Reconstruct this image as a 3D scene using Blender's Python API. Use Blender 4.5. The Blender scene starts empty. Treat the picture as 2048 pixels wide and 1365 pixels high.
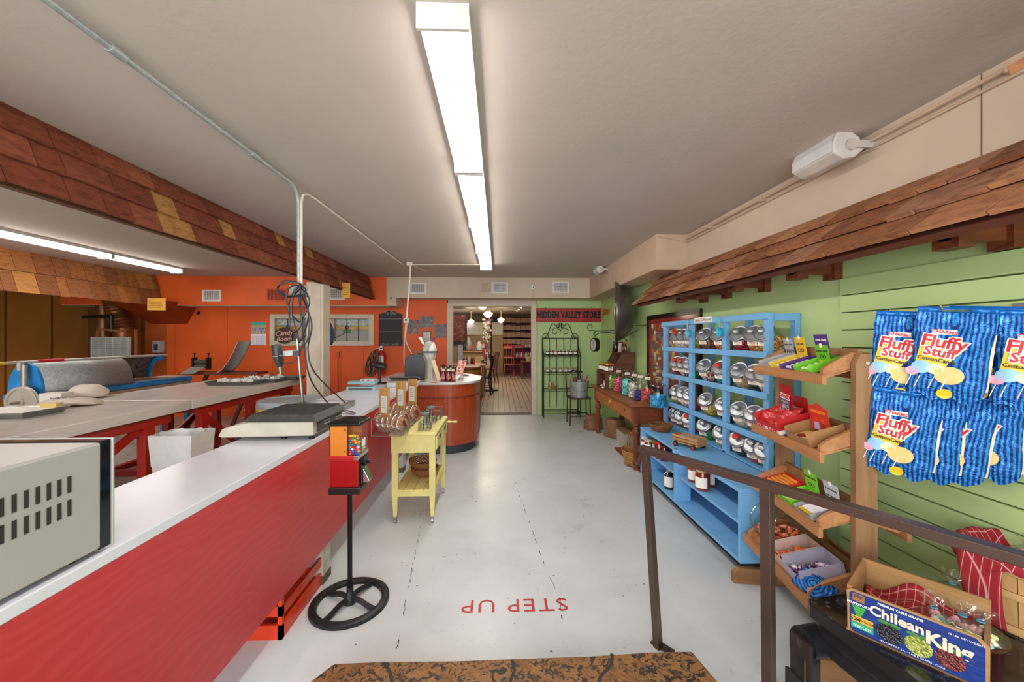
import bpy, bmesh, math, random
from mathutils import Vector, Matrix, Euler, noise
PI = math.pi
sc = bpy.context.scene
COL = sc.collection
random.seed(7)

# ---------------------------------------------------------------- camera
FPX, HX, HY, YAW, CZ = 780.0, 1024.0, 677.0, math.radians(1.98), 1.45
cam = bpy.data.cameras.new('camera'); co = bpy.data.objects.new('camera', cam); COL.objects.link(co)
cam.sensor_width = 36; cam.lens = FPX / 2048 * 36
cam.shift_y = -5.5 / 2048; cam.clip_start = 0.02; cam.clip_end = 60
co.location = (0, 0, CZ); co.rotation_euler = (PI / 2, 0, -YAW)
sc.camera = co
# ---------------------------------------------------------------- world, exposure
w = bpy.data.worlds.new('world'); sc.world = w; w.use_nodes = True
w.node_tree.nodes['Background'].inputs[0].default_value = (0.92, 0.95, 1, 1)
w.node_tree.nodes['Background'].inputs[1].default_value = 0.95
vs = sc.view_settings
vs.view_transform = 'Standard'; vs.look = 'None'; vs.gamma = 1; vs.use_curve_mapping = False
vs.exposure = 0.7
LAMP = 14.0      # strength of the fluorescent lenses

def area(name, loc, sx, sy, power, color=(1, 1, 1), rot=(0, 0, 0)):
    l = bpy.data.lights.new(name, 'AREA'); l.shape = 'RECTANGLE'; l.size = sx; l.size_y = sy
    l.energy = power; l.color = color
    o = bpy.data.objects.new(name, l); o.location = loc; o.rotation_euler = rot; COL.objects.link(o)
    return o
# daylight from the shop windows behind the camera
area('shop_window_daylight', (-1.2, -2.6, 1.5), 6.0, 2.0, 150, (0.93, 0.96, 1), (PI / 2, 0, 0))

CEIL, WALLR, WALLB, SOFF, LEFT = 2.53, 1.97, 7.4, 6.95, -7.5
_c, _s = math.cos(YAW), math.sin(YAW)
def ray(px, py):
    a = (px - HX) / FPX; b = (HY - py) / FPX
    return Vector((_s + a * _c, _c - a * _s, b))
def at_z(px, py, z):
    r = ray(px, py); return Vector((0, 0, CZ)) + r * ((z - CZ) / r.z)
def at_y(px, py, Y):
    r = ray(px, py); return Vector((0, 0, CZ)) + r * (Y / r.y)
def at_x(px, py, X):
    r = ray(px, py); return Vector((0, 0, CZ)) + r * (X / r.x)

# ---------------------------------------------------------------- materials
def lin(h):
    h = h.lstrip('#'); r = []
    for i in (0, 2, 4):
        c = int(h[i:i + 2], 16) / 255
        r.append(c / 12.92 if c <= 0.04045 else ((c + 0.055) / 1.055) ** 2.4)
    return (*r, 1)
_M = {}
class NT:
    def __init__(s, m): s.t = m.node_tree; s.n = s.t.nodes; s.b = s.n['Principled BSDF']
    def add(s, k, **kw):
        n = s.n.new(k)
        for a, v in kw.items(): setattr(n, a, v)
        return n
    def l(s, a, b): s.t.links.new(a, b)
def base(name, rough=.5, metal=0, spec=.5, coat=0):
    m = bpy.data.materials.new(name); m.use_nodes = True; t = NT(m)
    t.b.inputs['Roughness'].default_value = rough; t.b.inputs['Metallic'].default_value = metal
    t.b.inputs['Specular IOR Level'].default_value = spec; t.b.inputs['Coat Weight'].default_value = coat
    t.b.inputs['Coat Roughness'].default_value = .15
    return m, t
def coords(t, sc3=(1, 1, 1), rot=(0, 0, 0)):
    tc = t.add('ShaderNodeTexCoord'); mp = t.add('ShaderNodeMapping')
    mp.inputs['Scale'].default_value = sc3; mp.inputs['Rotation'].default_value = rot
    t.l(tc.outputs['Object'], mp.inputs['Vector']); return mp.outputs[0]
def ramp(t, fac, stops, interp='LINEAR'):
    r = t.add('ShaderNodeValToRGB'); r.color_ramp.interpolation = interp
    e = r.color_ramp.elements
    while len(e) < len(stops): e.new(.5)
    for i, (p, c) in enumerate(stops): e[i].position = p; e[i].color = lin(c) if isinstance(c, str) else c
    t.l(fac, r.inputs[0]); return r.outputs[0]
def bump(t, fac, st, dist=.01):
    b = t.add('ShaderNodeBump'); b.inputs['Strength'].default_value = st; b.inputs['Distance'].default_value = dist
    t.l(fac, b.inputs['Height']); t.l(b.outputs[0], t.b.inputs['Normal'])
def noisen(t, vec, scale, detail=4, rough=.55, dist=0):
    n = t.add('ShaderNodeTexNoise'); n.inputs['Scale'].default_value = scale; n.inputs['Detail'].default_value = detail
    n.inputs['Roughness'].default_value = rough; n.inputs['Distortion'].default_value = dist
    t.l(vec, n.inputs['Vector']); return n.outputs['Fac']
def P(hexc, rough=.5, metal=0, var=.06, scale=6, bmp=0, bscale=60, spec=.5, coat=0, name=None):
    """plain paint / plastic / metal with slight mottling"""
    key = ('P', hexc, rough, metal, var, scale, bmp, bscale, coat)
    if key in _M: return _M[key]
    m, t = base(name or 'paint_' + hexc.strip('#'), rough, metal, spec, coat)
    v = coords(t); f = noisen(t, v, scale)
    c = lin(hexc); lo = tuple(max(0, x * (1 - 2.2 * var)) for x in c[:3]) + (1,); hi = tuple(min(1, x * (1 + 2.2 * var)) for x in c[:3]) + (1,)
    t.l(ramp(t, f, [(.3, lo), (.7, hi)]), t.b.inputs['Base Color'])
    if bmp: bump(t, noisen(t, v, bscale, 3), bmp)
    _M[key] = m; return m
def WOOD(c1, c2, axis='x', rough=.55, scale=1, coat=0, knots=False, c3=None):
    key = ('W', c1, c2, axis, rough, scale, coat, knots)
    if key in _M: return _M[key]
    m, t = base('wood_' + c1.strip('#'), rough, 0, .4, coat)
    s = {'x': (1.2, 14, 14), 'y': (14, 1.2, 14), 'z': (14, 14, 1.2)}[axis]
    v = coords(t, tuple(q * scale for q in s)); f = noisen(t, v, 1.6, 6, .6, .6)
    st = [(.3, c2), (.68, c1)] if not c3 else [(.25, c2), (.5, c1), (.75, c3)]
    t.l(ramp(t, f, st), t.b.inputs['Base Color']); bump(t, f, .12)
    _M[key] = m; return m
def GLASS(tint='#ffffff', rough=.03, refl=1.0, body=.02, name='clear_glass'):
    key = ('G', tint, rough, refl, body)
    if key in _M: return _M[key]
    m = bpy.data.materials.new(name); m.use_nodes = True; t = NT(m); out = t.n['Material Output']
    tr = t.add('ShaderNodeBsdfTransparent'); tr.inputs[0].default_value = lin(tint)
    gl = t.add('ShaderNodeBsdfGlossy'); gl.inputs['Roughness'].default_value = rough
    fr0 = t.add('ShaderNodeFresnel'); fr0.inputs[0].default_value = 1.45
    ge = t.add('ShaderNodeNewGeometry'); fr = t.add('ShaderNodeMath', operation='MULTIPLY'); inv = t.add('ShaderNodeMath', operation='SUBTRACT'); inv.inputs[0].default_value = 1
    t.l(ge.outputs['Backfacing'], inv.inputs[1]); t.l(inv.outputs[0], fr.inputs[0]); t.l(fr0.outputs[0], fr.inputs[1])
    mu = t.add('ShaderNodeMath', operation='MULTIPLY_ADD'); mu.inputs[1].default_value = refl; mu.inputs[2].default_value = body
    t.l(fr.outputs[0], mu.inputs[0]); mx = t.add('ShaderNodeMixShader')
    t.l(mu.outputs[0], mx.inputs[0]); t.l(tr.outputs[0], mx.inputs[1]); t.l(gl.outputs[0], mx.inputs[2]); t.l(mx.outputs[0], out.inputs[0])
    _M[key] = m; return m
def EMIT(hexc, st, name='lamp_glow'):
    key = ('E', hexc, st)
    if key in _M: return _M[key]
    m, t = base(name); t.b.inputs['Base Color'].default_value = lin(hexc)
    t.b.inputs['Emission Color'].default_value = lin(hexc); t.b.inputs['Emission Strength'].default_value = st
    _M[key] = m; return m
def CANDY(cols, scale=70, rough=.3, bmp=.9):
    """a heap of small sweets: one voronoi cell per sweet, cell colours are the sweets' own colours"""
    key = ('C', tuple(cols), scale)
    if key in _M: return _M[key]
    m, t = base('sweets', rough, 0, .5)
    v = coords(t); vo = t.add('ShaderNodeTexVoronoi'); vo.inputs['Scale'].default_value = scale; t.l(v, vo.inputs['Vector'])
    sp = t.add('ShaderNodeSeparateColor'); t.l(vo.outputs['Color'], sp.inputs[0])
    n = len(cols)
    t.l(ramp(t, sp.outputs[0], [(i / n, c) for i, c in enumerate(cols)], 'CONSTANT'), t.b.inputs['Base Color'])
    inv = t.add('ShaderNodeMath', operation='SUBTRACT'); inv.inputs[0].default_value = 1; t.l(vo.outputs['Distance'], inv.inputs[1])
    bump(t, inv.outputs[0], bmp, .02 if scale < 60 else .01)
    _M[key] = m; return m
def SPECK(cols, scale=30, rough=.6, metal=0, det=5, bmp=0, dist=1.0):
    """noise through a colour ramp"""
    key = ('S', tuple(cols), scale, rough, metal)
    if key in _M: return _M[key]
    m, t = base('mottled', rough, metal); f = noisen(t, coords(t), scale, det, .6, dist)
    n = len(cols); t.l(ramp(t, f, [(.3 + .4 * i / max(1, n - 1), c) for i, c in enumerate(cols)]), t.b.inputs['Base Color'])
    if bmp: bump(t, f, bmp)
    _M[key] = m; return m

# ---------------------------------------------------------------- mesh builder
class MB:
    def __init__(s): s.v = []; s.f = []; s.mi = []; s.cur = 0; s.T = None; s.sm = []
    def mat(s, i): s.cur = i; return s
    def add(s, vs, fs, smooth=False):
        o = len(s.v); T = s.T
        for p in vs: s.v.append(tuple(T @ Vector(p)) if T is not None else tuple(p))
        for f in fs: s.f.append(tuple(i + o for i in f)); s.mi.append(s.cur); s.sm.append(smooth)
        return s
    def box(s, x0, x1, y0, y1, z0, z1):
        return s.add([(x0, y0, z0), (x1, y0, z0), (x1, y1, z0), (x0, y1, z0), (x0, y0, z1), (x1, y0, z1), (x1, y1, z1), (x0, y1, z1)],
                     [(3, 2, 1, 0), (4, 5, 6, 7), (0, 1, 5, 4), (1, 2, 6, 5), (2, 3, 7, 6), (3, 0, 4, 7)])
    def cbox(s, c, d, R=None):
        h = [x / 2 for x in d]; M = Matrix.Translation(Vector(c)) @ (Euler(R).to_matrix().to_4x4() if R else Matrix())
        pts = [M @ Vector((a * h[0], b * h[1], e * h[2])) for e in (-1, 1) for a, b in ((-1, -1), (1, -1), (1, 1), (-1, 1))]
        return s.add(pts, [(3, 2, 1, 0), (4, 5, 6, 7), (0, 1, 5, 4), (1, 2, 6, 5), (2, 3, 7, 6), (3, 0, 4, 7)])
    def bar(s, p, q, w, h, up=(0, 0, 1)):
        p = Vector(p); q = Vector(q); d = (q - p).normalized(); u = Vector(up)
        x = d.cross(u)
        if x.length < 1e-4: x = d.cross(Vector((1, 0, 0)))
        x.normalize(); u = x.cross(d).normalized(); pts = []
        for e in (p, q):
            for a, b in ((-1, -1), (1, -1), (1, 1), (-1, 1)): pts.append(e + x * a * w / 2 + u * b * h / 2)
        return s.add(pts, [(3, 2, 1, 0), (4, 5, 6, 7), (0, 1, 5, 4), (1, 2, 6, 5), (2, 3, 7, 6), (3, 0, 4, 7)])
    def tube(s, pts, r, n=8, closed=False):
        pts = [Vector(p) for p in pts]; N = len(pts); vs = []; fs = []
        rs = r if isinstance(r, (list, tuple)) else [r] * N
        ref = None
        for i, p in enumerate(pts):
            a = pts[i - 1] if (i > 0 or closed) else p; b = pts[(i + 1) % N] if (i < N - 1 or closed) else p
            d = (b - a)
            d = d.normalized() if d.length > 1e-9 else Vector((0, 0, 1))
            if ref is None:
                ref = d.cross(Vector((0, 0, 1)))
                if ref.length < .1: ref = d.cross(Vector((1, 0, 0)))
            ref = ref - d * ref.dot(d)
            if ref.length < 1e-6: ref = d.orthogonal()
            ref.normalize(); u = d.cross(ref)
            for k in range(n):
                t = 2 * PI * k / n; vs.append(p + (ref * math.cos(t) + u * math.sin(t)) * rs[i])
        m = N if closed else N - 1
        for i in range(m):
            j = (i + 1) % N
            for k in range(n): fs.append((i * n + k, i * n + (k + 1) % n, j * n + (k + 1) % n, j * n + k))
        if not closed: fs.append(tuple(range(n - 1, -1, -1))); fs.append(tuple((N - 1) * n + k for k in range(n)))
        return s.add(vs, fs, n > 5)
    def cyl(s, p, q, r, n=16): return s.tube([p, q], r, n)
    def lathe(s, prof, n=24, c=(0, 0, 0), M=None, a0=0, a1=2 * PI, cap=True):
        """profile of (r, z), turned around z"""
        full = abs(a1 - a0 - 2 * PI) < 1e-6; K = n if full else n + 1; vs = []; fs = []
        M = M or Matrix.Translation(Vector(c))
        for r, z in prof:
            for k in range(K):
                t = a0 + (a1 - a0) * k / n; vs.append(M @ Vector((r * math.cos(t), r * math.sin(t), z)))
        for i in range(len(prof) - 1):
            for k in range(n):
                j = (k + 1) % K; fs.append((i * K + k, i * K + j, (i + 1) * K + j, (i + 1) * K + k))
        if cap and full:
            if prof[0][0] > 1e-5: fs.append(tuple(range(K - 1, -1, -1)))
            if prof[-1][0] > 1e-5: fs.append(tuple((len(prof) - 1) * K + k for k in range(K)))
        return s.add(vs, fs, True)
    def prism(s, poly, a, b, plane='xy'):
        def mk(u, v, t): return {'xy': (u, v, t), 'xz': (u, t, v), 'yz': (t, u, v)}[plane]
        n = len(poly); vs = [mk(u, v, a) for u, v in poly] + [mk(u, v, b) for u, v in poly]
        fs = [tuple(range(n - 1, -1, -1)), tuple(range(n, 2 * n))] + [(i, (i + 1) % n, n + (i + 1) % n, n + i) for i in range(n)]
        return s.add(vs, fs)
    def ball(s, c, r, n=12, m=8, sc3=(1, 1, 1)):
        vs = []; fs = []
        for i in range(m + 1):
            p = PI * i / m
            for k in range(n):
                t = 2 * PI * k / n
                vs.append((c[0] + r * sc3[0] * math.sin(p) * math.cos(t), c[1] + r * sc3[1] * math.sin(p) * math.sin(t), c[2] + r * sc3[2] * math.cos(p)))
        for i in range(m):
            for k in range(n): fs.append((i * n + k, (i + 1) * n + k, (i + 1) * n + (k + 1) % n, i * n + (k + 1) % n))
        return s.add(vs, fs, True)
    def grid(s, fn, nu, nv, smooth=True):
        vs = [fn(i / nu, j / nv) for j in range(nv + 1) for i in range(nu + 1)]
        fs = [(j * (nu + 1) + i, j * (nu + 1) + i + 1, (j + 1) * (nu + 1) + i + 1, (j + 1) * (nu + 1) + i) for j in range(nv) for i in range(nu)]
        return s.add(vs, fs, smooth)
    def quad(s, a, b, c, d): return s.add([a, b, c, d], [(0, 1, 2, 3)])
    def build(s, name, mats, parent=None, loc=None, rot=None, bev=0, solid=0, angle=40, tags=None):
        me = bpy.data.meshes.new(name)
        # keep each top-level mesh's origin near its geometry
        vs = s.v; off = None
        if parent is None and loc is None and vs:
            xs = [v[0] for v in vs]; ys = [v[1] for v in vs]; zs = [v[2] for v in vs]
            off = ((min(xs) + max(xs)) / 2, (min(ys) + max(ys)) / 2, min(zs)); vs = [(v[0] - off[0], v[1] - off[1], v[2] - off[2]) for v in vs]
        me.from_pydata(vs, [], s.f)
        if not isinstance(mats, (list, tuple)): mats = [mats]
        for m in mats: me.materials.append(m)
        me.polygons.foreach_set('material_index', s.mi)
        me.polygons.foreach_set('use_smooth', [bool(q) for q in s.sm])
        bm = bmesh.new(); bm.from_mesh(me); bmesh.ops.recalc_face_normals(bm, faces=bm.faces); bm.to_mesh(me); bm.free()
        me.update()
        if any(s.sm): me.set_sharp_from_angle(angle=math.radians(angle))
        o = bpy.data.objects.new(name, me); COL.objects.link(o)
        if off: o.location = off
        if loc is not None: o.location = loc
        if rot is not None: o.rotation_euler = rot
        if parent is not None: o.parent = parent
        if solid:
            md = o.modifiers.new('solidify', 'SOLIDIFY'); md.thickness = solid; md.offset = 0
        if bev:
            md = o.modifiers.new('bevel', 'BEVEL'); md.width = bev; md.segments = 2; md.limit_method = 'ANGLE'
        if tags: tag(o, *tags)
        return o
def tag(o, label=None, cat=None, group=None, kind=None):
    if label: o['label'] = label
    if cat: o['category'] = cat
    if group: o['group'] = group
    if kind: o['kind'] = kind
    return o
def struct(name, mb, mats, **k):
    o = mb.build(name, mats, **k)
    if o.parent is None: o['kind'] = 'structure'
    return o
def thing(name, label, cat, loc=(0, 0, 0), rz=0, group=None, rot=None):
    o = bpy.data.objects.new(name, None); COL.objects.link(o); o.empty_display_size = .05
    o.location = loc; o.rotation_euler = rot or (0, 0, rz); return tag(o, label, cat, group)
def dup(root, label=None, loc=None, rot=None, group=None):
    def rec(o, par):
        c = o.copy(); COL.objects.link(c); c.parent = par
        for ch in [q for q in kids.get(o.name, [])]: rec(ch, c)
        return c
    kids = {}
    for q in bpy.data.objects:
        if q.parent: kids.setdefault(q.parent.name, []).append(q)
    r = rec(root, None)
    if label: r['label'] = label
    if group: r['group'] = group
    if loc is not None: r.location = loc
    if rot is not None: r.rotation_euler = rot
    return r
_FONTS = {}
def text(s, size, M, mat, parent=None, name='lettering', depth=.0006, align='CENTER', sx=1, bold=0, shear=0, spacing=1, curve=None):
    """lettering as a mesh; M places the text plane (x = reading direction, y = up, z = out of the surface)"""
    cu = bpy.data.curves.new('t', 'FONT'); cu.body = s; cu.size = size; cu.align_x = align; cu.align_y = 'CENTER'
    cu.extrude = depth; cu.offset = bold; cu.shear = shear; cu.space_character = spacing; cu.resolution_u = 2
    tmp = bpy.data.objects.new('t', cu); COL.objects.link(tmp)
    dg = bpy.context.evaluated_depsgraph_get(); me = bpy.data.meshes.new_from_object(tmp.evaluated_get(dg))
    bpy.data.objects.remove(tmp); bpy.data.curves.remove(cu)
    T = M @ Matrix.Diagonal((sx, 1, 1, 1))
    if curve:
        for v in me.vertices: v.co.y += curve * v.co.x * v.co.x
    me.transform(T); me.materials.clear(); me.materials.append(mat); me.name = name
    o = bpy.data.objects.new(name, me); COL.objects.link(o)
    if parent is not None: o.parent = parent
    return o
def plane_M(o, x, y):
    """matrix with origin o, text direction x, up y"""
    x = Vector(x).normalized(); y = Vector(y); y = (y - x * y.dot(x)).normalized(); z = x.cross(y)
    M = Matrix.Identity(4)
    for i in range(3): M[i][0] = x[i]; M[i][1] = y[i]; M[i][2] = z[i]; M[i][3] = o[i]
    return M
def frame2d(b, x0, x1, z0, z1, m, y0, y1, bottom=True, mz=None):
    mz = m if mz is None else mz
    b.box(x0, x0 + m, y0, y1, z0, z1).box(x1 - m, x1, y0, y1, z0, z1).box(x0 + m, x1 - m, y0, y1, z1 - mz, z1)
    if bottom: b.box(x0 + m, x1 - m, y0, y1, z0, z0 + mz)
    return b
def frameYZ(b, y0, y1, z0, z1, m, x0, x1):
    return b.box(x0, x1, y0, y0 + m, z0, z1).box(x0, x1, y1 - m, y1, z0, z1).box(x0, x1, y0 + m, y1 - m, z1 - m, z1).box(x0, x1, y0 + m, y1 - m, z0, z0 + m)
def arc(c, r, a0, a1, n=12, plane='xz'):
    out = []
    for i in range(n + 1):
        t = a0 + (a1 - a0) * i / n; u = r * math.cos(t); v = r * math.sin(t)
        out.append((c[0] + u, c[1], c[2] + v) if plane == 'xz' else (c[0], c[1] + u, c[2] + v) if plane == 'yz' else (c[0] + u, c[1] + v, c[2]))
    return out
def spiral(c, r0, r1, a0, a1, n=20, plane='xz'):
    out = []
    for i in range(n + 1):
        t = a0 + (a1 - a0) * i / n; r = r0 + (r1 - r0) * i / n; u = r * math.cos(t); v = r * math.sin(t)
        out.append((c[0] + u, c[1], c[2] + v) if plane == 'xz' else (c[0], c[1] + u, c[2] + v))
    return out
def smooth_path(pts, k=6):
    pts = [Vector(p) for p in pts]; out = []
    for i in range(len(pts) - 1):
        p0 = pts[max(0, i - 1)]; p1 = pts[i]; p2 = pts[i + 1]; p3 = pts[min(len(pts) - 1, i + 2)]
        for j in range(k):
            t = j / k; out.append(.5 * ((2 * p1) + (p2 - p0) * t + (2 * p0 - 5 * p1 + 4 * p2 - p3) * t * t + (3 * p1 - p0 - 3 * p2 + p3) * t ** 3))
    out.append(pts[-1]); return out

# shared materials
WHITE = P('#e9e6e0', .5); BEIGE = P('#cbb8a2', .75, var=.03, scale=2); GREEN = P('#b7d18e', .6, var=.03, scale=1.5, bmp=.03)
ORANGE = P('#df5b1a', .55, var=.06, scale=1.2, bmp=.03); CEILM = P('#c0b5ab', .8, var=.02, scale=1.5, bmp=.12, bscale=25)
BLACK = P('#141414', .4); BLUEP = P('#72aedd', .55, var=.05, scale=4); REDP = P('#a8201c', .4, var=.1, scale=3)
CHROME = P('#d8d8da', .18, 1, var=.02); STEEL = P('#9b9b9b', .35, 1, var=.1, scale=8); GALV = SPECK(['#868b8d', '#9b9f9e', '#acafab'], 40, .45, .3)
IRON = P('#1b1c1b', .5, .3); CREAM = P('#d3c5b0', .7, var=.03); PAPER = P('#efece4', .7, var=.02)
INK = P('#1a1a1c', .6); REDINK = P('#b8141c', .5); WHITEINK = P('#f3f1ec', .6)
CLEAR = GLASS('#f6fbf8'); PLAS = GLASS('#fafafa', .12, 1.3, .08, 'clear_film')

# ================================================================ THE SETTING
def concrete():
    m, t = base('painted_concrete', .3, 0, .5)
    v = coords(t); n1 = noisen(t, v, 2.2, 6, .6); n2 = noisen(t, v, 38, 5, .65); n3 = noisen(t, v, 5, 4, .6, .8)
    c = ramp(t, n1, [(.3, '#c0c5c8'), (.7, '#d0d6da')])
    # scuffs and dirt
    gate = t.add('ShaderNodeMath', operation='MULTIPLY'); s1 = ramp(t, n2, [(.62, (0, 0, 0, 1)), (.72, (1, 1, 1, 1))]); s2 = ramp(t, n3, [(.48, (0, 0, 0, 1)), (.66, (1, 1, 1, 1))])
    t.l(s1, gate.inputs[0]); t.l(s2, gate.inputs[1])
    mx = t.add('ShaderNodeMix', data_type='RGBA'); t.l(gate.outputs[0], mx.inputs['Factor']); t.l(c, mx.inputs['A']); mx.inputs['B'].default_value = lin('#6d675e')
    # dirtier towards the work area behind the counter
    tc = t.add('ShaderNodeTexCoord'); sx = t.add('ShaderNodeSeparateXYZ'); t.l(tc.outputs['Object'], sx.inputs[0])
    mr = t.add('ShaderNodeMapRange'); mr.inputs[1].default_value = -1.2; mr.inputs[2].default_value = -2.2; t.l(sx.outputs[0], mr.inputs[0])
    dm = t.add('ShaderNodeMix', data_type='RGBA'); t.l(mr.outputs[0], dm.inputs['Factor']); t.l(mx.outputs['Result'], dm.inputs['A'])
    t.l(ramp(t, n3, [(.3, '#8d857a'), (.6, '#b7b0a6')]), dm.inputs['B'])
    t.l(dm.outputs['Result'], t.b.inputs['Base Color'])
    r = t.add('ShaderNodeMapRange'); r.inputs[3].default_value = .16; r.inputs[4].default_value = .5; t.l(n1, r.inputs[0]); t.l(r.outputs[0], t.b.inputs['Roughness'])
    bump(t, n2, .06)
    return m
m = MB().box(LEFT, 2.4, -2.6, WALLB + .06, -.1, 0); struct('floor', m, concrete(), loc=(0, 0, 0))
m = MB().box(LEFT, 2.4, -2.6, WALLB + .2, CEIL, CEIL + .1); struct('ceiling', m, CEILM)
# old joints and cracks in the floor paint
crack = P('#3a3632', .8, var=.2, scale=60)
def crackline(pix, w=.006):
    b = MB()
    for (a, c) in zip(pix[:-1], pix[1:]):
        p = at_z(*a, .0012); q = at_z(*c, .0012); d = q - p; n = max(2, int(d.length / .03)); nn = Vector((-d.y, d.x, 0)).normalized()
        for i in range(n):
            if random.random() < .3: continue
            s = p + d * (i / n) + nn * random.uniform(-.004, .004); e = p + d * ((i + .95) / n) + nn * random.uniform(-.004, .004); ww = w * random.uniform(.25, 1.1)
            b.add([s - nn * ww / 2, e - nn * ww / 3, e + nn * ww / 3, s + nn * ww / 2], [(0, 1, 2, 3)])
    return struct('floor_crack', b, crack)
crackline([(842, 1050), (812, 1200), (796, 1290), (786, 1312)]); crackline([(1030, 965), (1060, 1050), (1092, 1140), (1118, 1192)])
crackline([(1120, 1196), (1124, 1240)], .008); crackline([(905, 1110), (880, 1115)], .004)
b = MB()
for i in range(150):
    x = random.uniform(-1.6, 2); y = random.uniform(1.2, 6.6); r = random.uniform(.002, .009); a = random.uniform(0, 3)
    b.add([(x + r * math.cos(a + k * 1.26) * random.uniform(.4, 1.4), y + r * math.sin(a + k * 1.26) * random.uniform(.3, 1), .0011) for k in range(5)], [(0, 1, 2, 3, 4)])
tag(struct('floor_chips', b, crack), kind='structure')
# painted words on the floor, to be read from the far side
p = at_z(1030, 1210, .0014)
o = text('STEP UP', .145, plane_M(p, (-1, .0, 0), (0, -1, 0)), P('#b5202a', .45, var=.15, scale=30), depth=.0004, sx=1.02, spacing=1.12, bold=-.0005, name='floor_lettering'); o['kind'] = 'structure'

# ---- back wall: orange on the left, green on the right, doorway between
DX0 = at_y(905, 700, WALLB).x; DX1 = at_y(1063, 700, WALLB).x; DZ = at_y(1000, 613, WALLB).z
XR = at_y(1075, 700, WALLB).x; XO = at_y(896, 700, WALLB).x; XL = at_y(333, 700, WALLB).x
Wx0 = at_y(541, 700, WALLB).x; Wx1 = at_y(748, 700, WALLB).x; Wz0 = at_y(600, 692, WALLB).z; Wz1 = at_y(600, 629, WALLB).z
b = MB()
b.box(XL, Wx0, WALLB, WALLB + .12, 0, CEIL).box(Wx1, XO, WALLB, WALLB + .12, 0, CEIL).box(Wx0, Wx1, WALLB, WALLB + .12, 0, Wz0).box(Wx0, Wx1, WALLB, WALLB + .12, Wz1, CEIL)
struct('wall_back', b, ORANGE)
b = MB().box(XR, 2.4, WALLB, WALLB + .12, 0, CEIL); struct('wall_back', b, GREEN)
RUST = P('#6e3410', .45, var=.12, scale=1.5)
b = MB().box(LEFT - .2, XL, WALLB, WALLB + .12, 0, CEIL); struct('wall_back', b, P('#a34c1c', .5, var=.12, scale=1.5))
b = MB().box(DX0 - .1, DX1 + .1, WALLB, WALLB + .12, DZ + .05, CEIL); struct('wall_back', b, BEIGE)
# panel joints in the orange wall
b = MB()
for px in (455, 545, 682, 727, 350): 
    x = at_y(px, 700, WALLB).x; b.box(x - .003, x + .003, WALLB - .002, WALLB, 0.1, 2.0 if not 541 < px < 748 else Wz0 - .06)
struct('trim_8', b, P('#a83a0c', .7))
# doorway casing
b = MB().box(DX0 - .1, DX0, WALLB - .02, WALLB + .14, 0, DZ + .06).box(DX1, DX1 + .1, WALLB - .02, WALLB + .14, 0, DZ + .06).box(DX0, DX1, WALLB - .02, WALLB + .14, DZ, DZ + .06)
struct('door_1', b, CREAM, bev=.004)
b = MB().box(DX0, DX1, WALLB - .01, WALLB + .12, 0, .015); struct('trim_9', b, P('#3a332c', .6))
# ---- soffits
sz_o = at_y(600, 611, SOFF).z; sz_b = at_y(900, 596, SOFF).z; xo = at_y(773, 580, SOFF).x; xo2 = at_y(793, 580, SOFF).x
b = MB(); b.box(LEFT, xo, SOFF, WALLB, sz_o, CEIL); b.mat(1).box(LEFT, xo, SOFF + .002, WALLB, sz_o - .008, sz_o)
struct('trim_1', b, [ORANGE, CREAM])
b = MB().box(xo, xo2, SOFF - .002, WALLB, sz_o - .006, CEIL).box(xo2, WALLR, SOFF, WALLB, sz_b, CEIL)
struct('trim_2', b, BEIGE)
xs = 1.635; b = MB().box(xs, WALLR, 4.0, SOFF, sz_b, CEIL); struct('trim_3', b, P('#c2a88f', .75, var=.03))
# ---- right wall: green below, beige above the awning
SPLIT = 2.05
b = MB().box(WALLR, WALLR + .1, -2.6, WALLB, 0, SPLIT); struct('wall_right', b, GREEN)
b = MB().box(WALLR - .001, WALLR + .1, -2.6, 4.4, SPLIT, CEIL).box(WALLR, WALLR + .1, 4.4, WALLB, SPLIT, 2.2); struct('wall_right', b, [BEIGE])
b = MB().box(WALLR - .002, WALLR, 4.4, WALLB, SPLIT - .02, sz_b); struct('wall_right', b, GREEN)
x = WALLR; y = at_x(1964, 200, WALLR).y; b = MB().box(x - .003, x, y - .002, y + .002, 2.1, CEIL); struct('trim_4', b, P('#6e5b49', .8))
b = MB().tube([(WALLR - .03, -.5, CEIL - .05), (WALLR - .03, 4.0, CEIL - .05)], .009, 8).tube([(WALLR - .012, -.5, CEIL - .08), (WALLR - .012, 4.0, CEIL - .08)], .007, 8)
b.tube(smooth_path([(WALLR - .012, 4.0, CEIL - .08), (1.9, 3.985, CEIL - .07), (1.64, 3.985, CEIL - .02)]), .004, 6)
for y in (.5, 1.4, 2.1, 2.8, 3.5): b.box(WALLR - .045, WALLR, y, y + .02, CEIL - .07, CEIL - .03)
struct('trim_5', b, P('#bfa68e', .5))
# ---- left wall of the work room: brown panelling
m_, t = base('brown_panelling', .32)
f = noisen(t, coords(t, (1, 1, .35)), 1.1, 5, .6, .7); t.l(ramp(t, f, [(.3, '#8f5c28'), (.55, '#a9722f'), (.75, '#be8740')]), t.b.inputs['Base Color'])
b = MB().box(LEFT - .1, LEFT, -2.6, WALLB, 0, CEIL); struct('wall_left', b, m_)
b = MB()
for px in (103, 10): 
    y = at_x(px, 650, LEFT).y; b.box(LEFT, LEFT + .006, y - .012, y + .012, .1, 2.2)
struct('trim_6', b, P('#6b4417', .5))
b = MB().box(LEFT, LEFT + .3, WALLB - .01, WALLB, 0, 2.5).box(LEFT + .95, LEFT + 1.0, WALLB - .02, WALLB, 0, 2.0); struct('trim_7', b, P('#5f3a14', .5))
b = MB().box(XR + .02, WALLR, WALLB - .012, WALLB, 0, .1); struct('baseboard_back', b, GREEN)
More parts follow.
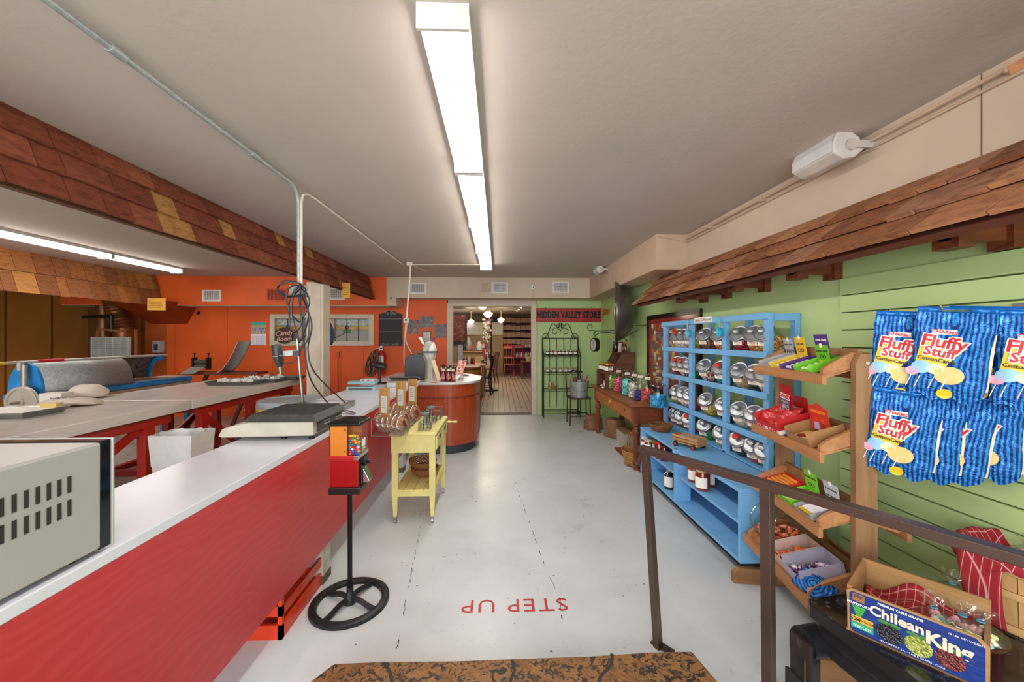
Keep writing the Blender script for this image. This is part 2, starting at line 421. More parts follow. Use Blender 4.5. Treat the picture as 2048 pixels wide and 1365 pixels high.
# ---- sloped duct hood in the far left corner
xa = at_y(262, 630, 7.0).x; xb = at_y(350, 630, 7.0).x
b = MB(); z0 = at_y(300, 648, 7.3).z; z1 = sz_o
b.add([(xa, 6.6, z1 + .05), (xb + .1, 6.6, z1 + .05), (xb - .1, WALLB, z0), (xa, WALLB, z0), (xa, WALLB, z1 + .05), (xb + .1, WALLB, z1 + .05)], [(0, 1, 2, 3), (0, 3, 4), (1, 5, 2), (0, 4, 5, 1), (3, 2, 5, 4)])
struct('trim_10', b, P('#93380d', .5))

# ---- shingle coverings
def shingle_mat(cols, name):
    m, t = base(name, .65, 0, .3); g = t.add('ShaderNodeNewGeometry')
    n = len(cols); c = ramp(t, g.outputs['Random Per Island'], [(i / n, q) for i, q in enumerate(cols)], 'CONSTANT')
    f = noisen(t, coords(t, (4, 4, 14)), 3, 6, .65, .8); mx = t.add('ShaderNodeMix', data_type='RGBA', blend_type='MULTIPLY'); mx.inputs['Factor'].default_value = .75
    t.l(c, mx.inputs['A']); t.l(ramp(t, f, [(.3, '#8c8078'), (.55, '#ffffff')]), mx.inputs['B']); t.l(mx.outputs['Result'], t.b.inputs['Base Color'])
    bump(t, f, .25); return m
def shingles(b, y0, y1, rows, p_top, p_bot, over=1.12, th=.008, wmin=.09, wmax=.21, side=1, gap=.003):
    """rows of shakes covering the slope from p_top (x, z) to p_bot (x, z), running along y"""
    T = Vector((p_top[0], 0, p_top[1])); B = Vector((p_bot[0], 0, p_bot[1])); d = B - T; L = d.length / rows; d.normalize(); nrm = Vector((-d.z, 0, d.x)) * side
    for r in range(rows):
        y = y0
        while y < y1 - .02:
            wd = min(random.uniform(wmin, wmax), y1 - y)
            if y1 - y - wd < .05: wd = y1 - y
            s = T + d * (L * r); e = T + d * (L * (r + 1) + random.uniform(-.004, .006)); s = s - d * (.02 if r else 0)
            lift = .012 + th * 1.4; k = random.uniform(0, .005)
            pts = []
            for (pp, off) in ((s, .004), (e, lift + k)):
                for yy in (y + gap, y + wd - gap):
                    q = pp + nrm * off; pts.append((q.x, yy, q.z)); q2 = pp + nrm * (off - th - (.006 if pp is e else 0)); pts.append((q2.x, yy, q2.z))
            b.add(pts, [(0, 2, 6, 4), (1, 5, 7, 3), (0, 4, 5, 1), (2, 3, 7, 6), (0, 1, 3, 2), (4, 6, 7, 5)])
            y += wd
sh_red = shingle_mat(['#8a4732', '#80402c', '#8f4c36', '#7a3b2a', '#854330', '#97583e', '#7f402e', '#8c4a33', '#7c3d2b', '#90503a', '#854634', '#b07c48'], 'red_cedar_shakes')
sh_tan = shingle_mat(['#9c6132', '#86502a', '#a56a35', '#7e4a28', '#b57c40', '#8f5830'], 'tan_cedar_shakes')
sh_brn = shingle_mat(['#a8704c', '#96613f', '#b07a54', '#bc8862', '#8a583c', '#a6755a'], 'brown_cedar_shakes')
# big beam between shop and work room
bx = -2.27; b = MB().add([(bx - .06, .2, CEIL), (bx - .02, .2, CEIL), (bx + .06, .2, 2.135), (bx + .02, .2, 2.135), (bx - .06, SOFF, CEIL), (bx - .02, SOFF, CEIL), (bx + .06, SOFF, 2.135), (bx + .02, SOFF, 2.135)], [(0, 1, 2, 3), (7, 6, 5, 4), (0, 4, 5, 1), (1, 5, 6, 2), (2, 6, 7, 3), (3, 7, 4, 0)]).mat(1)
shingles(b, .4, SOFF - .05, 3, (bx, CEIL), (bx + .09, 2.135), side=1, wmin=.12, wmax=.3)
tag(b.build('shingled_beam', [P('#6b4630', .7), sh_red]), kind='structure')
# shingled band in front of the left wall
bx = -5.9; b = MB(); b.box(bx - .1, bx - .03, 1.5, 6.93, 2.03, CEIL).mat(1)
zb = at_y(100, 588, 5.3).z
shingles(b, 2.0, 6.9, 2, (bx, CEIL), (bx + .12, 2.0), side=1, wmin=.12, wmax=.3)
tag(b.build('shingled_band', [P('#5b3a24', .7), sh_tan]), kind='structure')
# awning on the right wall
AT = (WALLR - .03, 2.18); AB = (1.585, 1.835)
b = MB()
b.add([(AT[0], .3, AT[1]), (AB[0] + .02, .3, AB[1] + .0), (AB[0] + .05, .3, AB[1] - .02), (AT[0], .3, AT[1] - .04)] + [(AT[0], 4.5, AT[1]), (AB[0] + .02, 4.5, AB[1]), (AB[0] + .05, 4.5, AB[1] - .02), (AT[0], 4.5, AT[1] - .04)],
      [(0, 1, 2, 3), (7, 6, 5, 4), (0, 4, 5, 1), (1, 5, 6, 2), (2, 6, 7, 3), (3, 7, 4, 0)])
ro = thing('shingled_awning', 'brown cedar shingle awning running along the green wall on the right', 'awning', (0, 0, 0))
b.build('deck', P('#5e3018', .7), ro)
b = MB(); shingles(b, .3, 4.55, 3, AT, AB, side=-1, th=.013, wmin=.1, wmax=.24, gap=.0035); b.build('shingle_courses', sh_brn, ro)
for px, py in ((1940, 480), (1617, 545), (1490, 570), (1420, 586), (1377, 593)):
    q = at_x(px, py, 1.8); b = MB(); b.box(1.70, 1.765, q.y - .045, q.y + .045, 1.79, 1.885).box(1.70, WALLR - .001, q.y - .02, q.y + .02, 1.82, 1.88)
    b.box(WALLR - .05, WALLR - .001, q.y - .04, q.y + .04, 1.79, 2.08)
    b.build('bracket', WOOD('#7a3f1c', '#4a2210', 'x'), ro)
# corner of a second awning higher up and nearer
b = MB(); shingles(b, .2, 1.03, 2, (WALLR, 2.53), (1.42, 2.165), th=.02, side=-1)
tag(b.build('shingled_awning', sh_brn), 'corner of a higher shingled awning jutting in at the upper right', 'awning')
# white column under the beam
b = MB().box(-2.42, -2.21, 5.0, 5.2, 0, 2.16); tag(struct('column', b, CREAM, bev=.006), kind='structure')
b = MB().box(-2.36, -2.24, 4.985, 5.0, 0, 2.16); tag(struct('column_trim', b, P('#c7b9a4', .7)), kind='structure')

# ---- stained glass window in the orange wall
win = bpy.data.objects.new('window_1', None); COL.objects.link(win); win.location = ((Wx0 + Wx1) / 2, WALLB, Wz0); win['kind'] = 'structure'
W2 = (Wx1 - Wx0) / 2; H = Wz1 - Wz0
b = frame2d(MB(), -W2, W2, 0, H, .09, -.03, .12, mz=.085)
b.build('window_frame', CREAM, win, bev=.004)
b = MB()
for x in (-.42, .18): b.box(x - .04, x + .04, .0, .06, .08, H - .09)
b.build('mullion', P('#bfa58a', .6), win)
def glz(x0, x1, nm):
    z0, z1 = .08, H - .09; zy0 = z0 + (z1 - z0) * .52; zy1 = z0 + (z1 - z0) * .7
    b = MB()
    b.mat(0).box(x0, x1, .05, .056, zy1, z1); b.mat(1).box(x0, x1, .05, .056, zy0, zy1); b.mat(2).box(x0, x1, .05, .056, z0, zy0)
    n = max(2, round((x1 - x0) / .2)); b.mat(3)
    for i in range(1, n): x = x0 + (x1 - x0) * i / n; b.box(x - .006, x + .006, .04, .06, z0, z1)
    b.box(x0, x1, .042, .06, zy0 - .006, zy0 + .006).box(x0, x1, .042, .06, zy1 - .006, zy1 + .006)
    xc = x0 + (x1 - x0) * (1 / n if nm else .5); xc = x0 + (x1 - x0) * .5 if n % 2 == 0 else x0 + (x1 - x0) * (1 / n)
    b.tube([(xc + (x0 - xc) * t, .045, zy0 - .01 - (zy0 - z0 - .05) * t ** .6 * .8) for t in [i / 10 for i in range(11)]], .006, 6)
    b.mat(4).ball((xc - .035, .045, zy0 - .03), .04, 8, 6, (1, .2, .8)).ball((xc + .035, .045, zy0 - .03), .04, 8, 6, (1, .2, .8)); b.mat(5).ball((xc, .04, zy0 + .05), .035, 8, 6, (.8, .2, 1.3))
    b.build('pane', [P('#aeb4b0', .3, var=.2, scale=30), P('#c09a3a', .3, var=.15), SPECK(['#8d8a80', '#a7a49a'], 60, .3), IRON, P('#1d8a28', .3), P('#252a70', .3)], win)
glz(-W2 + .09, -.46, 0); glz(-.38, .14, 1); glz(.22, W2 - .09, 1)
b = MB().box(Wx0, Wx1, WALLB + .12, WALLB + .14, Wz0, Wz1); struct('trim_11', b, P('#75685a', .8))

# ---- the dining room beyond the doorway
FB = 16.5; FL, FR = -6.5, 6.0; FC = 2.42
def tiles(name, c1, c2, mort, s):
    m, t = base(name, .35); br = t.add('ShaderNodeTexBrick'); br.inputs['Scale'].default_value = s; br.offset = 0; br.inputs['Color1'].default_value = lin(c1); br.inputs['Color2'].default_value = lin(c2)
    br.inputs['Mortar'].default_value = lin(mort); br.inputs['Mortar Size'].default_value = .045; br.inputs['Brick Width'].default_value = .5; br.inputs['Row Height'].default_value = .5; br.inputs['Mortar Smooth'].default_value = .3
    t.l(coords(t), br.inputs['Vector']); t.l(br.outputs[0], t.b.inputs['Base Color']); return m
b = MB().box(FL, FR, WALLB + .06, FB, -.1, 0); struct('floor', b, tiles('mosaic_tiles', '#b09a82', '#a58e76', '#5b4a3c', 4.2), loc=(0, 0, 0))
b = MB().box(FL, FR, WALLB + .12, FB, FC, FC + .1); struct('ceiling', b, P('#b8ac9f', .45, var=.05))
b = MB().box(FL, FR, FB, FB + .1, 0, FC); struct('wall_far', b, P('#a89a80', .7))
b = MB().box(FL - .1, FL, WALLB + .12, FB, 0, FC); struct('wall_far', b, P('#9b8d7c', .7))
b = MB().box(FR, FR + .1, WALLB + .12, FB, 0, FC); struct('wall_far', b, P('#9b8d7c', .7))
b = MB().box(LEFT - .2, FL, WALLB + .12, WALLB + .2, 0, FC).box(FL, DX0 - .1, WALLB + .121, WALLB + .2, 0, FC).box(DX1 + .1, FR, WALLB + .121, WALLB + .2, 0, FC).box(DX0 - .1, DX1 + .1, WALLB + .14, WALLB + .2, DZ + .06, FC)
struct('wall_far', b, P('#9b8d7c', .7))

# ================================================================ LIGHT FITTINGS
lens = EMIT('#fff8f0', LAMP); 
def wrap_light(x, y0, y1, label, grp, cov=P('#d9d3cc', .5)):
    t = thing('ceiling_light', label, 'ceiling light', (x, (y0 + y1) / 2, CEIL), group=grp); L = (y1 - y0) / 2
    b = MB().box(-.085, .085, -L, L, -.03, 0).box(-.085, .085, -L, -L + .012, -.085, -.0301).box(-.085, .085, L - .012, L, -.085, -.0301); b.build('housing', cov, t)
    b = MB(); n = 10; pr = [(.07 * math.sin(a), -.03 - .05 * math.cos(a)) for a in [(-PI / 2) + PI * i / n for i in range(n + 1)]]
    b.prism(pr, -L + .012, L - .012, 'xz'); b.build('lens', lens, t)
    return t
ends = [1.25, 2.37, 3.53, 4.62, 5.72]; nm = ['nearest and largest', 'second', 'third', 'farthest and smallest']
for i in range(4): wrap_light(-.18, ends[i] + .01, ends[i + 1] - .01, f'long white fluorescent ceiling light over the aisle, {nm[i]} of the row', 'aisle ceiling lights')
wrap_light(-4.92, 5.08, 6.15, 'slim fluorescent light over the work room, the one nearer the orange wall', 'work room ceiling lights')
wrap_light(-4.92, 3.9, 5.06, 'slim fluorescent light over the work room, cut by the left picture edge', 'work room ceiling lights')
wrap_light(-4.92, 2.7, 3.88, 'unseen fluorescent light added for fill over the work room, third from the orange wall', 'work room ceiling lights')  # this one and the next are out of view, added to light the work room
wrap_light(-4.92, 1.4, 2.68, 'unseen fluorescent light added for fill over the work room, fourth from the orange wall', 'work room ceiling lights')
for i in range(3): wrap_light(-.18, -.4 - 1.2 * i, .78 - 1.2 * i, f'unseen fluorescent ceiling light added for fill behind the camera, {["first", "second", "third"][i]} from the aisle row', 'unseen fill ceiling lights')  # row behind the camera, never in view, added as fill light

# ================================================================ LEFT SIDE: COUNTER AND WORK ROOM
LAM = P('#d4d7e2', .22, var=.02, scale=3); CE = -1.005
def redply():
    m, t = base('red_plywood', .38, 0, .5); v = coords(t, (2.2, .9, 2.6)); f = noisen(t, v, 1.4, 2, .5, 1.2)
    w_ = t.add('ShaderNodeTexWave', wave_type='BANDS', bands_direction='Z'); w_.inputs['Scale'].default_value = 3.2; w_.inputs['Distortion'].default_value = 14; w_.inputs['Detail'].default_value = 3; w_.inputs['Detail Scale'].default_value = 1.2
    t.l(v, w_.inputs['Vector']); t.l(ramp(t, w_.outputs['Fac'], [(0, '#b73437'), (.6, '#bb373a'), (1, '#be3b3f')]), t.b.inputs['Base Color']); bump(t, w_.outputs['Fac'], .015); return m
ct = thing('counter', 'long red plywood counter with a white laminate top, from lower left to the round counter', 'counter', (CE, 2.4, 0))
b = MB().box(-.62, 0, .5, 2.45, .868, .9).box(-.405, 0, -2.8, .5, .868, .9); b.build('countertop', LAM, ct, bev=.003)
b = MB().box(-.02, -.002, -2.8, 2.45, .237, .868); b.build('front_panel', redply(), ct)
for y in (-2.0, -.02, 1.9):
    b = MB().box(-.1, -.025, y - .05, y + .05, .05, .868).mat(1).box(-.102, -.023, y - .052, y + .052, 0, .05); b.build('leg', [P('#b9b3a6', .7, var=.12, scale=12), P('#5b4a3c', .8)], ct)
    b = MB().box(-.4, -.31, y - .04, y + .04, .0, .868); b.build('leg', P('#b9b3a6', .7, var=.12, scale=12), ct)
b = MB().box(-.39, -.03, -2.7, 2.4, .82, .868); b.build('apron', P('#8b2320', .6), ct)
# red crate under the counter
t_ = thing('plastic_crate', 'red-orange plastic crate on the floor under the counter', 'crate', (-1.24, 2.15, 0))
b = MB(); 
for z in (0.02, .11, .2): b.box(-.2, .2, -.24, -.225, z, z + .05).box(-.2, .2, .225, .24, z, z + .05).box(-.2, -.185, -.24, .24, z, z + .05).box(.185, .2, -.24, .24, z, z + .05)
for x, y in ((-.2, -.24), (.18, -.24), (-.2, .22), (.18, .22)): b.box(x, x + .02, y, y + .02, 0, .27)
b.box(-.2, .2, -.24, .24, 0, .02).box(-.21, .21, -.25, .25, .255, .275); b.build('body', P('#c8330f', .35), t_)

# ---- gumball machine
gp = at_z(700, 1207, 0)
g = thing('gumball_machine', 'red and orange gumball machine on a black pole with a round iron foot', 'gumball machine', (gp.x, gp.y, 0))
foot = MB()
R = .205
foot.lathe([(R, 0), (R, .018), (R - .012, .026), (R - .032, .026), (R - .04, .018), (R - .04, 0), (R, 0)], 48, cap=False)
for k in range(4):
    a = PI / 4 + .35 + k * PI / 2
    foot.tube(smooth_path([(.0, 0, .03), (math.cos(a) * .07, math.sin(a) * .07, .032), (math.cos(a) * .13, math.sin(a) * .13, .018), (math.cos(a) * (R - .02), math.sin(a) * (R - .02), .012)]), .014, 6)
foot.lathe([(.03, 0), (.03, .04), (.018, .06), (.018, .09)], 16)
foot.build('foot', SPECK(['#17171a', '#26262a', '#3a3838'], 40, .45, .4), g)
MB().cyl((0, 0, .05), (0, 0, .63), .0125, 16).build('pole', P('#131315', .3, .4), g)
x0, x1, y0, y1 = -.078, .07, -.075, .075
b = MB().box(x0 - .006, x1 + .012, y0 - .006, y1 + .006, .622, .662); b.build('base_tray', P('#1c1214', .3), g, bev=.008)
b = MB().box(x0, x1, y0, y1, .662, .808); b.build('lower_body', P('#9a0d10', .25, var=.05), g, bev=.004)
b = MB().box(x0 - .004, x1 - .02, y0 - .004, y1 + .004, .808, .828); b.build('collar', P('#b3191e', .35), g, bev=.003)
b = MB().box(x1 - .022, x1 + .004, y0 - .005, y1 + .005, .806, .829); b.build('collar_trim', CHROME, g, bev=.002)
b = MB().box(x0, x0 + .09, y0, y0 + .004, .829, .985).box(x0, x0 + .09, y1 - .004, y1, .829, .985).box(x0, x0 + .004, y0, y1, .829, .985)
for z in (.85, .965): b.mat(1).ball((x0 + .08, y0 - .001, z), .004, 8, 6)
b.build('side_panel', [P('#c9761c', .4, var=.04), BLACK], g)
b = MB().box(x0 + .09, x1, y0, y0 + .003, .829, .99).box(x0 + .09, x1, y1 - .003, y1, .829, .99).box(x1 - .003, x1, y0, y1, .829, .99); b.build('window', GLASS(), g)
MB().box(x0, x1 - .004, -.002, .002, .829, .98).build('divider', P('#b0641a', .4), g)
b = MB(); b.lathe([(.118, .985), (.118, 1.0), (.1, 1.008), (.07, 1.016), (.062, 1.012), (.03, 1.022), (0, 1.024)], 4, M=Matrix.Rotation(PI / 4, 4, 'Z'))
b.build('lid', P('#0e0e10', .18), g, bev=.006)
b = MB().box(x1, x1 + .008, -.05, .05, .665, .80); b.build('coin_plate', P('#15151a', .25, .6), g, bev=.002)
b = MB().cyl((x1 + .006, 0, .775), (x1 + .02, 0, .775), .022, 20).mat(1).bar((x1 + .02, -.004, .775), (x1 + .05, -.012, .778), .012, .018); b.build('crank', [P('#222226', .3, .7), CHROME], g)
b = MB().prism([(x1 + .008, .745), (x1 + .012, .745), (x1 + .045, .68), (x1 + .04, .672), (x1 + .008, .672)], -.03, .03, 'xz'); b.build('chute_door', CHROME, g, bev=.003)
b = MB().box(x1 + .0005, x1 + .0015, -.02, .035, .86, .90); b.build('card', PAPER, g)
# gumballs, each one a thing
gc = {'yellow': '#e8b71c', 'green': '#1f8a2c', 'red': '#b81420', 'blue': '#1b63b8', 'orange': '#e0702a', 'pink': '#e2695c', 'white': '#efe6dc'}
gm = MB().ball((0, 0, 0), .0072, 14, 10); gb0 = {}
seq = 'yellow yellow yellow orange|red green green pink|blue pink yellow green|green red yellow pink|blue green blue green|orange red red white|blue white red pink|red blue blue orange|pink red blue blue'.split('|')
for r, row in enumerate(seq):
    for k, cn in enumerate(row.split()):
        for layer in range(2):
            c2 = cn if layer == 0 else random.choice(list(gc))
            if c2 not in gb0:
                o = MB().ball((0, 0, 0), .0072, 14, 10).build('gumball', P(gc[c2], .2, var=.02), loc=(0, 0, 0)); gb0[c2] = o
            else: o = gb0[c2].copy(); COL.objects.link(o)
            side = '' if layer == 0 else 'side'
            tag(o, f'{c2} gumball behind the window of the gumball machine', 'gumball', 'gumballs in the gumball machine')
            o.location = (gp.x + x0 + .101 + k * .0135 + (r % 2) * .004, gp.y + y0 + .011 + layer * .0145, .8365 + (8 - r) * .0118)
o = None
for i in range(26):
    if o is None: o = MB().ball((0, 0, 0), .0075, 12, 8, (1.2, 1, .8)).build('candy', P('#ecd9d2', .3, var=.1, scale=40), loc=(0, 0, 0))
    else: o = o.copy(); COL.objects.link(o)
    tag(o, 'pale candy in the aisle-side bin of the gumball machine', 'candy', 'pale candies in the gumball machine')
    o.location = (gp.x + x1 - .014 - (i % 2) * .017, gp.y + .014 + (i // 2 % 4) * .0145, .8375 + (i // 8) * .0125)

# ---- microwave
mw = thing('microwave', 'silver microwave oven with vent slots in its side, at the lower left on the counter', 'microwave', (-1.235, .79, .9))
SIL = P('#b9b8b4', .35, .35, var=.01)
b = MB(); xa, xb, ya, yb, za, zb = -.24, .223, -.3, .24, .015, .285
b.box(xa, xb, ya, yb, za, zb); body = b.build('case', SIL, mw, bev=.006)
b = MB()
for row in range(2):
    for i in range(13):
        y = .165 - i * .021; z = .205 - row * .055
        b.box(xb + .0005, xb + .0015, y - .004, y + .004, z - .019, z + .019)
b.build('vent_slots', P('#2a2622', .7), mw)
b = MB(); b.mat(1).box(xa, xb + .001, yb + .028, yb + .034, .008, zb + .004).mat(0).box(xa, xb - .003, yb, yb + .028, .01, zb + .002); b.build('door', [P('#101114', .08, spec=.8), SIL], mw, bev=.002)
for x, y in ((xa + .04, ya + .05), (xb - .04, ya + .05), (xa + .04, yb - .04), (xb - .04, yb - .04)): MB().cyl((x, y, 0), (x, y, .015), .014, 12).build('foot', BLACK, mw)

# ---- counter scale
s_ = thing('counter_scale', 'beige counter scale with a ribbed dark platform on the white counter', 'scale', (.025, 0, 0))
b = MB(); b.prism([(-1.52, .925), (-1.50, .965), (-1.36, 1.0), (-1.02, 1.0), (-1.02, .925), (-1.5, .918)], 2.13, 2.52, 'xz'); b.build('body', P('#b9b3a4', .5, var=.05), s_, bev=.006)
b = MB(); b.add([(-1.39, 2.12, 1.004), (-1.0, 2.12, 1.004), (-1.0, 2.53, 1.004), (-1.39, 2.53, 1.004), (-1.36, 2.15, 1.035), (-1.03, 2.15, 1.035), (-1.03, 2.5, 1.035), (-1.36, 2.5, 1.035)], [(0, 1, 5, 4), (1, 2, 6, 5), (2, 3, 7, 6), (3, 0, 4, 7), (4, 5, 6, 7), (3, 2, 1, 0)])
for i in range(30): x = -1.355 + i * .011; b.box(x, x + .005, 2.15, 2.5, 1.034, 1.039)
b.build('platform', SPECK(['#2c2c2e', '#3a3938', '#484644'], 30, .6), s_)
b = MB().box(-1.019, -1.017, 2.17, 2.5, .935, .99).mat(1)
for z, y in ((.96, 2.25), (.975, 2.25), (.95, 2.4), (.965, 2.42)): b.box(-1.0168, -1.0158, y, y + .08, z, z + .006)
b.build('display_panel', [P('#3c3f42', .3), P('#9aa0a2', .5)], s_)
for x, y in ((-1.45, 2.18), (-1.2, 2.18), (-1.05, 2.18), (-1.1, 2.47), (-1.42, 2.47)): MB().cyl((x, y, .9), (x, y, .925), .008, 8).lathe([(.016, 0), (.016, .006)], 12, c=(x, y, .9)).build('foot', BLACK, s_)
# brush lying behind it, board with metal frame
q = at_z(700, 826, .91); b = MB().tube([q + Vector((-.12, .06, .012)), q + Vector((-.04, .02, .008)), q + Vector((.03, -.02, 0)), q + Vector((.05, -.03, .002))], [.006, .010, .012, .004], 8)
tag(b.build('spatula', STEEL), 'grey metal spatula lying behind the counter scale', 'spatula')
q = at_z(660, 815, .92); t_ = thing('sealer_board', 'wooden board in a metal frame on the counter between scale and yellow drum', 'board', (-1.38, 3.05, .9))
b = MB().box(-.2, .2, -.17, .17, .0, .02); b.build('board', WOOD('#cdb08a', '#a98a60', 'x'), t_)
b = MB().bar((.2, -.18, .02), (.2, .18, .02), .02, .045).bar((-.2, .18, .02), (.2, .18, .02), .02, .045).bar((-.2, -.18, .02), (-.2, .18, .02), .02, .045); b.build('frame', STEEL, t_)

# ---- marble work tables on red steel trestles
def marble(c, veins):
    m, t = base('marble', .28, 0, .5); v = coords(t, (1, .35, 1)); f = noisen(t, v, 2.5, 8, .65, 1.6)
    t.l(ramp(t, f, [(.3, veins), (.48, c), (.7, '#d2cbc3')]), t.b.inputs['Base Color']); return m
MARB = marble('#cfc8c1', '#a49d97'); RED2 = P('#9c1a14', .35, var=.12, scale=3)
TX0, TX1 = -3.78, -2.72
def work_table(y0, y1, legs, label, braces):
    t = thing('marble_table', label, 'table', ((TX0 + TX1) / 2, (y0 + y1) / 2, 0), group='marble work tables'); ox, oy = (TX0 + TX1) / 2, (y0 + y1) / 2
    MB().box(TX0 - ox, TX1 - ox, y0 - oy, y1 - oy, .82, .9).build('tabletop', MARB, t, bev=.006)
    b = MB()
    for x in (TX0 + .08 - ox, TX1 - .08 - ox): b.box(x - .03, x + .03, y0 + .15 - oy, y1 - .15 - oy, .74, .82).box(x - .03, x + .03, min(legs) - oy, max(legs) - oy, .16, .21)
    for y in legs: b.box(TX0 + .08 - ox, TX1 - .08 - ox, y - .03 - oy, y + .03 - oy, .75, .81).box(TX0 + .08 - ox, TX1 - .08 - ox, y - .025 - oy, y + .025 - oy, .16, .21)
    b.build('frame', RED2, t)
    for y in legs:
        for x in (TX0 + .08, TX1 - .08): MB().box(x - .035 - ox, x + .035 - ox, y - .04 - oy, y + .04 - oy, 0.04, .76).mat(1).cyl((x - ox, y - oy, 0), (x - ox, y - oy, .04), .03, 10).build('leg', [RED2, P('#2b2523', .6)], t)
    for (ya, za, yb, zb) in braces:
        for x in (TX0 + .08, TX1 - .08): MB().bar((x - ox, ya - oy, za), (x - ox, yb - oy, zb), .02, .06).build('brace', RED2, t)
    return t
work_table(.6, 3.55, (1.2, 3.2), 'nearer marble-topped work table on red steel trestles, holding the cloth bags', [(3.15, .74, 2.1, .2), (2.1, .74, 3.15, .2), (1.25, .74, 2.0, .2)])
work_table(3.56, 5.5, (3.78, 4.5, 5.25), 'farther marble-topped work table on red steel trestles, ending at the white column', [(3.8, .72, 4.45, .2), (5.2, .74, 4.55, .25), (4.5, .3, 5.2, .7)])
# things on the marble
def bag_cloth(px, py, sx, sy, h, rz, label):
    q = at_z(px, py, .9)
    def f(u, v):
        a = u * 2 * PI; e = max(0., 1 - abs(v * 2 - 1) ** 3); x = (v - .5) * sx; w_ = sy * .5 * (.02 + .98 * e ** .6)
        nz = noise.noise(Vector((u * 4 + px, v * 6, 1))) * .3
        return (x, w_ * math.cos(a) * (1 + .3 * nz), max(.001, h * .5 * (.3 + .7 * e) + h * .5 * math.sin(a) * (.04 + .96 * e) * (1 + nz)))
    b = MB().grid(f, 24, 18); o = b.build('cloth_bag', P('#cdbfb2', .85, var=.06, bmp=.1, bscale=300), loc=(q.x, q.y, .9), rot=(0, 0, rz)); tag(o, label, 'bag', 'cloth bags on the marble table'); return o
o = bag_cloth(140, 812, .42, .24, .07, .2, 'flat off-white cloth bag with black print on the marble table')
text('CANDY', .05, plane_M((-.02, -.04, .071), (1, -.1, 0), (.1, 1, .25)), INK, o, 'print')
o = bag_cloth(178, 795, .4, .22, .12, -.4, 'crumpled off-white cloth bag slumped behind the flat one')
q = at_z(78, 806, .9); b = MB().box(-.075, .075, -.06, .06, 0, .10); tag(b.build('paper_box', P('#d8d0c4', .7), loc=(max(q.x, -3.66), q.y - .1, .9), rot=(0, 0, .15), bev=.003), 'small cream box standing behind the metal tray', 'box')
q = at_z(92, 826, .9); b = MB().box(-.05, .05, -.03, .03, 0, .07); tag(b.build('paper_box', P('#d0b56a', .7), loc=(q.x + .02, q.y + .02, .9), rot=(0, 0, .15), bev=.003), 'small tan box between metal tray and cloth bag', 'box')
def tray_mesh(lx, ly, h):
    b = MB(); o = .03; t = .004
    b.add([(-lx, -ly, 0), (lx, -ly, 0), (lx, ly, 0), (-lx, ly, 0), (-lx - o, -ly - o, h), (lx + o, -ly - o, h), (lx + o, ly + o, h), (-lx - o, ly + o, h), (-lx - o + t, -ly - o + t, h), (lx + o - t, -ly - o + t, h), (lx + o - t, ly + o - t, h), (-lx - o + t, ly + o - t, h), (-lx + t, -ly + t, t), (lx - t, -ly + t, t), (lx - t, ly - t, t), (-lx + t, ly - t, t)],
          [(3, 2, 1, 0), (0, 1, 5, 4), (1, 2, 6, 5), (2, 3, 7, 6), (3, 0, 4, 7), (4, 5, 9, 8), (5, 6, 10, 9), (6, 7, 11, 10), (7, 4, 8, 11), (8, 9, 13, 12), (9, 10, 14, 13), (10, 11, 15, 14), (11, 8, 12, 15), (12, 13, 14, 15)])
    return b
q = at_z(25, 832, .9); t_ = thing('metal_tray', 'shallow grey metal tray lined with paper at the left end of the marble table', 'tray', (q.x, q.y, .9), .05)
tray_mesh(.2, .13, .045).build('pan', STEEL, t_); MB().grid(lambda u, v: ((u - .5) * .44, (v - .5) * .29, .04 + .008 * math.sin(u * 9) * math.sin(v * 7)), 14, 10).build('paper_liner', PAPER, t_, solid=.001)
for i, (px, py, lb) in enumerate(((545, 762, 'grey metal tray heaped with crumpled white paper, nearest of three trays below the heat gun'), (568, 758, 'grey metal tray of white paper, middle of three trays below the heat gun'), (583, 753, 'grey metal tray farthest back of the three trays beside the white column'))):
    q = at_z(px, py, .9); t_ = thing('metal_tray', lb, 'tray', (q.x + .03 * i, 4.75 + .27 * i, .9), 0, 'trays below the heat gun')
    t_.location.x = -3.13 + .12 * i; tray_mesh(.24, .1, .045).build('pan', P('#6e6c6a', .4, .5), t_)
    b = MB()
    for k in range(16 if i < 2 else 4):
        x = random.uniform(-.2, .2); y = random.uniform(-.08, .08); a = random.uniform(0, 3); r = .045
        b.add([(x - r * math.cos(a), y - r * math.sin(a) * .5, .03), (x + r * math.cos(a), y + r * math.sin(a) * .5, .035), (x + .3 * r, y + .02, .05 + random.random() * .035), (x - .3 * r, y - .02, .07)], [(0, 1, 2), (0, 2, 3), (1, 3, 2)])
    b.build('paper_scraps', PAPER, t_, solid=.001)['kind'] = 'stuff'

# ---- batch roller (blue, galvanised hood)
br = thing('batch_roller', 'blue candy batch roller with a galvanised half-round hood behind the marble table', 'machine', (-4.34, 4.4, 0))
BL = P('#1e7fc0', .45, var=.1, scale=8); y0, ym, y1 = -.66, .22, .76; r = .26; zc = .96; RX = .15
def shell(a0, a1, ya, yb, rr=r, n=14):
    b = MB(); b.grid(lambda u, v: (RX * math.cos(a0 + (a1 - a0) * u), ya + (yb - ya) * v, zc + rr * math.sin(a0 + (a1 - a0) * u)), n, 1); return b
shell(-.1, PI * .52, y0, ym).build('hood', GALV, br, solid=.004)
shell(PI * .5, PI * 1.0, y0, y1).build('back_shell', SPECK(['#1c1815', '#4a423a', '#8d857b', '#3a322b'], 5, .55, .4), br, solid=.004)
pts = [(RX * math.cos(a) * 1.02, zc + r * math.sin(a) * 1.02) for a in [PI * i / 16 for i in range(17)]]
MB().prism(pts + [(-RX, zc - .06), (RX, zc - .06)], y0 - .012, y0 + .012, 'xz').build('end_plate', BL, br)
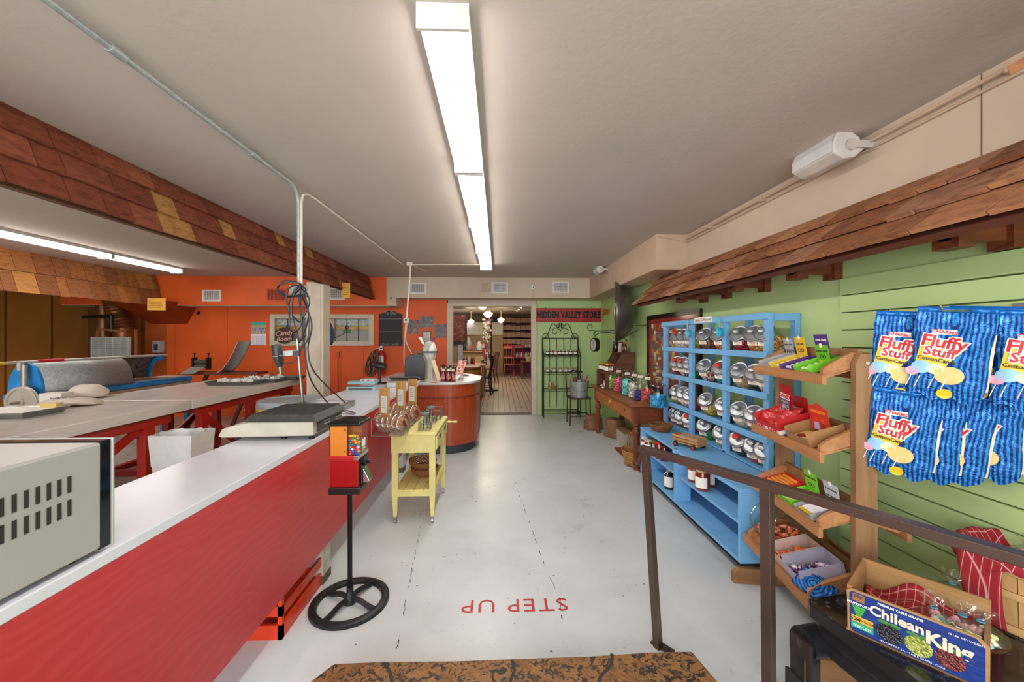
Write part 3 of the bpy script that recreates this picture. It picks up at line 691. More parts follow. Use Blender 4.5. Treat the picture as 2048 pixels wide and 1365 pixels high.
aa = [PI * .45 + PI * .55 * i / 12 for i in range(13)]; MB().prism([(RX * math.cos(a) * 1.04, zc + r * math.sin(a) * 1.04) for a in aa] + [(RX * math.cos(a) * .80, zc + r * math.sin(a) * .80) for a in aa[::-1]], y1 - .012, y1 + .012, 'xz').build('end_rib', BL, br)
MB().box(-.16, .13, ym, 1.0, zc - .02, zc - .012).build('bed_top', P('#b3a596', .5, var=.1), br)
MB().box(-.19, .18, y0 - .02, 1.05, zc - .08, zc - .03).box(-.19, .18, .25, 1.05, zc - .03, zc - .02).build('bed_frame', BL, br, bev=.004)
MB().box(.13, .18, y0 + .1, .98, zc - .17, zc - .085).build('wood_rail', WOOD('#b39c80', '#8f7555', 'y'), br)
MB().tube([(.0, y0 - .15, zc + r + .01), (.0, y1 + .1, zc + r + .012)], .014, 10).build('pipe', P('#c4bfb8', .4, .4), br)
MB().tube([(.0, y0 + .08, zc + r + .012), (.0, y0 + .3, zc + r + .013)], .017, 10).build('pipe_wrap', P('#b8181c', .5), br)
MB().tube([(.05, y0 - .06, zc + r - .01), (.05, y0 - .06, zc)], .022, 10).tube([(.02, y0 - .06, zc + r + .01), (.02, y0 - .06, zc + r - .06)], .03, 8).build('burner_pipe', P('#a19c94', .4, .5), br)
MB().tube(smooth_path([(0, y0 - .16, zc + r + .01), (.0, y0 - .22, zc + r), (.02, y0 - .3, zc + r - .08), (.05, y0 - .34, zc + r - .12)]), .013, 8).build('hose', P('#d6b62a', .45), br)
for y in (y0 + .02, 1.0):
    for x in (-.16, .15): MB().box(x - .025, x + .025, y - .025, y + .025, 0, zc - .08).build('leg', BL, br)
MB().bar((-.1, 0, .4), (.15, .95, .88), .03, .05).build('brace', P('#8b8175', .6), br)
M = Matrix.Translation((.10, y0 - .12, .88)) @ Matrix.Rotation(PI / 2, 4, 'X') @ Matrix.Rotation(0, 4, 'Z')
b = MB(); b.lathe([(.135, -.018), (.14, -.012), (.13, 0), (.14, .012), (.135, .018), (.115, .018), (.11, .006), (.03, .006), (.03, .02), (0, .02)], 32, M=M); b.lathe([(.11, -.006), (0, -.006)], 32, M=M)
b.build('pulley', P('#b9b1a5', .5, .3), br); MB().cyl((.10, y0 - .2, .88), (.10, y0 + .02, .88), .012, 10).build('axle', STEEL, br)
# bench with the drop-roller machine and scoop
bn = thing('work_bench', 'narrow brown bench against the orange wall holding a small black hand-cranked roller', 'bench', (-4.9, 6.6, 0))
b = MB().box(-.25, 1.0, -.15, .15, .86, .90); b.build('top', P('#6a3a26', .55, var=.15), bn)
for x in (-.2, .55): MB().bar((x + .3, 0, .86), (x - .05, 0, .0), .04, .05).build('leg', P('#5a2a18', .6), bn)
rm = thing('candy_roller', 'black hand-cranked candy roller clamped on the bench', 'machine', at_y(403, 740, 6.55))
b = MB(); [b.cyl((-.1, 0, z), (.1, 0, z), .035, 12) for z in (.06, .13)]; b.build('rollers', P('#6a6458', .4, .7), rm)
b = MB()
for x in (-.11, .11): b.box(x - .012, x + .012, -.05, .05, 0, .2).cyl((x, 0, .2), (x, 0, .26), .008, 8).ball((x, 0, .26), .018)
b.build('frame', IRON, rm); b = MB().add([(-.12, -.05, .05), (.1, -.05, .05), (-.12, -.3, -.04), (.1, -.3, -.04)], [(0, 1, 3, 2)]); b.build('chute', GALV, rm, solid=.004)
sc_ = at_y(440, 736, 6.5); b = MB()
def fs(u, v):
    a = -1.0 + 2.0 * u; L = .52 * v; bend = v * v * .25
    return (sc_.x + .06 + .05 + .30 * v + .0 * a, sc_.y + .16 * math.sin(a), sc_.z + .0 + .40 * v + .06 * (1 - math.cos(a)))
b.grid(lambda u, v: (sc_.x + .0 + .33 * v ** .8 + .10 * (1 - math.cos((u - .5) * 2.4)), sc_.y + (u - .5) * .34, sc_.z - .08 + .50 * v ** 1.25 + .02 * math.cos((u - .5) * 3)), 10, 10)
tag(b.build('metal_chute', P('#b4b8b6', .5, .1), solid=.006), 'curved galvanised metal chute rising beside the black roller', 'chute')
# window-unit evaporative panel and frame at the far left
q = at_y(228, 715, 6.6)
t_ = thing('air_cooler_panel', 'grey slotted ventilation panel leaning on a brown frame behind the batch roller', 'panel', (q.x, 6.55, 0))
b = MB().box(-.3, .3, -.02, .02, .9, 1.47); 
for i in range(18): b.mat(1).box(-.28, .28, -.026, -.02, .92 + i * .03, .932 + i * .03)
for i in range(6): b.mat(2).box(-.28 + i * .11, -.275 + i * .11, -.028, -.02, .91, 1.46)
b.build('panel', [P('#9c9d96', .5), P('#75776f', .6), P('#b5b5ad', .5)], t_)
b = MB().bar((-.42, .1, .0), (-.3, .1, 1.62), .03, .03).bar((-.3, .1, 1.6), (.1, .1, 1.57), .03, .03).bar((.3, .1, .0), (.3, .1, 1.6), .03, .03); b.build('stand', P('#8a5a38', .5), t_)
t_ = thing('duct', 'brown flexible metal duct curving down from behind the shingled band', 'duct', at_y(225, 600, 7.0))
b = MB(); pts = smooth_path([(.0, 0, .3), (.0, 0, .02), (.03, 0, -.15), (.12, 0, -.38), (.18, 0, -.6), (.18, 0, -.95)], 8); b.tube(pts, [.13 + .012 * (i % 2) for i in range(len(pts))], 18)
b.build('pipe', P('#85532c', .35, .5, var=.12), t_); MB().tube([(-.25, .1, .2), (-.25, .1, -.5), (-.2, .1, -.9)], .10, 14).build('rear_pipe', P('#7b4d2a', .35, .5), t_)
q = at_y(196, 635, 6.7); b = MB().tube([(q.x - .24, 6.7, q.z), (q.x + .22, 6.7, q.z + .03)], .028, 8).tube([(q.x + .22, 6.7, q.z + .03), (q.x + .22, 6.7, q.z - .25)], .03, 8); tag(b.build('bracket_arm', P('#151312', .3)), 'black wall arm in front of the brown duct', 'bracket')
q = at_y(315, 695, WALLB - .05); b = MB().box(q.x - .09, q.x - .05, WALLB - .03, WALLB - .001, q.z - .15, q.z + .1).mat(1).box(q.x - .05, q.x + .08, WALLB - .1, WALLB - .001, q.z - .1, q.z + .12).mat(2).box(q.x - .02, q.x + .05, WALLB - .104, WALLB - .1, q.z - .05, q.z + .06)
tag(b.build('control_box', [P('#a81c1c', .5), P('#b7b9ba', .4), P('#3a4a5a', .5)]), 'small grey control box with a red edge on the rust wall at the left', 'electrical box')
q = at_x(106, 587, LEFT); b = MB().ball((LEFT + .06, q.y, q.z), .05).box(LEFT, LEFT + .08, q.y - .03, q.y + .03, q.z - .04, q.z + .03); tag(b.build('sensor', STEEL), 'small metal sensor on the brown panelled wall', 'sensor')

# ---- bins, drum, stool
q = at_z(365, 850, .71); t_ = thing('trash_bin', 'white plastic rubbish bin with a liner bag between counter and marble table', 'bin', (-2.47, 3.14, 0))
def taper(b, x0, y0, z0, x1, y1, z1, n=1):
    return b.add([(-x0, -y0, z0), (x0, -y0, z0), (x0, y0, z0), (-x0, y0, z0), (-x1, -y1, z1), (x1, -y1, z1), (x1, y1, z1), (-x1, y1, z1)], [(3, 2, 1, 0), (0, 1, 5, 4), (1, 2, 6, 5), (2, 3, 7, 6), (3, 0, 4, 7)])
b = MB(); taper(b, .12, .09, 0, .15, .115, .70); b.build('body', P('#cfccc6', .4, var=.02), t_, bev=.015, solid=.004)
b = MB(); taper(b, .145, .112, .48, .16, .125, .715); b.f.pop(0); b.mi.pop(0); b.sm.pop(0)
b.grid(lambda u, v: ((.15 - .07 * v) * math.cos(u * 2 * PI) * 1.05, (.115 - .05 * v) * math.sin(u * 2 * PI) * 1.05, .715 - .3 * v + .01 * math.sin(u * 40)), 32, 5)
b.build('liner', P('#d6d4d1', .35, var=.03, scale=12), t_)
b = MB().box(.02, .08, -.112, -.110, .33, .42); b.build('sticker', SPECK(['#cfcabb', '#4b5b4a', '#cfcabb'], 50, .6), t_, rot=(math.radians(-3.3), 0, 0))
q = at_z(610, 800, .85); t_ = thing('drum', 'yellow plastic drum with a grey lid in front of the white column', 'drum', (-2.05, 3.93, 0))
MB().lathe([(.25, 0), (.262, .03), (.275, .82), (.27, .83)], 40).box(.2, .29, -.05, .05, .7, .78).build('body', P('#d2ae2e', .4, var=.05), t_)
MB().lathe([(.286, .79), (.29, .80), (.29, .835), (.28, .85), (.24, .853), (.235, .842), (0, .842)], 40).build('lid', P('#8f969b', .45), t_)
q = at_z(520, 800, .62); t_ = thing('stool', 'dark wooden stool standing behind the yellow drum', 'stool', (-2.72, 4.75, 0)); t_.location = (-2.52, 4.55, 0)
MB().lathe([(.15, .60), (.165, .61), (.165, .64), (.15, .65), (0, .65)], 24).build('seat', P('#3c1f16', .4), t_)
for k in range(4): a = PI / 4 + k * PI / 2; MB().tube([(.09 * math.cos(a), .09 * math.sin(a), .6), (.16 * math.cos(a), .16 * math.sin(a), 0)], [.018, .02], 8).build('leg', P('#351c14', .4), t_)
t_ = thing('plastic_tub', 'large off-white plastic tub on the floor under the nearer marble table', 'tub', (-3.5, 3.0, 0)); b = MB(); taper(b, .2, .3, 0, .24, .34, .55); b.build('body', P('#aaa093', .6, var=.08), t_, solid=.005)
t_ = thing('storage_box', 'low white box on the floor beyond the marble tables', 'box', (-4.45, 5.35, 0)); t_.location = (-3.6, 6.5, 0); MB().box(-.35, .35, -.25, .25, 0, .32).build('body', P('#b8afa3', .6, var=.08), t_, bev=.01); MB().box(-.37, .37, -.27, .27, .32, .35).build('lid', P('#c2bab0', .5), t_)

# ---- heat gun on its stand, silver conduit with power box, hanging cables
BLKC = P('#1d1d20', .4)
q0 = at_y(594, 678, 3.2); q1 = at_z(606, 812, .9)
hs = thing('heat_gun_stand', 'bent metal rod stand with a flat arm, rising behind the counter scale', 'stand', (q1.x, q1.y, .9))
top = at_y(594, 678, q1.y) - Vector((q1.x, q1.y, .9)); MB().tube([(0, 0, .0), tuple(top)], .011, 10).lathe([(.03, 0), (.03, .012)], 16).build('rod', STEEL, hs)
a0 = at_y(598, 705, q1.y) - Vector((q1.x, q1.y, .9)); a1 = at_y(566, 708, q1.y) - Vector((q1.x, q1.y, .9)); MB().bar(a0, a1, .008, .04).build('arm', STEEL, hs)
hp = at_y(556, 710, q1.y); hg = thing('heat_gun', 'dark grey heat gun pointing down over the paper trays', 'heat gun', hp, 0)
M = Matrix.Rotation(math.radians(-9), 4, 'Y'); b = MB(); b.T = M
b.lathe([(.0, .085), (.035, .085), (.038, .07), (.038, -.02), (.033, -.06), (.025, -.09), (.02, -.1)], 20); b.build('body', P('#38393d', .4), hg)
b = MB(); b.T = M; b.lathe([(.018, -.1), (.018, -.155), (.0, -.155)], 16); b.build('nozzle', P('#8a7d68', .4, .8), hg)
b = MB(); b.T = M; b.lathe([(.041, -.02), (.041, -.005)], 20, cap=False); b.build('clamp', STEEL, hg, solid=.003)
MB().tube(smooth_path([(.02, -.04, .05), (.03, -.05, .0), (.035, -.045, -.05), (.06, -.02, -.07), (.13, 0, -.05), (.19, 0, .06), (.215, 0, .2), (.2, .0, .35)]), .005, 6).build('cable', BLKC, hg)
cx = -1.4; cy = 2.78
cd = thing('conduit', 'silver metal conduit running along the ceiling and bending down to a power box', 'conduit', (cx, cy, 1.75))
pz = .78 - .01
b = MB().tube([(0, -4, pz - .02), (0, -.12, pz - .02)] + [(0, -.12 + .12 * math.sin(a), pz - .14 + .12 * math.cos(a)) for a in [PI / 2 * i / 8 for i in range(1, 9)]] + [(0.005, 0, .06)], .0125, 10)
for y in (-1.3, -2.2, -.5): b.tube([(0, y - .03, pz - .02), (0, y + .03, pz - .02)], .018, 10)
b.build('pipe', GALV, cd)
b = MB()
b.tube([(.035, 2.85, pz - .02), (.02, .2, pz - .02), (.02, .08, pz - .03), (.02, .02, pz - .06), (.02, 0, pz - .12), (.02, 0, .06)], .009, 8); b.build('white_pipe', P('#c9beb0', .5), cd)
MB().box(-.05, .045, -.03, .04, -.0, .07).mat(1).box(-.06, .055, -.032, .03, -.01, 0).build('power_box', [P('#8f8a80', .5), P('#5c5a54', .5)], cd, bev=.003)
cb = thing('cable_bundle', 'tangle of black cables looped over the power box and hanging beside the white column', 'cable', (cx, cy - .02, 1.75))
loops = MB()
for (w_, h_, dx, dz, ph) in ((.075, .055, -.03, .04, 0), (.06, .12, .04, -.07, 1), (.045, .2, .05, -.13, 2), (.09, .05, .0, .03, 3), (.05, .16, .02, -.1, 4)):
    loops.tube([(dx + w_ * math.cos(a) + .01 * math.sin(3 * a + ph), -.045 - .006 * ph + .01 * math.sin(2 * a), dz + h_ * math.sin(a)) for a in [2 * PI * i / 28 for i in range(28)]], .005, 6, closed=True)
loops.build('coils', BLKC, cb)
pe = at_z(660, 812, .93) - Vector((cx, cy - .02, 1.75)); pe2 = at_z(690, 806, .93) - Vector((cx, cy - .02, 1.75))
MB().tube(smooth_path([(.03, -.04, 0), (.06, -.04, -.2), (.07, -.03, -.4), (.1, 0, -.6), tuple(pe)]), .005, 6).build('cable', BLKC, cb)
MB().tube(smooth_path([(.05, -.04, 0), (.12, -.04, -.2), (.09, -.03, -.38), (.13, 0, -.55), tuple(pe2)]), .005, 6).build('cable', BLKC, cb)
MB().tube(smooth_path([(.04, -.04, 0), (.1, -.05, -.1), (.1, -.05, -.3), (.04, -.05, -.38)]), .005, 6).box(-.0, .045, -.06, -.04, -.42, -.385).build('plug', BLKC, cb)
# white drop pole to the grinder
dp = at_y(820, 530, 5.6)
cd2 = thing('conduit', 'white conduit crossing the ceiling to the light and dropping towards the grinder', 'conduit', (dp.x, 5.6, CEIL - .03))
e = at_y(813, 638, 5.6) - Vector((dp.x, 5.6, CEIL - .03))
MB().box(-.04, .04, -.04, .04, -.02, .03).tube([(0, 0, 0), (-dp.x - .27, 0, .01)], .009, 8).tube([(0, 0, .01), (.12, .6, .01)], .009, 8).build('ceiling_run', P('#c9beb0', .5), cd2)
MB().tube([(0, 0, 0), (.004, 0, -.06), (-.005, 0, -.2), tuple(e)], .012, 10).build('drop_pipe', P('#d3cac0', .5), cd2)
MB().box(e.x - .035, e.x + .03, -.03, .03, e.z - .06, e.z + .01).mat(1).cyl((e.x, -.031, e.z - .02), (e.x, -.034, e.z - .02), .016, 12).build('outlet_box', [P('#c9c2b8', .5), BLACK], cd2)
g1 = at_z(828, 755, .95) - Vector((dp.x, 5.6, CEIL - .03))
MB().tube(smooth_path([(e.x - .01, 0, e.z - .05), (e.x - .03, 0, e.z - .35), (e.x - .01, -.1, e.z - .62), (e.x + .06, -.2, e.z - .72)]), .007, 6).tube(smooth_path([(e.x + .01, 0, e.z - .05), (e.x - .01, 0, e.z - .3), (e.x + .1, -.1, e.z - .5), (e.x + .26, -.2, e.z - .74)]), .006, 6).build('cord', P('#c5b9a8', .5), cd2)

# ================================================================ RIGHT SIDE
# ---- slatted panelling and sacks of cotton candy
ye = at_x(1686, 700, WALLR).y
b = MB(); zs = [0.12 + i * .098 for i in range(20)]
for z in zs:
    if z > 1.72: break
    y0_ = ye if not (.8 < z < 1.5) else ye
    b.box(WALLR - .018, WALLR, -.5, ye, z + .008, z + .098)
b.mat(1).box(WALLR - .006, WALLR, -.5, ye, .1, 1.76)
sw = thing('slat_wall', 'green slatted wall panel with dark grooves behind the blue candy bags', 'wall panel', (0, 0, 0)); b.build('slats', [GREEN, P('#5d6b35', .8)], sw)
b = MB().box(WALLR - .03, WALLR, ye + .0, 2.45, 0, .12); struct('baseboard_right', b, GREEN)
# cotton candy bag
def foil():
    m, t = base('blue_foil', .16, .45, .8); v = coords(t); w_ = t.add('ShaderNodeTexWave', wave_type='RINGS', rings_direction='Z'); w_.inputs['Scale'].default_value = 24; w_.inputs['Distortion'].default_value = 5; w_.inputs['Detail Scale'].default_value = .6
    mp = t.add('ShaderNodeMapping'); mp.inputs['Location'].default_value = (0, .0, -.02); t.l(v, mp.inputs['Vector']); t.l(mp.outputs[0], w_.inputs['Vector'])
    t.l(ramp(t, w_.outputs['Fac'], [(.15, '#07318a'), (.5, '#0e63bf'), (.85, '#2a98df')]), t.b.inputs['Base Color'])
    bump(t, noisen(t, v, 17, 5, .6, 1.6), .8, .03); return m
FOIL = foil(); GUS = SPECK(['#0b4f8c', '#1591a8', '#0f6fb0'], 18, .2, .5)
YEL = P('#e6c22c', .4); PINKB = P('#e2a3b8', .5); PALEB = P('#8fc3e6', .5)
def candy_bag(loc, rz, label, tilt=0, first=[]):
    if first:
        return dup(first[0], label, loc, (0, tilt, rz))
    # local frame: x = width, y = thickness (front is -y), z = down from the hook at 0
    t = thing('candy_bag', label, 'candy bag', loc, 0, 'hanging bags of cotton candy', rot=(0, tilt, rz))
    W, H_, D = .108, .345, .026
    def side(sg):
        def f(u, v):
            x = (u - .5) * 2 * W * (1 - .10 * (1 - v) ** 6 + .03 * math.sin(v * 9)); z = -H_ * (1 - v)
            puff = (max(0, 1 - (2 * u - 1) ** 4) * max(0, math.sin(PI * min(1, max(0, (v - .05) / .83)))) ** .55)
            n = noise.noise(Vector((x * 16, z * 16, sg * 3))) * .012 + noise.noise(Vector((x * 40, z * 30, sg))) * .004
            return (x, sg * (.003 + D * puff + n * puff), z + (.012 * math.sin(u * 14) if v < .05 else 0))
        return f
    b = MB().grid(side(-1), 20, 30).grid(side(1), 20, 30); bag = b.build('pouch', FOIL, t)
    # printed art following the front
    f = side(-1)
    def on(x, z, e=.004): 
        u = x / (2 * W) + .5; v = 1 + z / H_; return f(u, v)[1] - e
    def patch(poly, mat, nm, e=.006):
        b = MB(); cx_ = sum(p[0] for p in poly) / len(poly); cz_ = sum(p[1] for p in poly) / len(poly); n = len(poly)
        vs = [(cx_, on(cx_, cz_, e), cz_)]
        for q in (.5, 1):
            for p in poly: X = cx_ + (p[0] - cx_) * q; Z = cz_ + (p[1] - cz_) * q; vs.append((X, on(X, Z, e), Z))
        fs = [(0, 1 + i, 1 + (i + 1) % n) for i in range(n)] + [(1 + i, 1 + n + i, 1 + n + (i + 1) % n, 1 + (i + 1) % n) for i in range(n)]
        b.add(vs, fs, True); return b.build(nm, mat, t)
    def circ(x, z, r, k=14, sx=1): return [(x + r * sx * math.cos(2 * PI * i / k), z + r * math.sin(2 * PI * i / k)) for i in range(k)]
    patch([(-.085, -.115), (-.03, -.105), (.045, -.115), (.04, -.14), (.0, -.2), (-.02, -.245), (-.05, -.235), (-.095, -.215)], YEL, 'yellow_cone')
    for (x, z, r, m_) in ((-.10, -.245, .018, PINKB), (-.075, -.225, .026, PALEB), (-.035, -.228, .022, P('#cfe0b0', .5)), (.005, -.25, .036, P('#dcc07a', .5)), (.0, -.325, .02, YEL)):
        patch(circ(x, z, r, sx=1.15), m_, 'balloon_art', .008)
    b = MB()
    for x in (-.10, -.075, -.035, .0): b.bar((x, on(x, -.27, .009), -.26), (x - .012, on(x - .012, -.3, .009), -.31), .003, .002)
    b.build('stick_art', WHITEINK, t)
    patch([(-.06, -.07), (.01, -.068), (.012, -.088), (-.058, -.09)], WHITEINK, 'badge', .007)
    def wrap(o):
        for v in o.data.vertices: v.co.y += on(v.co.x, v.co.z, .009)
    def wt(s, size, x, z, mat, **k): wrap(text(s, size, plane_M((x, 0, z), (1, 0, -.12), (0, 0, 1)), mat, t, depth=.0005, **k))
    wt('CHARMS', .018, -.024, -.079, REDINK, bold=.0006)
    wt('Fluffy', .064, -.022, -.122, WHITEINK, bold=.0052, spacing=.95); wt('Fluffy', .064, -.022, -.122, REDINK, bold=.0016, spacing=.95, name='lettering_red') 
    wt('Stuff', .05, -.03, -.162, WHITEINK, bold=.0046); wt('Stuff', .05, -.03, -.162, REDINK, bold=.0014, name='lettering_red')
    for o in [c for c in bpy.data.objects if c.parent == t and c.name.startswith('lettering_red')]:
        for v in o.data.vertices: v.co.y -= .0014
    wt('CottonCandy', .02, -.035, -.192, INK, bold=.0004)
    b = MB().add([(W * .97, -.004, -.08), (W * 1.05, .0, -.08), (W * 1.05, .0, -.30), (W * .97, -.004, -.30)], [(0, 1, 2, 3)]); b.build('side_seam', P('#c9c4a8', .5), t)
    b = MB().grid(lambda u, v: ((u - .5) * 2 * W, .004 * math.sin(u * 30), .0 + .022 * v), 24, 1); b.build('top_seal', P('#1c6fc4', .25, .3), t, solid=.003)
    first.append(t); return t
BA = -.84      # bags face the aisle and a little towards the camera
def bag_at(px, py, dep, label, rz=0, tilt=0):
    r = ray(px, py); q = at_y(px, py, dep / (.74 * r.x / r.y + .68)); o = candy_bag(tuple(q), BA + rz, label, tilt); o.scale = (.93, .93, .95); return o
# px, py of the top centre, distance in front of the wall corner
bags = [(1820, 634, 2.27, .05, .10, 'blue foil cotton candy bag hanging in the upper row, leftmost, beside the wooden rack'),
        (1862, 634, 2.33, .0, .06, 'blue foil candy bag half hidden behind the leftmost one of the upper row'),
        (1912, 626, 2.23, .0, .10, 'large blue foil candy bag in front, second full front of the upper row'),
        (1978, 624, 2.30, .05, .08, 'blue foil candy bag directly behind the second full front of the upper row'),
        (2090, 632, 2.25, .0, .06, 'blue foil candy bag of the upper row cut by the right picture edge'),
        (1814, 792, 2.25, .0, .10, 'blue foil cotton candy bag in the lower row, leftmost with full front showing'),
        (1858, 796, 2.29, .03, .07, 'blue foil candy bag second from the left in the lower row'),
        (1918, 796, 2.32, -.05, .12, 'blue foil candy bag third from the left in the lower row, tilted'),
        (1968, 788, 2.36, .0, .04, 'rightmost blue foil candy bag of the lower row')]
for (px, py, Y, rz, tl, lb) in bags: bag_at(px, py, Y, lb, rz, tl)
for (px, py, zz) in ((1850, 630, 0), (1960, 622, 0), (1870, 790, 0)):
    q = at_x(px, py, 1.78); b = MB().tube([(WALLR - .02, q.y, q.z + .0), (1.64, q.y, q.z + .0), (1.625, q.y, q.z + .02)], .004, 6).box(WALLR - .024, WALLR - .018, q.y - .03, q.y + .03, q.z - .03, q.z + .03)
    tag(b.build('wall_hook', STEEL), 'long metal hook on the slat wall holding the ' + {1850: 'left bags of the upper row', 1960: 'right bags of the upper row', 1870: 'lower row of bags'}[px], 'hook', 'slat wall hooks')

# ---- blue display shelf with tilted candy jars
SX, SYN, SYF = 1.75, 2.47, 4.09
sh = thing('display_shelf', 'tall light blue display shelf holding rows of tilted candy jars', 'shelf', (SX, (SYN + SYF) / 2, 0)); oy = (SYN + SYF) / 2
posts = [SYN + .025, at_x(1448, 700, SX).y, at_x(1380, 700, SX).y, SYF - .025]
SB = .215
for y in posts:
    MB().box(0, .035, y - .025 - oy, y + .025 - oy, .56, 1.615).build('front_post', BLUEP, sh, bev=.002)
    MB().box(SB - .035, SB, y - .022 - oy, y + .022 - oy, 0, 1.615).build('back_post', BLUEP, sh, bev=.002)
zb_ = [1.34, 1.07, .782]
for z in [1.597] + zb_: MB().box(-.012, .003, SYN - oy, SYF - oy, z - .022, z + .022).build('front_rail', BLUEP, sh, bev=.002)
for z in zb_ + [.575]: MB().box(0.0, SB - .036, SYN + .002 - oy, SYF - .002 - oy, z - .01, z + .0).build('shelf_board', BLUEP, sh)
for z in (1.59, .3):
    for ya_ in (SYN, SYF - .03): MB().box(0.036, SB - .036, ya_ - oy, ya_ + .03 - oy, z - .025, z + .02).build('side_rail', BLUEP, sh)
# price card and measuring scoops
q = at_x(1406, 642, SX - .014); t_ = thing('price_card', 'white handwritten price card pinned to the top rail of the blue shelf', 'sign', (SX - .015, q.y, 1.607)); MB().box(-.003, 0, -.14, .14, -.024, .024).build('card', P('#e8e0d8', .7), t_)
text('Big Jars 12.99/pound', .03, plane_M((-.0035, 0, -.002), (0, -1, 0), (0, 0, 1)), INK, t_, depth=.0002, shear=.2)
def scoop(px, py, lb, col):
    q = at_x(px, py, SX - .03); t = thing('measuring_scoop', lb, 'scoop', tuple(q)); M = Matrix.Rotation(-PI / 2, 4, 'Y') @ Matrix.Rotation(0, 4, 'Z')
    b = MB(); b.lathe([(.028, -.03), (.038, .0), (.04, .002), (.036, 0), (.026, -.027), (0, -.027)], 24, M=M); b.build('cup', P(col, .35), t)
    MB().box(-.004, .0, -.009, .009, .03, .125).build('handle', P(col, .35), t, bev=.002)
scoop(1375, 667, 'light blue measuring scoop hanging on the top rail, farther one', '#5fb4cf'); scoop(1438, 664, 'turquoise measuring scoop hanging on the top rail, nearer one', '#3fb0c8')
# jars
LIDM = P('#a3a7ab', .34, .75, var=.1, scale=30); REDK = P('#c8221c', .35)
def jar_mesh():
    prof = [(0, -.082), (.05, -.08), (.078, -.05), (.084, -.01), (.078, .03), (.06, .055), (.05, .065), (.05, .085)]
    return MB().lathe(prof, 28, M=Matrix.Diagonal((1, .86, 1, 1)), cap=False)
JT = math.radians(-52)       # the mouth leans out to the aisle
def make_jar(knob):
    t = thing('candy_jar', 'x', 'jar', (0, 0, 0)); R_ = Matrix.Rotation(JT, 4, 'Y'); b = jar_mesh(); b.v = [tuple(R_ @ Vector(v)) for v in b.v]; b.build('glass_body', CLEAR, t)
    b = MB(); b.T = R_; b.lathe([(.051, .068), (.064, .072), (.066, .088), (.06, .093), (.052, .090), (.02, .095), (.0, .0955)], 28); b.build('lid', LIDM, t, angle=25)
    b = MB(); b.T = R_; b.lathe([(.008, .095), (.01, .108), (.021, .113), (.022, .121), (.014, .126), (0, .127)], 16); b.build('knob', REDK if knob else LIDM, t)
    b = MB().cbox((-.093, -.01, -.014), (.0025, .062, .026), (0, math.radians(-12), 0)); b.build('label_card', P('#e9dccb', .7), t)
    b = MB()
    for k in range(3): b.cbox((-.0955 + .0015 * k, -.01, -.007 - k * .007), (.001, .045 - .01 * k, .002), (0, math.radians(-12), 0))
    b.build('handwriting', P('#8a3a34', .7), t)
    return t
protoj = {0: make_jar(0), 1: make_jar(1)}; usedj = {0: False, 1: False}
def candy_fill(level, mat):
    R_ = Matrix.Rotation(JT, 4, 'Y'); prof = [(0, -.079), (.047, -.077), (.075, -.048), (.081, -.01), (.075, .028), (.056, .053), (.0, .06)]
    b = MB().lathe(prof, 28, M=Matrix.Diagonal((1, .86, 1, 1)), cap=False); vs = []
    for v in b.v:
        p_ = R_ @ Vector(v)
        if p_.z > level: p_.z = level + .006 * noise.noise(p_ * 90)
        vs.append(tuple(p_))
    b.v = vs; return b
MIX = ['#c9382c', '#e5b72a', '#2f8a3c', '#efe4d6', '#d9662c']
K = {'mix': MIX, 'tan': ['#cfa878', '#e3c79a', '#b98a5a'], 'yellow': ['#d9b32a', '#b98c1a', '#e8cf5a'], 'red': ['#a9151c', '#c4262c', '#8c0f14'], 'green': ['#1f8a44', '#2fa85a', '#146a34'],
     'pink': ['#c2334e', '#d94f6a', '#a8243c'], 'teal': ['#2aa6ac', '#3fc0c4', '#1f8a90'], 'black': ['#26292c', '#3b4046', '#181a1c'], 'cream': ['#e8dcc0', '#d9c8a0', '#f2ead8'], 'white': ['#efe9e0', '#dcd5cc', '#c9626a'],
     'brown': ['#6b3a22', '#8a5230', '#4f2a18', '#a8743c'], 'orange': ['#d9622a', '#e8882a', '#c23a1c', '#f0d8a0'], 'peppermint': ['#c22a30', '#f0e6dc', '#e8dcd2', '#a81c24']}
nameK = {'mix': 'multicoloured', 'peppermint': 'red and white', 'cream': 'cream-coloured'}
rows = [(1.34, [(1347, 'cream', 1), (1358, 'white', 0), (1371, 'yellow', 0), (1400, 'brown', 0), (1429, 'orange', 0), (1467, 'red', 0), (1496, 'orange', 0), (1525, 'mix', 0)]),
    (1.07, [(1346, 'red', 1), (1358, 'peppermint', 1), (1371, 'green', 0), (1400, 'peppermint', 0), (1431, 'teal', 1), (1467, 'tan', 0), (1497, 'black', 0), (1525, 'cream', 0)]),
    (.782, [(1345, 'mix', 0), (1358, 'white', 0), (1371, 'pink', 0), (1403, 'yellow', 0), (1436, 'black', 0), (1467, 'cream', 0), (1496, 'tan', 0), (1525, 'pink', 0)]),
    (.56, [(1343, 'pink', 0), (1354, 'brown', 0), (1369, 'red', 1), (1400, 'green', 0), (1433, 'mix', 0), (1466, 'black', 1), (1495, 'pink', 0), (1523, 'green', 0)])]
rn = ['top row', 'second row down', 'third row down', 'bottom row']
pos = ['far bay, leftmost', 'far bay, middle', 'far bay, rightmost', 'middle bay, left', 'middle bay, right', 'near bay, left', 'near bay, middle', 'near bay, rightmost']
fills = {}
JS = 1.0
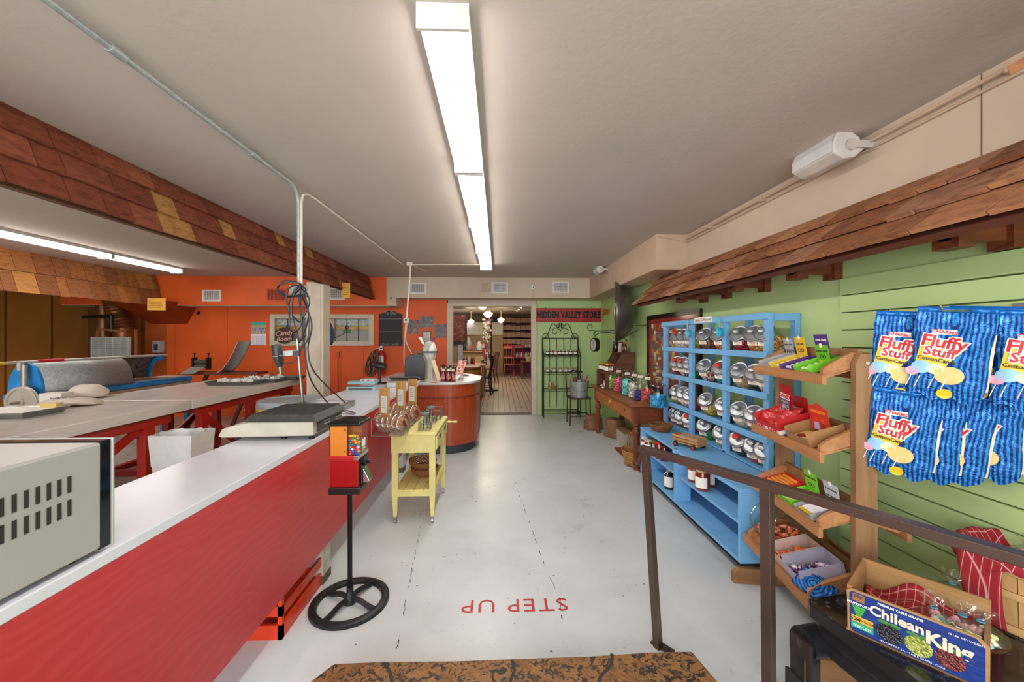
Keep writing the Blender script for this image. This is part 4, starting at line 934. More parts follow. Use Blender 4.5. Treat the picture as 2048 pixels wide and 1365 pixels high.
for r, (z, js) in enumerate(rows):
    for k, (px, c, kn) in enumerate(js):
        y = at_x(px, 700, SX + .0).y; y = min(max(y, SYN + .1), SYF - .1)
        pr = protoj[kn]; cn = nameK.get(c, c)
        lb = f"tilted glass jar of {cn} candy with {'a red-knobbed' if kn else 'a plain'} silver lid, {rn[r]}, {pos[k]}"
        lb = f"glass jar of {cn} candy, {'red-knobbed' if kn else 'plain'} silver lid, {rn[r]}, {pos[k]}"
        loc = (SX + .085, y, z + .089); rot = (0, 0, math.radians(24))
        if not usedj[kn]: usedj[kn] = True; pr.location = loc; pr.rotation_euler = rot; o = pr
        else: o = dup(pr, None, loc, rot)
        o.scale = (1.08,) * 3; o['label'] = lb; o['group'] = 'tilted candy jars on the blue shelf'
        key = (c, r % 2)
        if key not in fills: f = candy_fill(.034 - .022 * (r % 2), CANDY(K[c], 90)).build('candy_pieces', CANDY(K[c], 90), loc=loc, rot=rot); fills[key] = f
        else: f = fills[key].copy(); COL.objects.link(f); f.location = loc; f.rotation_euler = rot
        f.scale = (1.08,) * 3
        tag(f, f"{cn} candies filling the tilted jar, {rn[r]}, {pos[k]}", 'candy', 'candy inside the tilted jars', 'stuff')
# ---- low blue bench in front of it
BX, BYN, BYF, BZ = 1.424, 2.25, 3.87, .557
bn = thing('display_bench', 'low light blue open shelf unit standing in front of the tall jar shelf', 'shelf', (BX, 3.0, 0)); D2 = SX - BX + .02
b = MB().box(0, D2, BYN - 3, BYF - 3, BZ - .022, BZ); b.build('top', BLUEP, bn, bev=.002)
b = MB().box(.015, D2 - .02, BYN - 2.98, BYF - 3.02, .335, .352); b.build('middle_shelf', BLUEP, bn)
b = MB().box(0, D2, BYN - 3, BYF - 3, .12, .14); b.build('bottom_shelf', BLUEP, bn)
for y in (BYN, BYF - .022): MB().box(0, D2, y - 3, y + .022 - 3, .14, BZ - .022).build('end_panel', BLUEP, bn)
MB().box(-.003, .12, .085, .12, .14, BZ - .02).tube([(-.002, .1025, BZ - .03), (-.002, .1025, BZ)], .018, 12).build('divider', BLUEP, bn)
MB().box(D2 - .02, D2 - .005, BYN - 2.98, BYF - 3.02, .14, BZ - .02).build('back_panel', P('#4a90c8', .6), bn)
MB().box(.11, D2 - .01, BYN - 2.96, BYF - 3.05, 0, .12).build('plinth', P('#2b2622', .8), bn)

# jars with screw lids: generic builder
def screw_jar(loc, r, h, body, lid, label, group=None, cat='jar', lab=True, name='jam_jar', neck=.78, lidh=.018, lh=.5, rz=0, cache={}):
    key = (r, h, body, lid, lab, neck, name)
    if key in cache:
        return dup(cache[key], label, loc, (0, 0, rz), group)
    t = thing(name, label, cat, loc, rz, group)
    MB().lathe([(r * .9, 0), (r, .006), (r, h * .72), (r * neck, h - lidh - .004), (r * neck, h - lidh), (0, h - lidh)], 20).build('glass_body', P(body, .08, var=.08, coat=.6), t)
    MB().lathe([(r * neck + .003, h - lidh), (r * neck + .003, h - .002), (r * neck, h), (0, h)], 20).build('lid', P(lid, .3, .2), t)
    if lab: MB().lathe([(r + .0008, h * .15), (r + .0008, h * .15 + h * lh)], 16, a0=PI * .95, a1=PI * 1.55, cap=False).build('label_band', PAPER, t)
    cache[key] = t; return t
def px_jar(px, py, X, z, *a, **k):
    y = at_x(px, py, X).y; return screw_jar((X, y, z), *a, **k)
G1 = 'jars in the blue bench'
for i, (px, X, z, r, h, bc, lc, lb, nk) in enumerate([
    (1289, 1.445, .352, .036, .12, '#8a4a2a', '#d8d4c8', 'white-lidded jam jar at the far end of the blue bench, leftmost', .9),
    (1297, 1.45, .352, .038, .12, '#7a3a20', '#c9c6ba', 'white-lidded amber jam jar second from the far end of the blue bench', .9),
    (1304, 1.49, .352, .038, .12, '#b08a2a', '#d9a92a', 'honey jar with yellow lid in the blue bench', .9),
    (1318, 1.47, .352, .04, .15, '#7a1a18', '#c8201c', 'tall dark red jar with red lid in the blue bench', .8),
    (1329, 1.49, .352, .04, .14, '#5a1012', '#5a1012', 'dark red bottle beside the bench divider', .8),
    (1388, 1.50, .352, .044, .14, '#8a3a1c', '#b8a878', 'amber jar with gold lid, left of three in the near bay of the bench', .85),
    (1405, 1.48, .352, .05, .15, '#7f2c18', '#b8a878', 'large amber jar with gold lid, middle of three in the near bay', .85),
    (1421, 1.58, .352, .046, .14, '#6a1818', '#b8a878', 'dark red jar behind, right of three in the near bay', .85),
    (1339, 1.49, .14, .045, .17, '#17130f', '#a89868', 'dark bottle with gold cap and white label on the bottom bench shelf', .5),
    (1364, 1.53, .14, .055, .17, '#10151c', '#12161c', 'plain black jar on the bottom bench shelf right of the divider', .8)]):
    px_jar(px, 900, X, z, r, h, bc, lc, lb, G1, neck=nk, lab=(i != 9 and i != 4 and i != 3))
# woven bowl
q = at_z(1322, 862, BZ); wb = thing('woven_bowl', 'brown woven wicker bowl on top of the blue bench', 'basket', (q.x, q.y, BZ)); WIC = SPECK(['#4a2a16', '#7a4a26', '#99683a'], 60, .6)
b = MB()
for i in range(9):
    z = .006 + i * .0065; rr = .075 + .028 * math.sin(i / 8 * PI * .5)
    b.tube([(rr * math.cos(a) , rr * math.sin(a), z + .0025 * math.sin(a * 24 + i * PI)) for a in [2 * PI * k / 72 for k in range(72)]], .004, 5, closed=True)
b.lathe([(0, .002), (.075, .003), (.075, .007), (0, .006)], 28); b.build('weave', WIC, wb); MB().tube([(.106 * math.cos(a), .106 * math.sin(a), .063) for a in [2 * PI * k / 40 for k in range(40)]], .006, 6, closed=True).build('rim', WIC, wb)
# toy wagon
q = at_z(1378, 896, BZ); wg = thing('toy_wagon', 'small wooden toy wagon with red wheels on the blue bench', 'toy wagon', (q.x + .01, q.y + .02, BZ), math.radians(-62)); WD = WOOD('#b98a55', '#9a6c3c', 'x')
MB().box(-.115, .115, -.055, .055, .03, .038).build('bed', WD, wg)
for z in (.048, .075): MB().box(-.115, .115, -.058, -.053, z, z + .018).box(-.115, .115, .053, .058, z, z + .018).box(-.118, -.113, -.058, .058, z, z + .018).box(.113, .118, -.058, .058, z, z + .018).build('slat', WD, wg)
for x in (-.11, .104):
    for y in (-.053, .048): MB().box(x, x + .006, y, y + .005, .035, .094).build('corner_post', WD, wg)
for x in (-.08, .08):
    for s in (-1, 1): MB().cyl((x, s * .058, .02), (x, s * .072, .02), .02, 20).mat(1).cyl((x, s * .072, .02), (x, s * .074, .02), .013, 16).build('wheel', [P('#1c1a18', .5), P('#b02a22', .4)], wg)

# ---- old pine table
TW = WOOD('#8a4f26', '#6b3a1a', 'y', .4, c3='#9a5c30'); PINE = WOOD('#a8632f', '#8a4a20', 'y', .45, c3='#b8743c')
tz = .735; tx, tyn, tyf = 1.43, 4.16, 6.0
tb = thing('pine_table', 'old brown pine table with drawers and turned legs against the green wall', 'table', (tx, 5.08, 0)); o_ = 5.08; TD = WALLR - tx - .01
MB().box(0, TD, tyn - o_, tyf - o_, tz - .03, tz).build('tabletop', TW, tb, bev=.006)
MB().box(.06, TD - .01, tyn + .06 - o_, tyf - .06 - o_, tz - .22, tz - .03).build('apron', PINE, tb)
MB().box(.07, TD - .02, tyn + .052 - o_, tyn + .062 - o_, tz - .22, tz - .03).ball((.30, tyn + .052 - o_, tz - .13), .014, 12, 8, (1, .3, 1)).build('end_panel', WOOD('#8a4424', '#5a2a14', 'x'), tb)
dw = (tyf - tyn - .16) / 3
for i in range(3):
    y0 = tyn + .08 + i * dw - o_; d_ = MB().box(.048, .062, y0 + .01, y0 + dw - .01, tz - .2, tz - .045).build('drawer', WOOD('#b56f38', '#99592a', 'y', .45), tb, bev=.003)
    b = MB(); 
    if i == 1: b.ball((.035, y0 + dw / 2, tz - .12), .022, 14, 10).cyl((.05, y0 + dw / 2, tz - .12), (.035, y0 + dw / 2, tz - .12), .008); b.build('knob', P('#c0863f', .3), d_)
    else: b.ball((.046, y0 + dw / 2, tz - .12), .012, 10, 8, (.4, 1, 1.3)); b.build('keyhole', P('#3a1e10', .6), d_)
leg = [(.04, tz - .22), (.045, tz - .24), (.03, tz - .26), (.045, tz - .30), (.048, tz - .34), (.03, tz - .38), (.034, tz - .42), (.042, .22), (.03, .11), (.028, .10), (.042, .085), (.045, .07), (.03, .05), (.034, .0)]
for x in (.09, TD - .07):
    for y in (tyn + .09, tyf - .09): MB().box(x - .045, x + .045, y - .045 - o_, y + .045 - o_, tz - .22, tz - .03).lathe(leg[::-1], 20, c=(x, y - o_, 0)).build('leg', WOOD('#8a4624', '#5f2c14', 'z', .4), tb)
MB().prism([(-.12, 0), (.12, 0), (.115, .025), (.08, .035), (.05, .055), (-.05, .055), (-.08, .035), (-.115, .025)], -.008, .008, 'xz').build('back_rail', TW, tb, loc=(.2, tyn - o_ + .03, tz))
# tall candy jars
tj = [(1222, 770, '#8cc83a', 'lime green', .9, 0), (1237, 776, '#e0507a', 'pink', .85, 1), (1254, 781, '#5fc0c0', 'aqua', .92, 1), (1268, 786, '#cfc3b4', 'white', .85, 0), (1280, 792, '#3a2f8a', 'purple', .5, 1), (1294, 797, '#cf4a4c', 'coral red', .72, 1), (1316, 803, '#1f9ad6', 'bright blue', .62, 0)]
for i, (px, py, colr, cn, lev, cr) in enumerate(tj):
    q = at_z(px, py, tz); yy = q.y + .02; R_ = .068 if i < 6 else .085; HH = .27 if i < 6 else .25
    q = Vector((1.60 + .008 * i, 0, tz)); q.y = at_x(px, py, 1.60 + .008 * i).y
    t = thing('candy_jar', f'tall glass jar of {cn} rock candy on the pine table' + ('' if i else ', farthest of the seven'), 'jar', tuple(q), 0, 'tall candy jars on the pine table')
    prof = [(0, 0), (R_ * .92, .002), (R_, .012), (R_, HH * .78), (R_ * .86, HH * .86), (R_ * .86, HH * .9)]
    MB().lathe(prof, 28, cap=False).build('glass_body', CLEAR, t)
    MB().lathe([(R_ * .9, HH * .9), (R_ * .93, HH * .92), (R_ * .9, HH * .94), (R_ * .5, HH * 1.03), (.012, HH * 1.06), (.01, HH * 1.09), (.028, HH * 1.13), (.03, HH * 1.17), (.02, HH * 1.21), (0, HH * 1.22)], 28).build('glass_lid', GLASS('#eef6f0', .05, 1.6, .14), t)
    MB().cbox((-.01, -.04, HH * 1.02), (.06, .04, .003), (math.radians(35), math.radians(0), math.radians(-30))).build('tag_card', P('#e6d6c4', .7), t) if i != 6 else None
    f = MB().lathe([(0, .006), (R_ * .9, .008), (R_ * .93, .02), (R_ * .93, HH * .78 * lev), (R_ * .6, HH * .78 * lev + .012), (0, HH * .78 * lev + .016)], 28)
    o = f.build('rock_candy', CANDY([colr, colr, '#%02x%02x%02x' % tuple(min(255, int(int(colr[j:j + 2], 16) * 1.25)) for j in (1, 3, 5)), '#%02x%02x%02x' % tuple(int(int(colr[j:j + 2], 16) * .75) for j in (1, 3, 5))], 42, .2), loc=tuple(q))
    tag(o, f'{cn} rock candy heaped inside the tall jar on the pine table', 'candy', 'rock candy in the tall jars', 'stuff')
# hutch on the table
hx, hyn, hyf = 1.50, 5.45, 5.92
ht = thing('display_crate', 'stepped dark wooden display crate holding honey and jam jars on the pine table', 'crate', (hx, (hyn + hyf) / 2, tz)); w2 = (hyf - hyn) / 2; HW = WOOD('#6b4026', '#4a2a18', 'x', .6)
side = [(0, 0), (.42, 0), (.42, .50), (.24, .50), (.20, .42), (.08, .24), (0, .24)]
for y in (-w2, w2 - .018): MB().prism(side, y, y + .018, 'xz').build('side_panel', HW, ht, bev=.002)
MB().box(0, .42, -w2 + .018, w2 - .018, 0, .015).build('bottom', HW, ht); MB().box(0.01, .2, -w2 + .018, w2 - .018, .225, .24).build('shelf', HW, ht); MB().box(.2, .43, -w2 - .01, w2 + .01, .50, .515).build('top', HW, ht)
MB().box(.40, .42, -w2 + .018, w2 - .018, .02, .3).build('back_panel', HW, ht); MB().box(-.004, .008, -w2 + .018, w2 - .018, .205, .24).build('front_rail', HW, ht)
hc = [('#4a2a1a', '#d8b02a', 'yellow-lidded'), ('#7a2018', '#c8201c', 'red-lidded')]
n = 0
for r in range(2):
    for k in range(5):
        c_ = hc[(k * 3 + r) % 2] if not (r == 0 and k > 2) else hc[0]
        place = ['nearest', 'second', 'third', 'fourth', 'farthest'][k]
        screw_jar((hx + .05 + .085 * r, (hyn + hyf) / 2 - w2 + .06 + k * .085, tz + .24 + .0), .033, .11, c_[0], c_[1], f'{c_[2]} preserve jar on the crate shelf, {place} in the {"front" if r == 0 else "back"} row', 'preserve jars on the crate shelf', neck=.86)
for k, (dx, dy) in enumerate(((.29, .36), (.34, .30))): screw_jar((hx + dx - .03, (hyn + hyf) / 2 - w2 + dy, tz + .515), .048, .15, '#2a1216', '#3a3a3a', f'dark jar of preserves on top of the crate, {["left", "right"][k]} one', 'jars on top of the crate', neck=.8, lab=False)
for k, dy in enumerate((.13, .04)): screw_jar((hx + .30, (hyn + hyf) / 2 - w2 + dy, tz + .515), .022, .14, '#4a1812', '#c2231c', f'slim bottle with red cap on top of the crate, {["left", "right"][k]} one', 'bottles on top of the crate', neck=.6, lab=False)
q = at_x(1224, 695, 1.70); tag(MB().box(-.04, .04, -.01, .01, 0, .13).build('card', P('#d8ccc0', .6), loc=(1.78, 5.62, tz + .515), rot=(.1, 0, .3)), 'pale printed card leaning between the dark jars and red-capped bottles', 'card')
for k in range(4): screw_jar((hx + .06 + .07 * (k // 2), (hyn + hyf) / 2 - w2 + .1 + .1 * (k % 2), tz + .015), .03, .08, '#20222a', '#d0d4dc', f'small silver-lidded jar inside the crate, {["near front", "far front", "near back", "far back"][k]}', 'silver-lidded jars in the crate', neck=.9)
b = MB(); 
for k in range(5): b.ball((random.uniform(-.04, .04), random.uniform(-.05, .05), .02 + .012 * (k % 3)), .02, 8, 6)
tag(b.build('wrapped_candies', CANDY(['#9ac8cf', '#d8dde0', '#c85a4a', '#e8e4e0'], 40), loc=(hx - .02, 5.52, tz)), 'handful of wrapped sweets in front of the dark crate', 'candy', None, 'stuff')

# ---- kettle on the wall, iron bracket, poster, sign
q = at_x(1231, 624, 1.64); kc = Vector((1.64, 5.42, q.z)); kt = thing('kettle', 'huge round-bottomed metal kettle mounted sideways on the green wall', 'kettle', tuple(kc), math.radians(-17))
R_ = .41; M = Matrix.Rotation(PI / 2, 4, 'Y'); b = MB(); b.lathe([(R_ * math.cos(a), .265 * math.sin(a)) for a in [PI / 2 * i / 16 for i in range(17)]], 48, M=M, cap=False)
b.build('bowl', P('#6f6a66', .34, .75, var=.12, scale=3), kt, solid=.006); MB().tube([(0, R_ * math.cos(a), R_ * math.sin(a)) for a in [2 * PI * i / 48 for i in range(48)]], .014, 8, closed=True).build('rim', P('#8a8580', .25, .9), kt)
b = MB()
for s in (-1, 1): b.tube([(.28, .0, -.2), (.415 if s < 0 else .29, -.31 if s < 0 else .05, -.2)], .006, 6)
b.tube([(.0, .0, -R_ - .02), (.31, -.0, -.25)], .006, 6); b.build('bracket', IRON, kt)
q0 = at_x(1293, 636, WALLR - .03); q1 = at_x(1365, 627, WALLR - .03); zt_ = q0.z + .02; zl = zt_ - .95
q0 = at_x(1293, 636, WALLR - .03)
pt = thing('framed_poster', 'large framed collage poster of candy packets in a black frame with red mat', 'picture', (WALLR - .03, (q0.y + 3.7) / 2, zl)); hh = (q0.y - 3.7) / 2; PH = zt_ - zl
b = frameYZ(MB(), -hh, hh, 0, PH, .05, 0, .03); b.build('frame', P('#1c1512', .3), pt)
MB().box(.015, .018, -hh + .05, hh - .05, .05, PH - .05).build('mat_board', P('#9e2f34', .5), pt)
b = MB(); cl = ['#8a5238', '#a58c50', '#4c5f72', '#7a3c34', '#66704e', '#b3a68c', '#564a60', '#a0694e']; NB = 15
for i in range(NB):
    for j in range(NB + 3):
        y_ = -hh + .12 + i * (2 * hh - .24) / NB; z_ = .12 + j * (PH - .24) / (NB + 3); b.mat(random.randrange(8)); b.box(.013 - .0004 * random.random(), .0148, y_ + random.uniform(-.02, .01), y_ + (2 * hh - .24) / NB * random.uniform(.6, 1.1), z_ + random.uniform(-.01, .01), z_ + (PH - .24) / (NB + 3) * random.uniform(.7, 1.3))
b.build('print', [SPECK([c, '#%02x%02x%02x' % tuple(min(255, int(int(c[j:j + 2], 16) * 1.4)) for j in (1, 3, 5)), c], 45, .4) for c in cl], pt)
MB().box(.004, .005, -hh + .05, hh - .05, .05, PH - .05).build('glazing', GLASS('#fafcfa', .1, .35, .0), pt)
q0 = at_y(1072, 644, WALLB - .03); q1 = at_y(1202, 617, WALLB - .03); sw_ = (q1.x - q0.x) / 2; shh = (q1.z - q0.z) / 2
sg = thing('store_sign', 'red painted board sign lettered HIDDEN VALLEY STORE on the green wall', 'sign', ((q0.x + q1.x) / 2, WALLB - .03, (q0.z + q1.z) / 2))
MB().box(-sw_, sw_, -.012, .012, -shh, shh).build('board', SPECK(['#8f1c14', '#b02418', '#a81f16', '#c8502a'], 9, .5, 0, 6), sg, bev=.01)
text('HIDDEN VALLEY STORE', .165, plane_M((0, -.0135, -.004), (1, 0, 0), (0, 0, 1)), P('#151214', .6), sg, sx=.62, bold=.012, spacing=1.12)
for s in (-.7, .7): MB().tube([(sw_ * s, 0, shh), (sw_ * s, .02, shh + .03)], .003, 5).build('hook', IRON, sg)
q = at_x(1213, 624, WALLR - .01); tag(MB().box(WALLR - .012, WALLR, q.y - .18, q.y + .2, q.z - .05, q.z + .05).build('sign_board', SPECK(['#b8883a', '#c86a2a', '#b0a050'], 25, .6)), 'small orange sign on the green wall behind the kettle', 'sign')
# hanging dial scale on iron bracket
q = at_y(1190, 690, 5.9); hsx = q.x; dsc = thing('hanging_scale', 'round black dial scale hanging from a scrolled iron bracket', 'scale', tuple(q))
M = Matrix.Rotation(math.radians(-78), 4, 'Z') @ Matrix.Rotation(PI / 2, 4, 'X')
MB().lathe([(0, -.035), (.1, -.035), (.105, -.03), (.105, .03), (.1, .035), (.092, .03), (0, .03)], 32, M=M).build('case', P('#23241f', .4, .3), dsc)
MB().lathe([(.09, .0315), (0, .0315)], 32, M=M, cap=False).build('dial_face', P('#a9ab97', .5), dsc)
b = MB(); b.T = M; b.box(-.003, .003, -.06, .07, .032, .034)
for k in range(12): b.cbox((.078 * math.cos(k * PI / 6), .078 * math.sin(k * PI / 6), .0325), (.012, .003, .001), (0, 0, k * PI / 6))
b.build('pointer', INK, dsc); MB().tube([(0, 0, .1), (0, 0, .19)], .004, 6).build('hook', IRON, dsc)
bk = thing('iron_bracket', 'scrolled black iron bracket holding the dial scale', 'bracket', (q.x, q.y, q.z + .2)); xw = .42
MB().tube(smooth_path([(.62, 0, -.3), (.45, 0, -.1), (.25, 0, -.02), (.08, 0, -.02), (0, 0, -.06), (-.02, 0, -.02), (.02, 0, 0)]), .006, 6).tube([(xw - .1, 0, -.2), (xw - .1, 0, .12)], .006, 6).tube([(WALLR - q.x, 0, .02), (.0, 0, .01)] + spiral((-.07, 0, .07), .06, .012, -PI / 2 + .6, -PI * 2.6, 24), .005, 6).build('scrollwork', IRON, bk)

# ---- baker's rack with jars
ra = at_y(1086, 655, 7.2); rb = at_y(1158, 655, 7.2); rk = thing('bakers_rack', 'black wrought iron bakers rack with three shelves of jars below the red sign', 'rack', ((ra.x + rb.x) / 2, 7.2, 0)); rw = (rb.x - ra.x) / 2
zt = at_y(1086, 675, 7.2).z; b = MB()
b.tube([(-rw, .1, 0), (-rw, .1, zt)], .011, 6).tube([(rw, .1, 0), (rw, .1, zt)], .011, 6); b.tube([(-rw, -.12, 0), (-rw, -.12, at_y(1086, 710, 7.1).z), (-rw, .1, zt - .15)], .009, 6).tube([(rw, -.12, 0), (rw, -.12, at_y(1086, 710, 7.1).z), (rw, .1, zt - .15)], .009, 6)
b.tube([(-rw, .1, zt - .02), (rw, .1, zt - .02)], .008, 6).build('frame', IRON, rk)
b = MB()
for k in range(1, 5): b.tube([(-rw + 2 * rw * k / 5, .1, .15), (-rw + 2 * rw * k / 5, .1, zt - .02)], .006, 6)
b.build('back_bars', IRON, rk)
zs_ = [at_y(1120, y, 7.1).z for y in (711, 746, 780, 824)]
for z in zs_: 
    b = MB().tube([(-rw, -.12, z), (rw, -.12, z)], .007, 6).tube([(-rw, .1, z), (rw, .1, z)], .007, 6).tube([(-rw, -.12, z - .03), (rw, -.12, z - .03)], .005, 6)
    for k in range(13): x = -rw + 2 * rw * k / 12; b.tube([(x, -.12, z), (x, .1, z)], .003, 4)
    b.build('shelf', IRON, rk)
zc_ = at_y(1118, 640, 7.2).z; b = MB()
for s in (-1, 1):
    b.tube(smooth_path([(s * rw, .1, zt - .02), (s * rw * .75, .1, zt + .02), (s * rw * .45, .1, zt + .25), (s * rw * .1, .1, zc_ - .15), (s * .02, .1, zc_ - .05)]), .007, 6)
    b.tube(spiral((s * (rw - .07), .1, zt + .01), .07, .012, 0 if s > 0 else PI, (2.4 * PI) if s > 0 else -1.4 * PI, 20), .006, 6).tube(spiral((s * .09, .1, zt + .1), .09, .015, PI if s > 0 else 0, -1.2 * PI if s > 0 else 2.2 * PI, 20), .006, 6)
    b.tube(spiral((s * .04, .1, zc_ - .12), .045, .01, PI if s > 0 else 0, -1.2 * PI if s > 0 else 2.2 * PI, 14), .005, 6)
b.build('scroll_top', IRON, rk)
jr = [(0, [1095, 1103, 1111, 1119, 1126, 1133, 1141, 1150], .035, .085), (1, [1095, 1108, 1120, 1131, 1139, 1149], .033, .085), (2, [1100, 1110], .038, .13)]
jc = ['#2a1c22', '#5a3418', '#a8703a', '#2c2228', '#1e1e2a', '#8a5a20', '#2a2430', '#6a4020']
for r, pxs, rr, hh_ in jr:
    for k, px in enumerate(pxs):
        x = at_y(px, 700, 7.18).x
        nmx = ['first', 'second', 'third', 'fourth', 'fifth', 'sixth', 'seventh', 'eighth'][k]
        screw_jar((x, 7.16, zs_[r] + .007), rr, hh_, jc[(k * (r + 1) + r) % 8], '#b09858' if (k + r) % 2 else '#a8a49a', f'small preserve jar on the {["top", "middle", "lower"][r]} shelf of the iron rack, {nmx} from the doorway', 'jars on the iron rack', neck=.88, lh=.4, rz=.7, lab=(r != 2))
# small iron stand with galvanised bucket
cq = at_z(1147, 838, 0); st = thing('iron_stand', 'small rusty iron stool-like stand holding the galvanised bucket', 'stand', (cq.x, 6.55, 0)); sx_ = .17; zs0 = at_y(1147, 797, 6.5).z
b = MB()
for x in (-sx_, sx_):
    for y in (-.15, .15): b.tube([(x, y, 0), (x * .95, y, zs0)], .010, 6)
for z in (zs0, .16): b.tube([(-sx_, -.15, z), (sx_, -.15, z), (sx_, .15, z), (-sx_, .15, z)], .010, 6, closed=True)
b.build('frame', P('#40261c', .6, .3), st); MB().box(-sx_ - .01, sx_ + .01, -.16, .16, zs0, zs0 + .02).build('seat', P('#3a2018', .5), st)
b = MB().tube([(-sx_, .15, zs0), (-sx_ - .02, .15, zs0 + .42), (-.05, .15, zs0 + .45), (.1, .15, zs0 + .42)], .012, 6).tube([(-sx_ - .02, -.0, zs0 + .17), (sx_ + .1, -.12, zs0 + .19)], .008, 6); b.build('back', P('#40261c', .6, .3), st)
bq = (cq.x + .01, 6.53, zs0 + .02); bu = thing('metal_bucket', 'galvanised metal bucket of odds and ends standing on the iron stand', 'bucket', bq)
MB().lathe([(0, .003), (.125, .003), (.135, .0), (.16, .26), (.166, .265), (.16, .27), (.13, .01), (0, .01)], 28).build('body', GALV, bu, bev=0)
MB().tube([(.16 * math.cos(a), -.03 - .12 * math.sin(a), .24 - .14 * math.sin(a)) for a in [PI * i / 12 for i in range(13)]], .004, 6).build('handle', STEEL, bu)
for k, (dx, dy, tl, cc, nmz, ln) in enumerate([(-.08, 0, -.4, '#b8a090', 'pale rod', .36), (.02, .03, .2, '#8a5a7a', 'mauve rolled paper', .34), (.07, 0, .5, '#c23a28', 'red tube', .33), (.0, -.05, 1.0, '#c9622a', 'orange stick', .3), (.05, .05, .7, '#5a4a6a', 'purple stick', .34), (-.05, .06, -.1, '#7a5a44', 'brown rolled mat', .3)]):
    o = MB().cyl((0, 0, 0), (0, 0, ln), .012 if k != 5 else .03, 10).build(['rod', 'paper_roll', 'tube', 'stick', 'stick', 'rolled_mat'][k], P(cc, .5), loc=(bq[0] + dx, bq[1] + dy, bq[2] + .03), rot=(0, tl * .45, 0)); tag(o, f'{nmz} sticking out of the galvanised bucket', 'stick', 'sticks in the bucket')
# paper sacks, basket and board under the table
def sack(x, y, sx, sy, h, rz, lb):
    def f(u, v):
        a = u * 2 * PI; r_ = 1 + .12 * noise.noise(Vector((math.cos(a) * 2, math.sin(a) * 2, v * 3 + x)))
        e = 1 - .15 * v; return (sx * e * r_ * math.copysign(abs(math.cos(a)) ** .6, math.cos(a)), sy * e * r_ * math.copysign(abs(math.sin(a)) ** .6, math.sin(a)), h * v)
    b = MB().grid(f, 28, 8); b.grid(lambda u, v: (lambda p_: (p_[0] * (1 - v), p_[1] * (1 - v), p_[2] - .35 * h * v))(f(u, 1.0)), 28, 3); tag(b.build('paper_sack', P('#8a6446', .8, bmp=.15, bscale=18, var=.1), loc=(x, y, 0), rot=(0, 0, rz), solid=.002), lb, 'bag', 'sacks under the pine table')
sack(1.52, 6.2, .14, .12, .22, .2, 'crumpled open brown paper sack on the floor at the far end of the pine table')
sack(1.72, 5.7, .13, .14, .26, .5, 'brown paper sack standing under the pine table')
t_ = thing('storage_box', 'white cardboard box on the floor under the pine table', 'box', (1.78, 5.2, 0)); MB().box(-.14, .14, -.16, .16, 0, .2).build('body', P('#b8b0a4', .6), t_); MB().box(-.15, .15, -.17, .17, .2, .215).build('lid', P('#8a6a48', .7), t_)
o = MB().box(-.2, .2, -.45, .45, 0, .02).build('wood_board', WOOD('#8f4a22', '#6a3014', 'y'), loc=(1.72, 4.62, 0), rot=(0, 0, 0), bev=.002); tag(o, 'flat red-brown board lying on the floor under the pine table', 'board')
q = at_z(1262, 930, 0); bk_ = thing('wicker_basket', 'tan wicker basket with a tall hoop handle on the floor beside the table leg', 'basket', (1.53, 4.40, .02)); WT = SPECK(['#7a4f24', '#a87a44', '#c49a60'], 50, .6)
b = MB()
for i in range(12):
    z = .01 + i * .013; rr = .10 + .045 * (i / 11)
    b.tube([(rr * math.cos(a) * .8, rr * math.sin(a) * 1.15, z + .004 * math.sin(a * 16 + i * PI)) for a in [2 * PI * k / 64 for k in range(64)]], .0065, 5, closed=True)
b.lathe([(0, .002), (.1, .003), (.1, .008), (0, .008)], 24); b.build('weave', WT, bk_)
b = MB()
for d in (-.012, .012): b.tube([(d + .0, .165 * math.cos(a), .15 + .2 * math.sin(a)) for a in [PI * i / 20 for i in range(21)]], .007, 6)
b.build('handle', WT, bk_)
# ceiling speakers, second small one on the soffit
def speaker(loc, rz, s, lb, tiltx=0):
    t = thing('speaker', lb, 'speaker', loc, rz, 'wall speakers'); W_, H_, D_ = .075 * s, .14 * s, .08 * s
    b = MB(); pts = [(-D_, -W_ * .75), (-D_ * 1.15, 0), (-D_, W_ * .75), (-.2 * D_, W_), (D_ * .5, W_ * .7), (D_, 0), (D_ * .5, -W_ * .7), (-.2 * D_, -W_)]
    M_ = Matrix.Rotation(math.radians(12), 4, 'Y'); b.T = M_; b.prism(pts, -H_, H_, 'xy') if False else b.add([(u, t_, v) for t_ in (-H_, H_) for u, v in pts], [tuple(range(7, -1, -1)), tuple(range(8, 16))] + [(i, (i + 1) % 8, 8 + (i + 1) % 8, 8 + i) for i in range(8)])
    b.build('cabinet', P('#c8c2ba', .45), t, bev=.008 * s)
    b = MB(); b.T = M_; b.add([(-D_ * 1.02 - .004, -H_ * .97, -W_ * .7), (-D_ * 1.17 - .004, -H_ * .97, 0), (-D_ * 1.02 - .004, -H_ * .97, W_ * .7), (-D_ * 1.02 - .004, H_ * .97, -W_ * .7), (-D_ * 1.17 - .004, H_ * .97, 0), (-D_ * 1.02 - .004, H_ * .97, W_ * .7)], [(0, 1, 4, 3), (1, 2, 5, 4)]); b.build('grille', P('#d0cfcc', .6, bmp=.3, bscale=400), t)
    b = MB().cyl((0, -H_ - .014, 0), (0, -H_, 0), .03 * s, 20).bar((.02, -H_ - .008, 0), (.12 * s, -H_ - .008, 0), .014, .035 * s).box(.115 * s, .13 * s, -H_ - .03, -H_ + .02, -.03 * s, .03 * s).bar((.12 * s, -H_ - .02, .0), (.12 * s, H_ * .0, .0), .02, .02).build('mount', P('#b8b0a6', .5), t); return t
q = at_x(1655, 315, 1.845); sp = speaker((1.845, q.y, q.z), 0, 1.02, 'large white wall speaker high on the right beige wall, the nearer one')
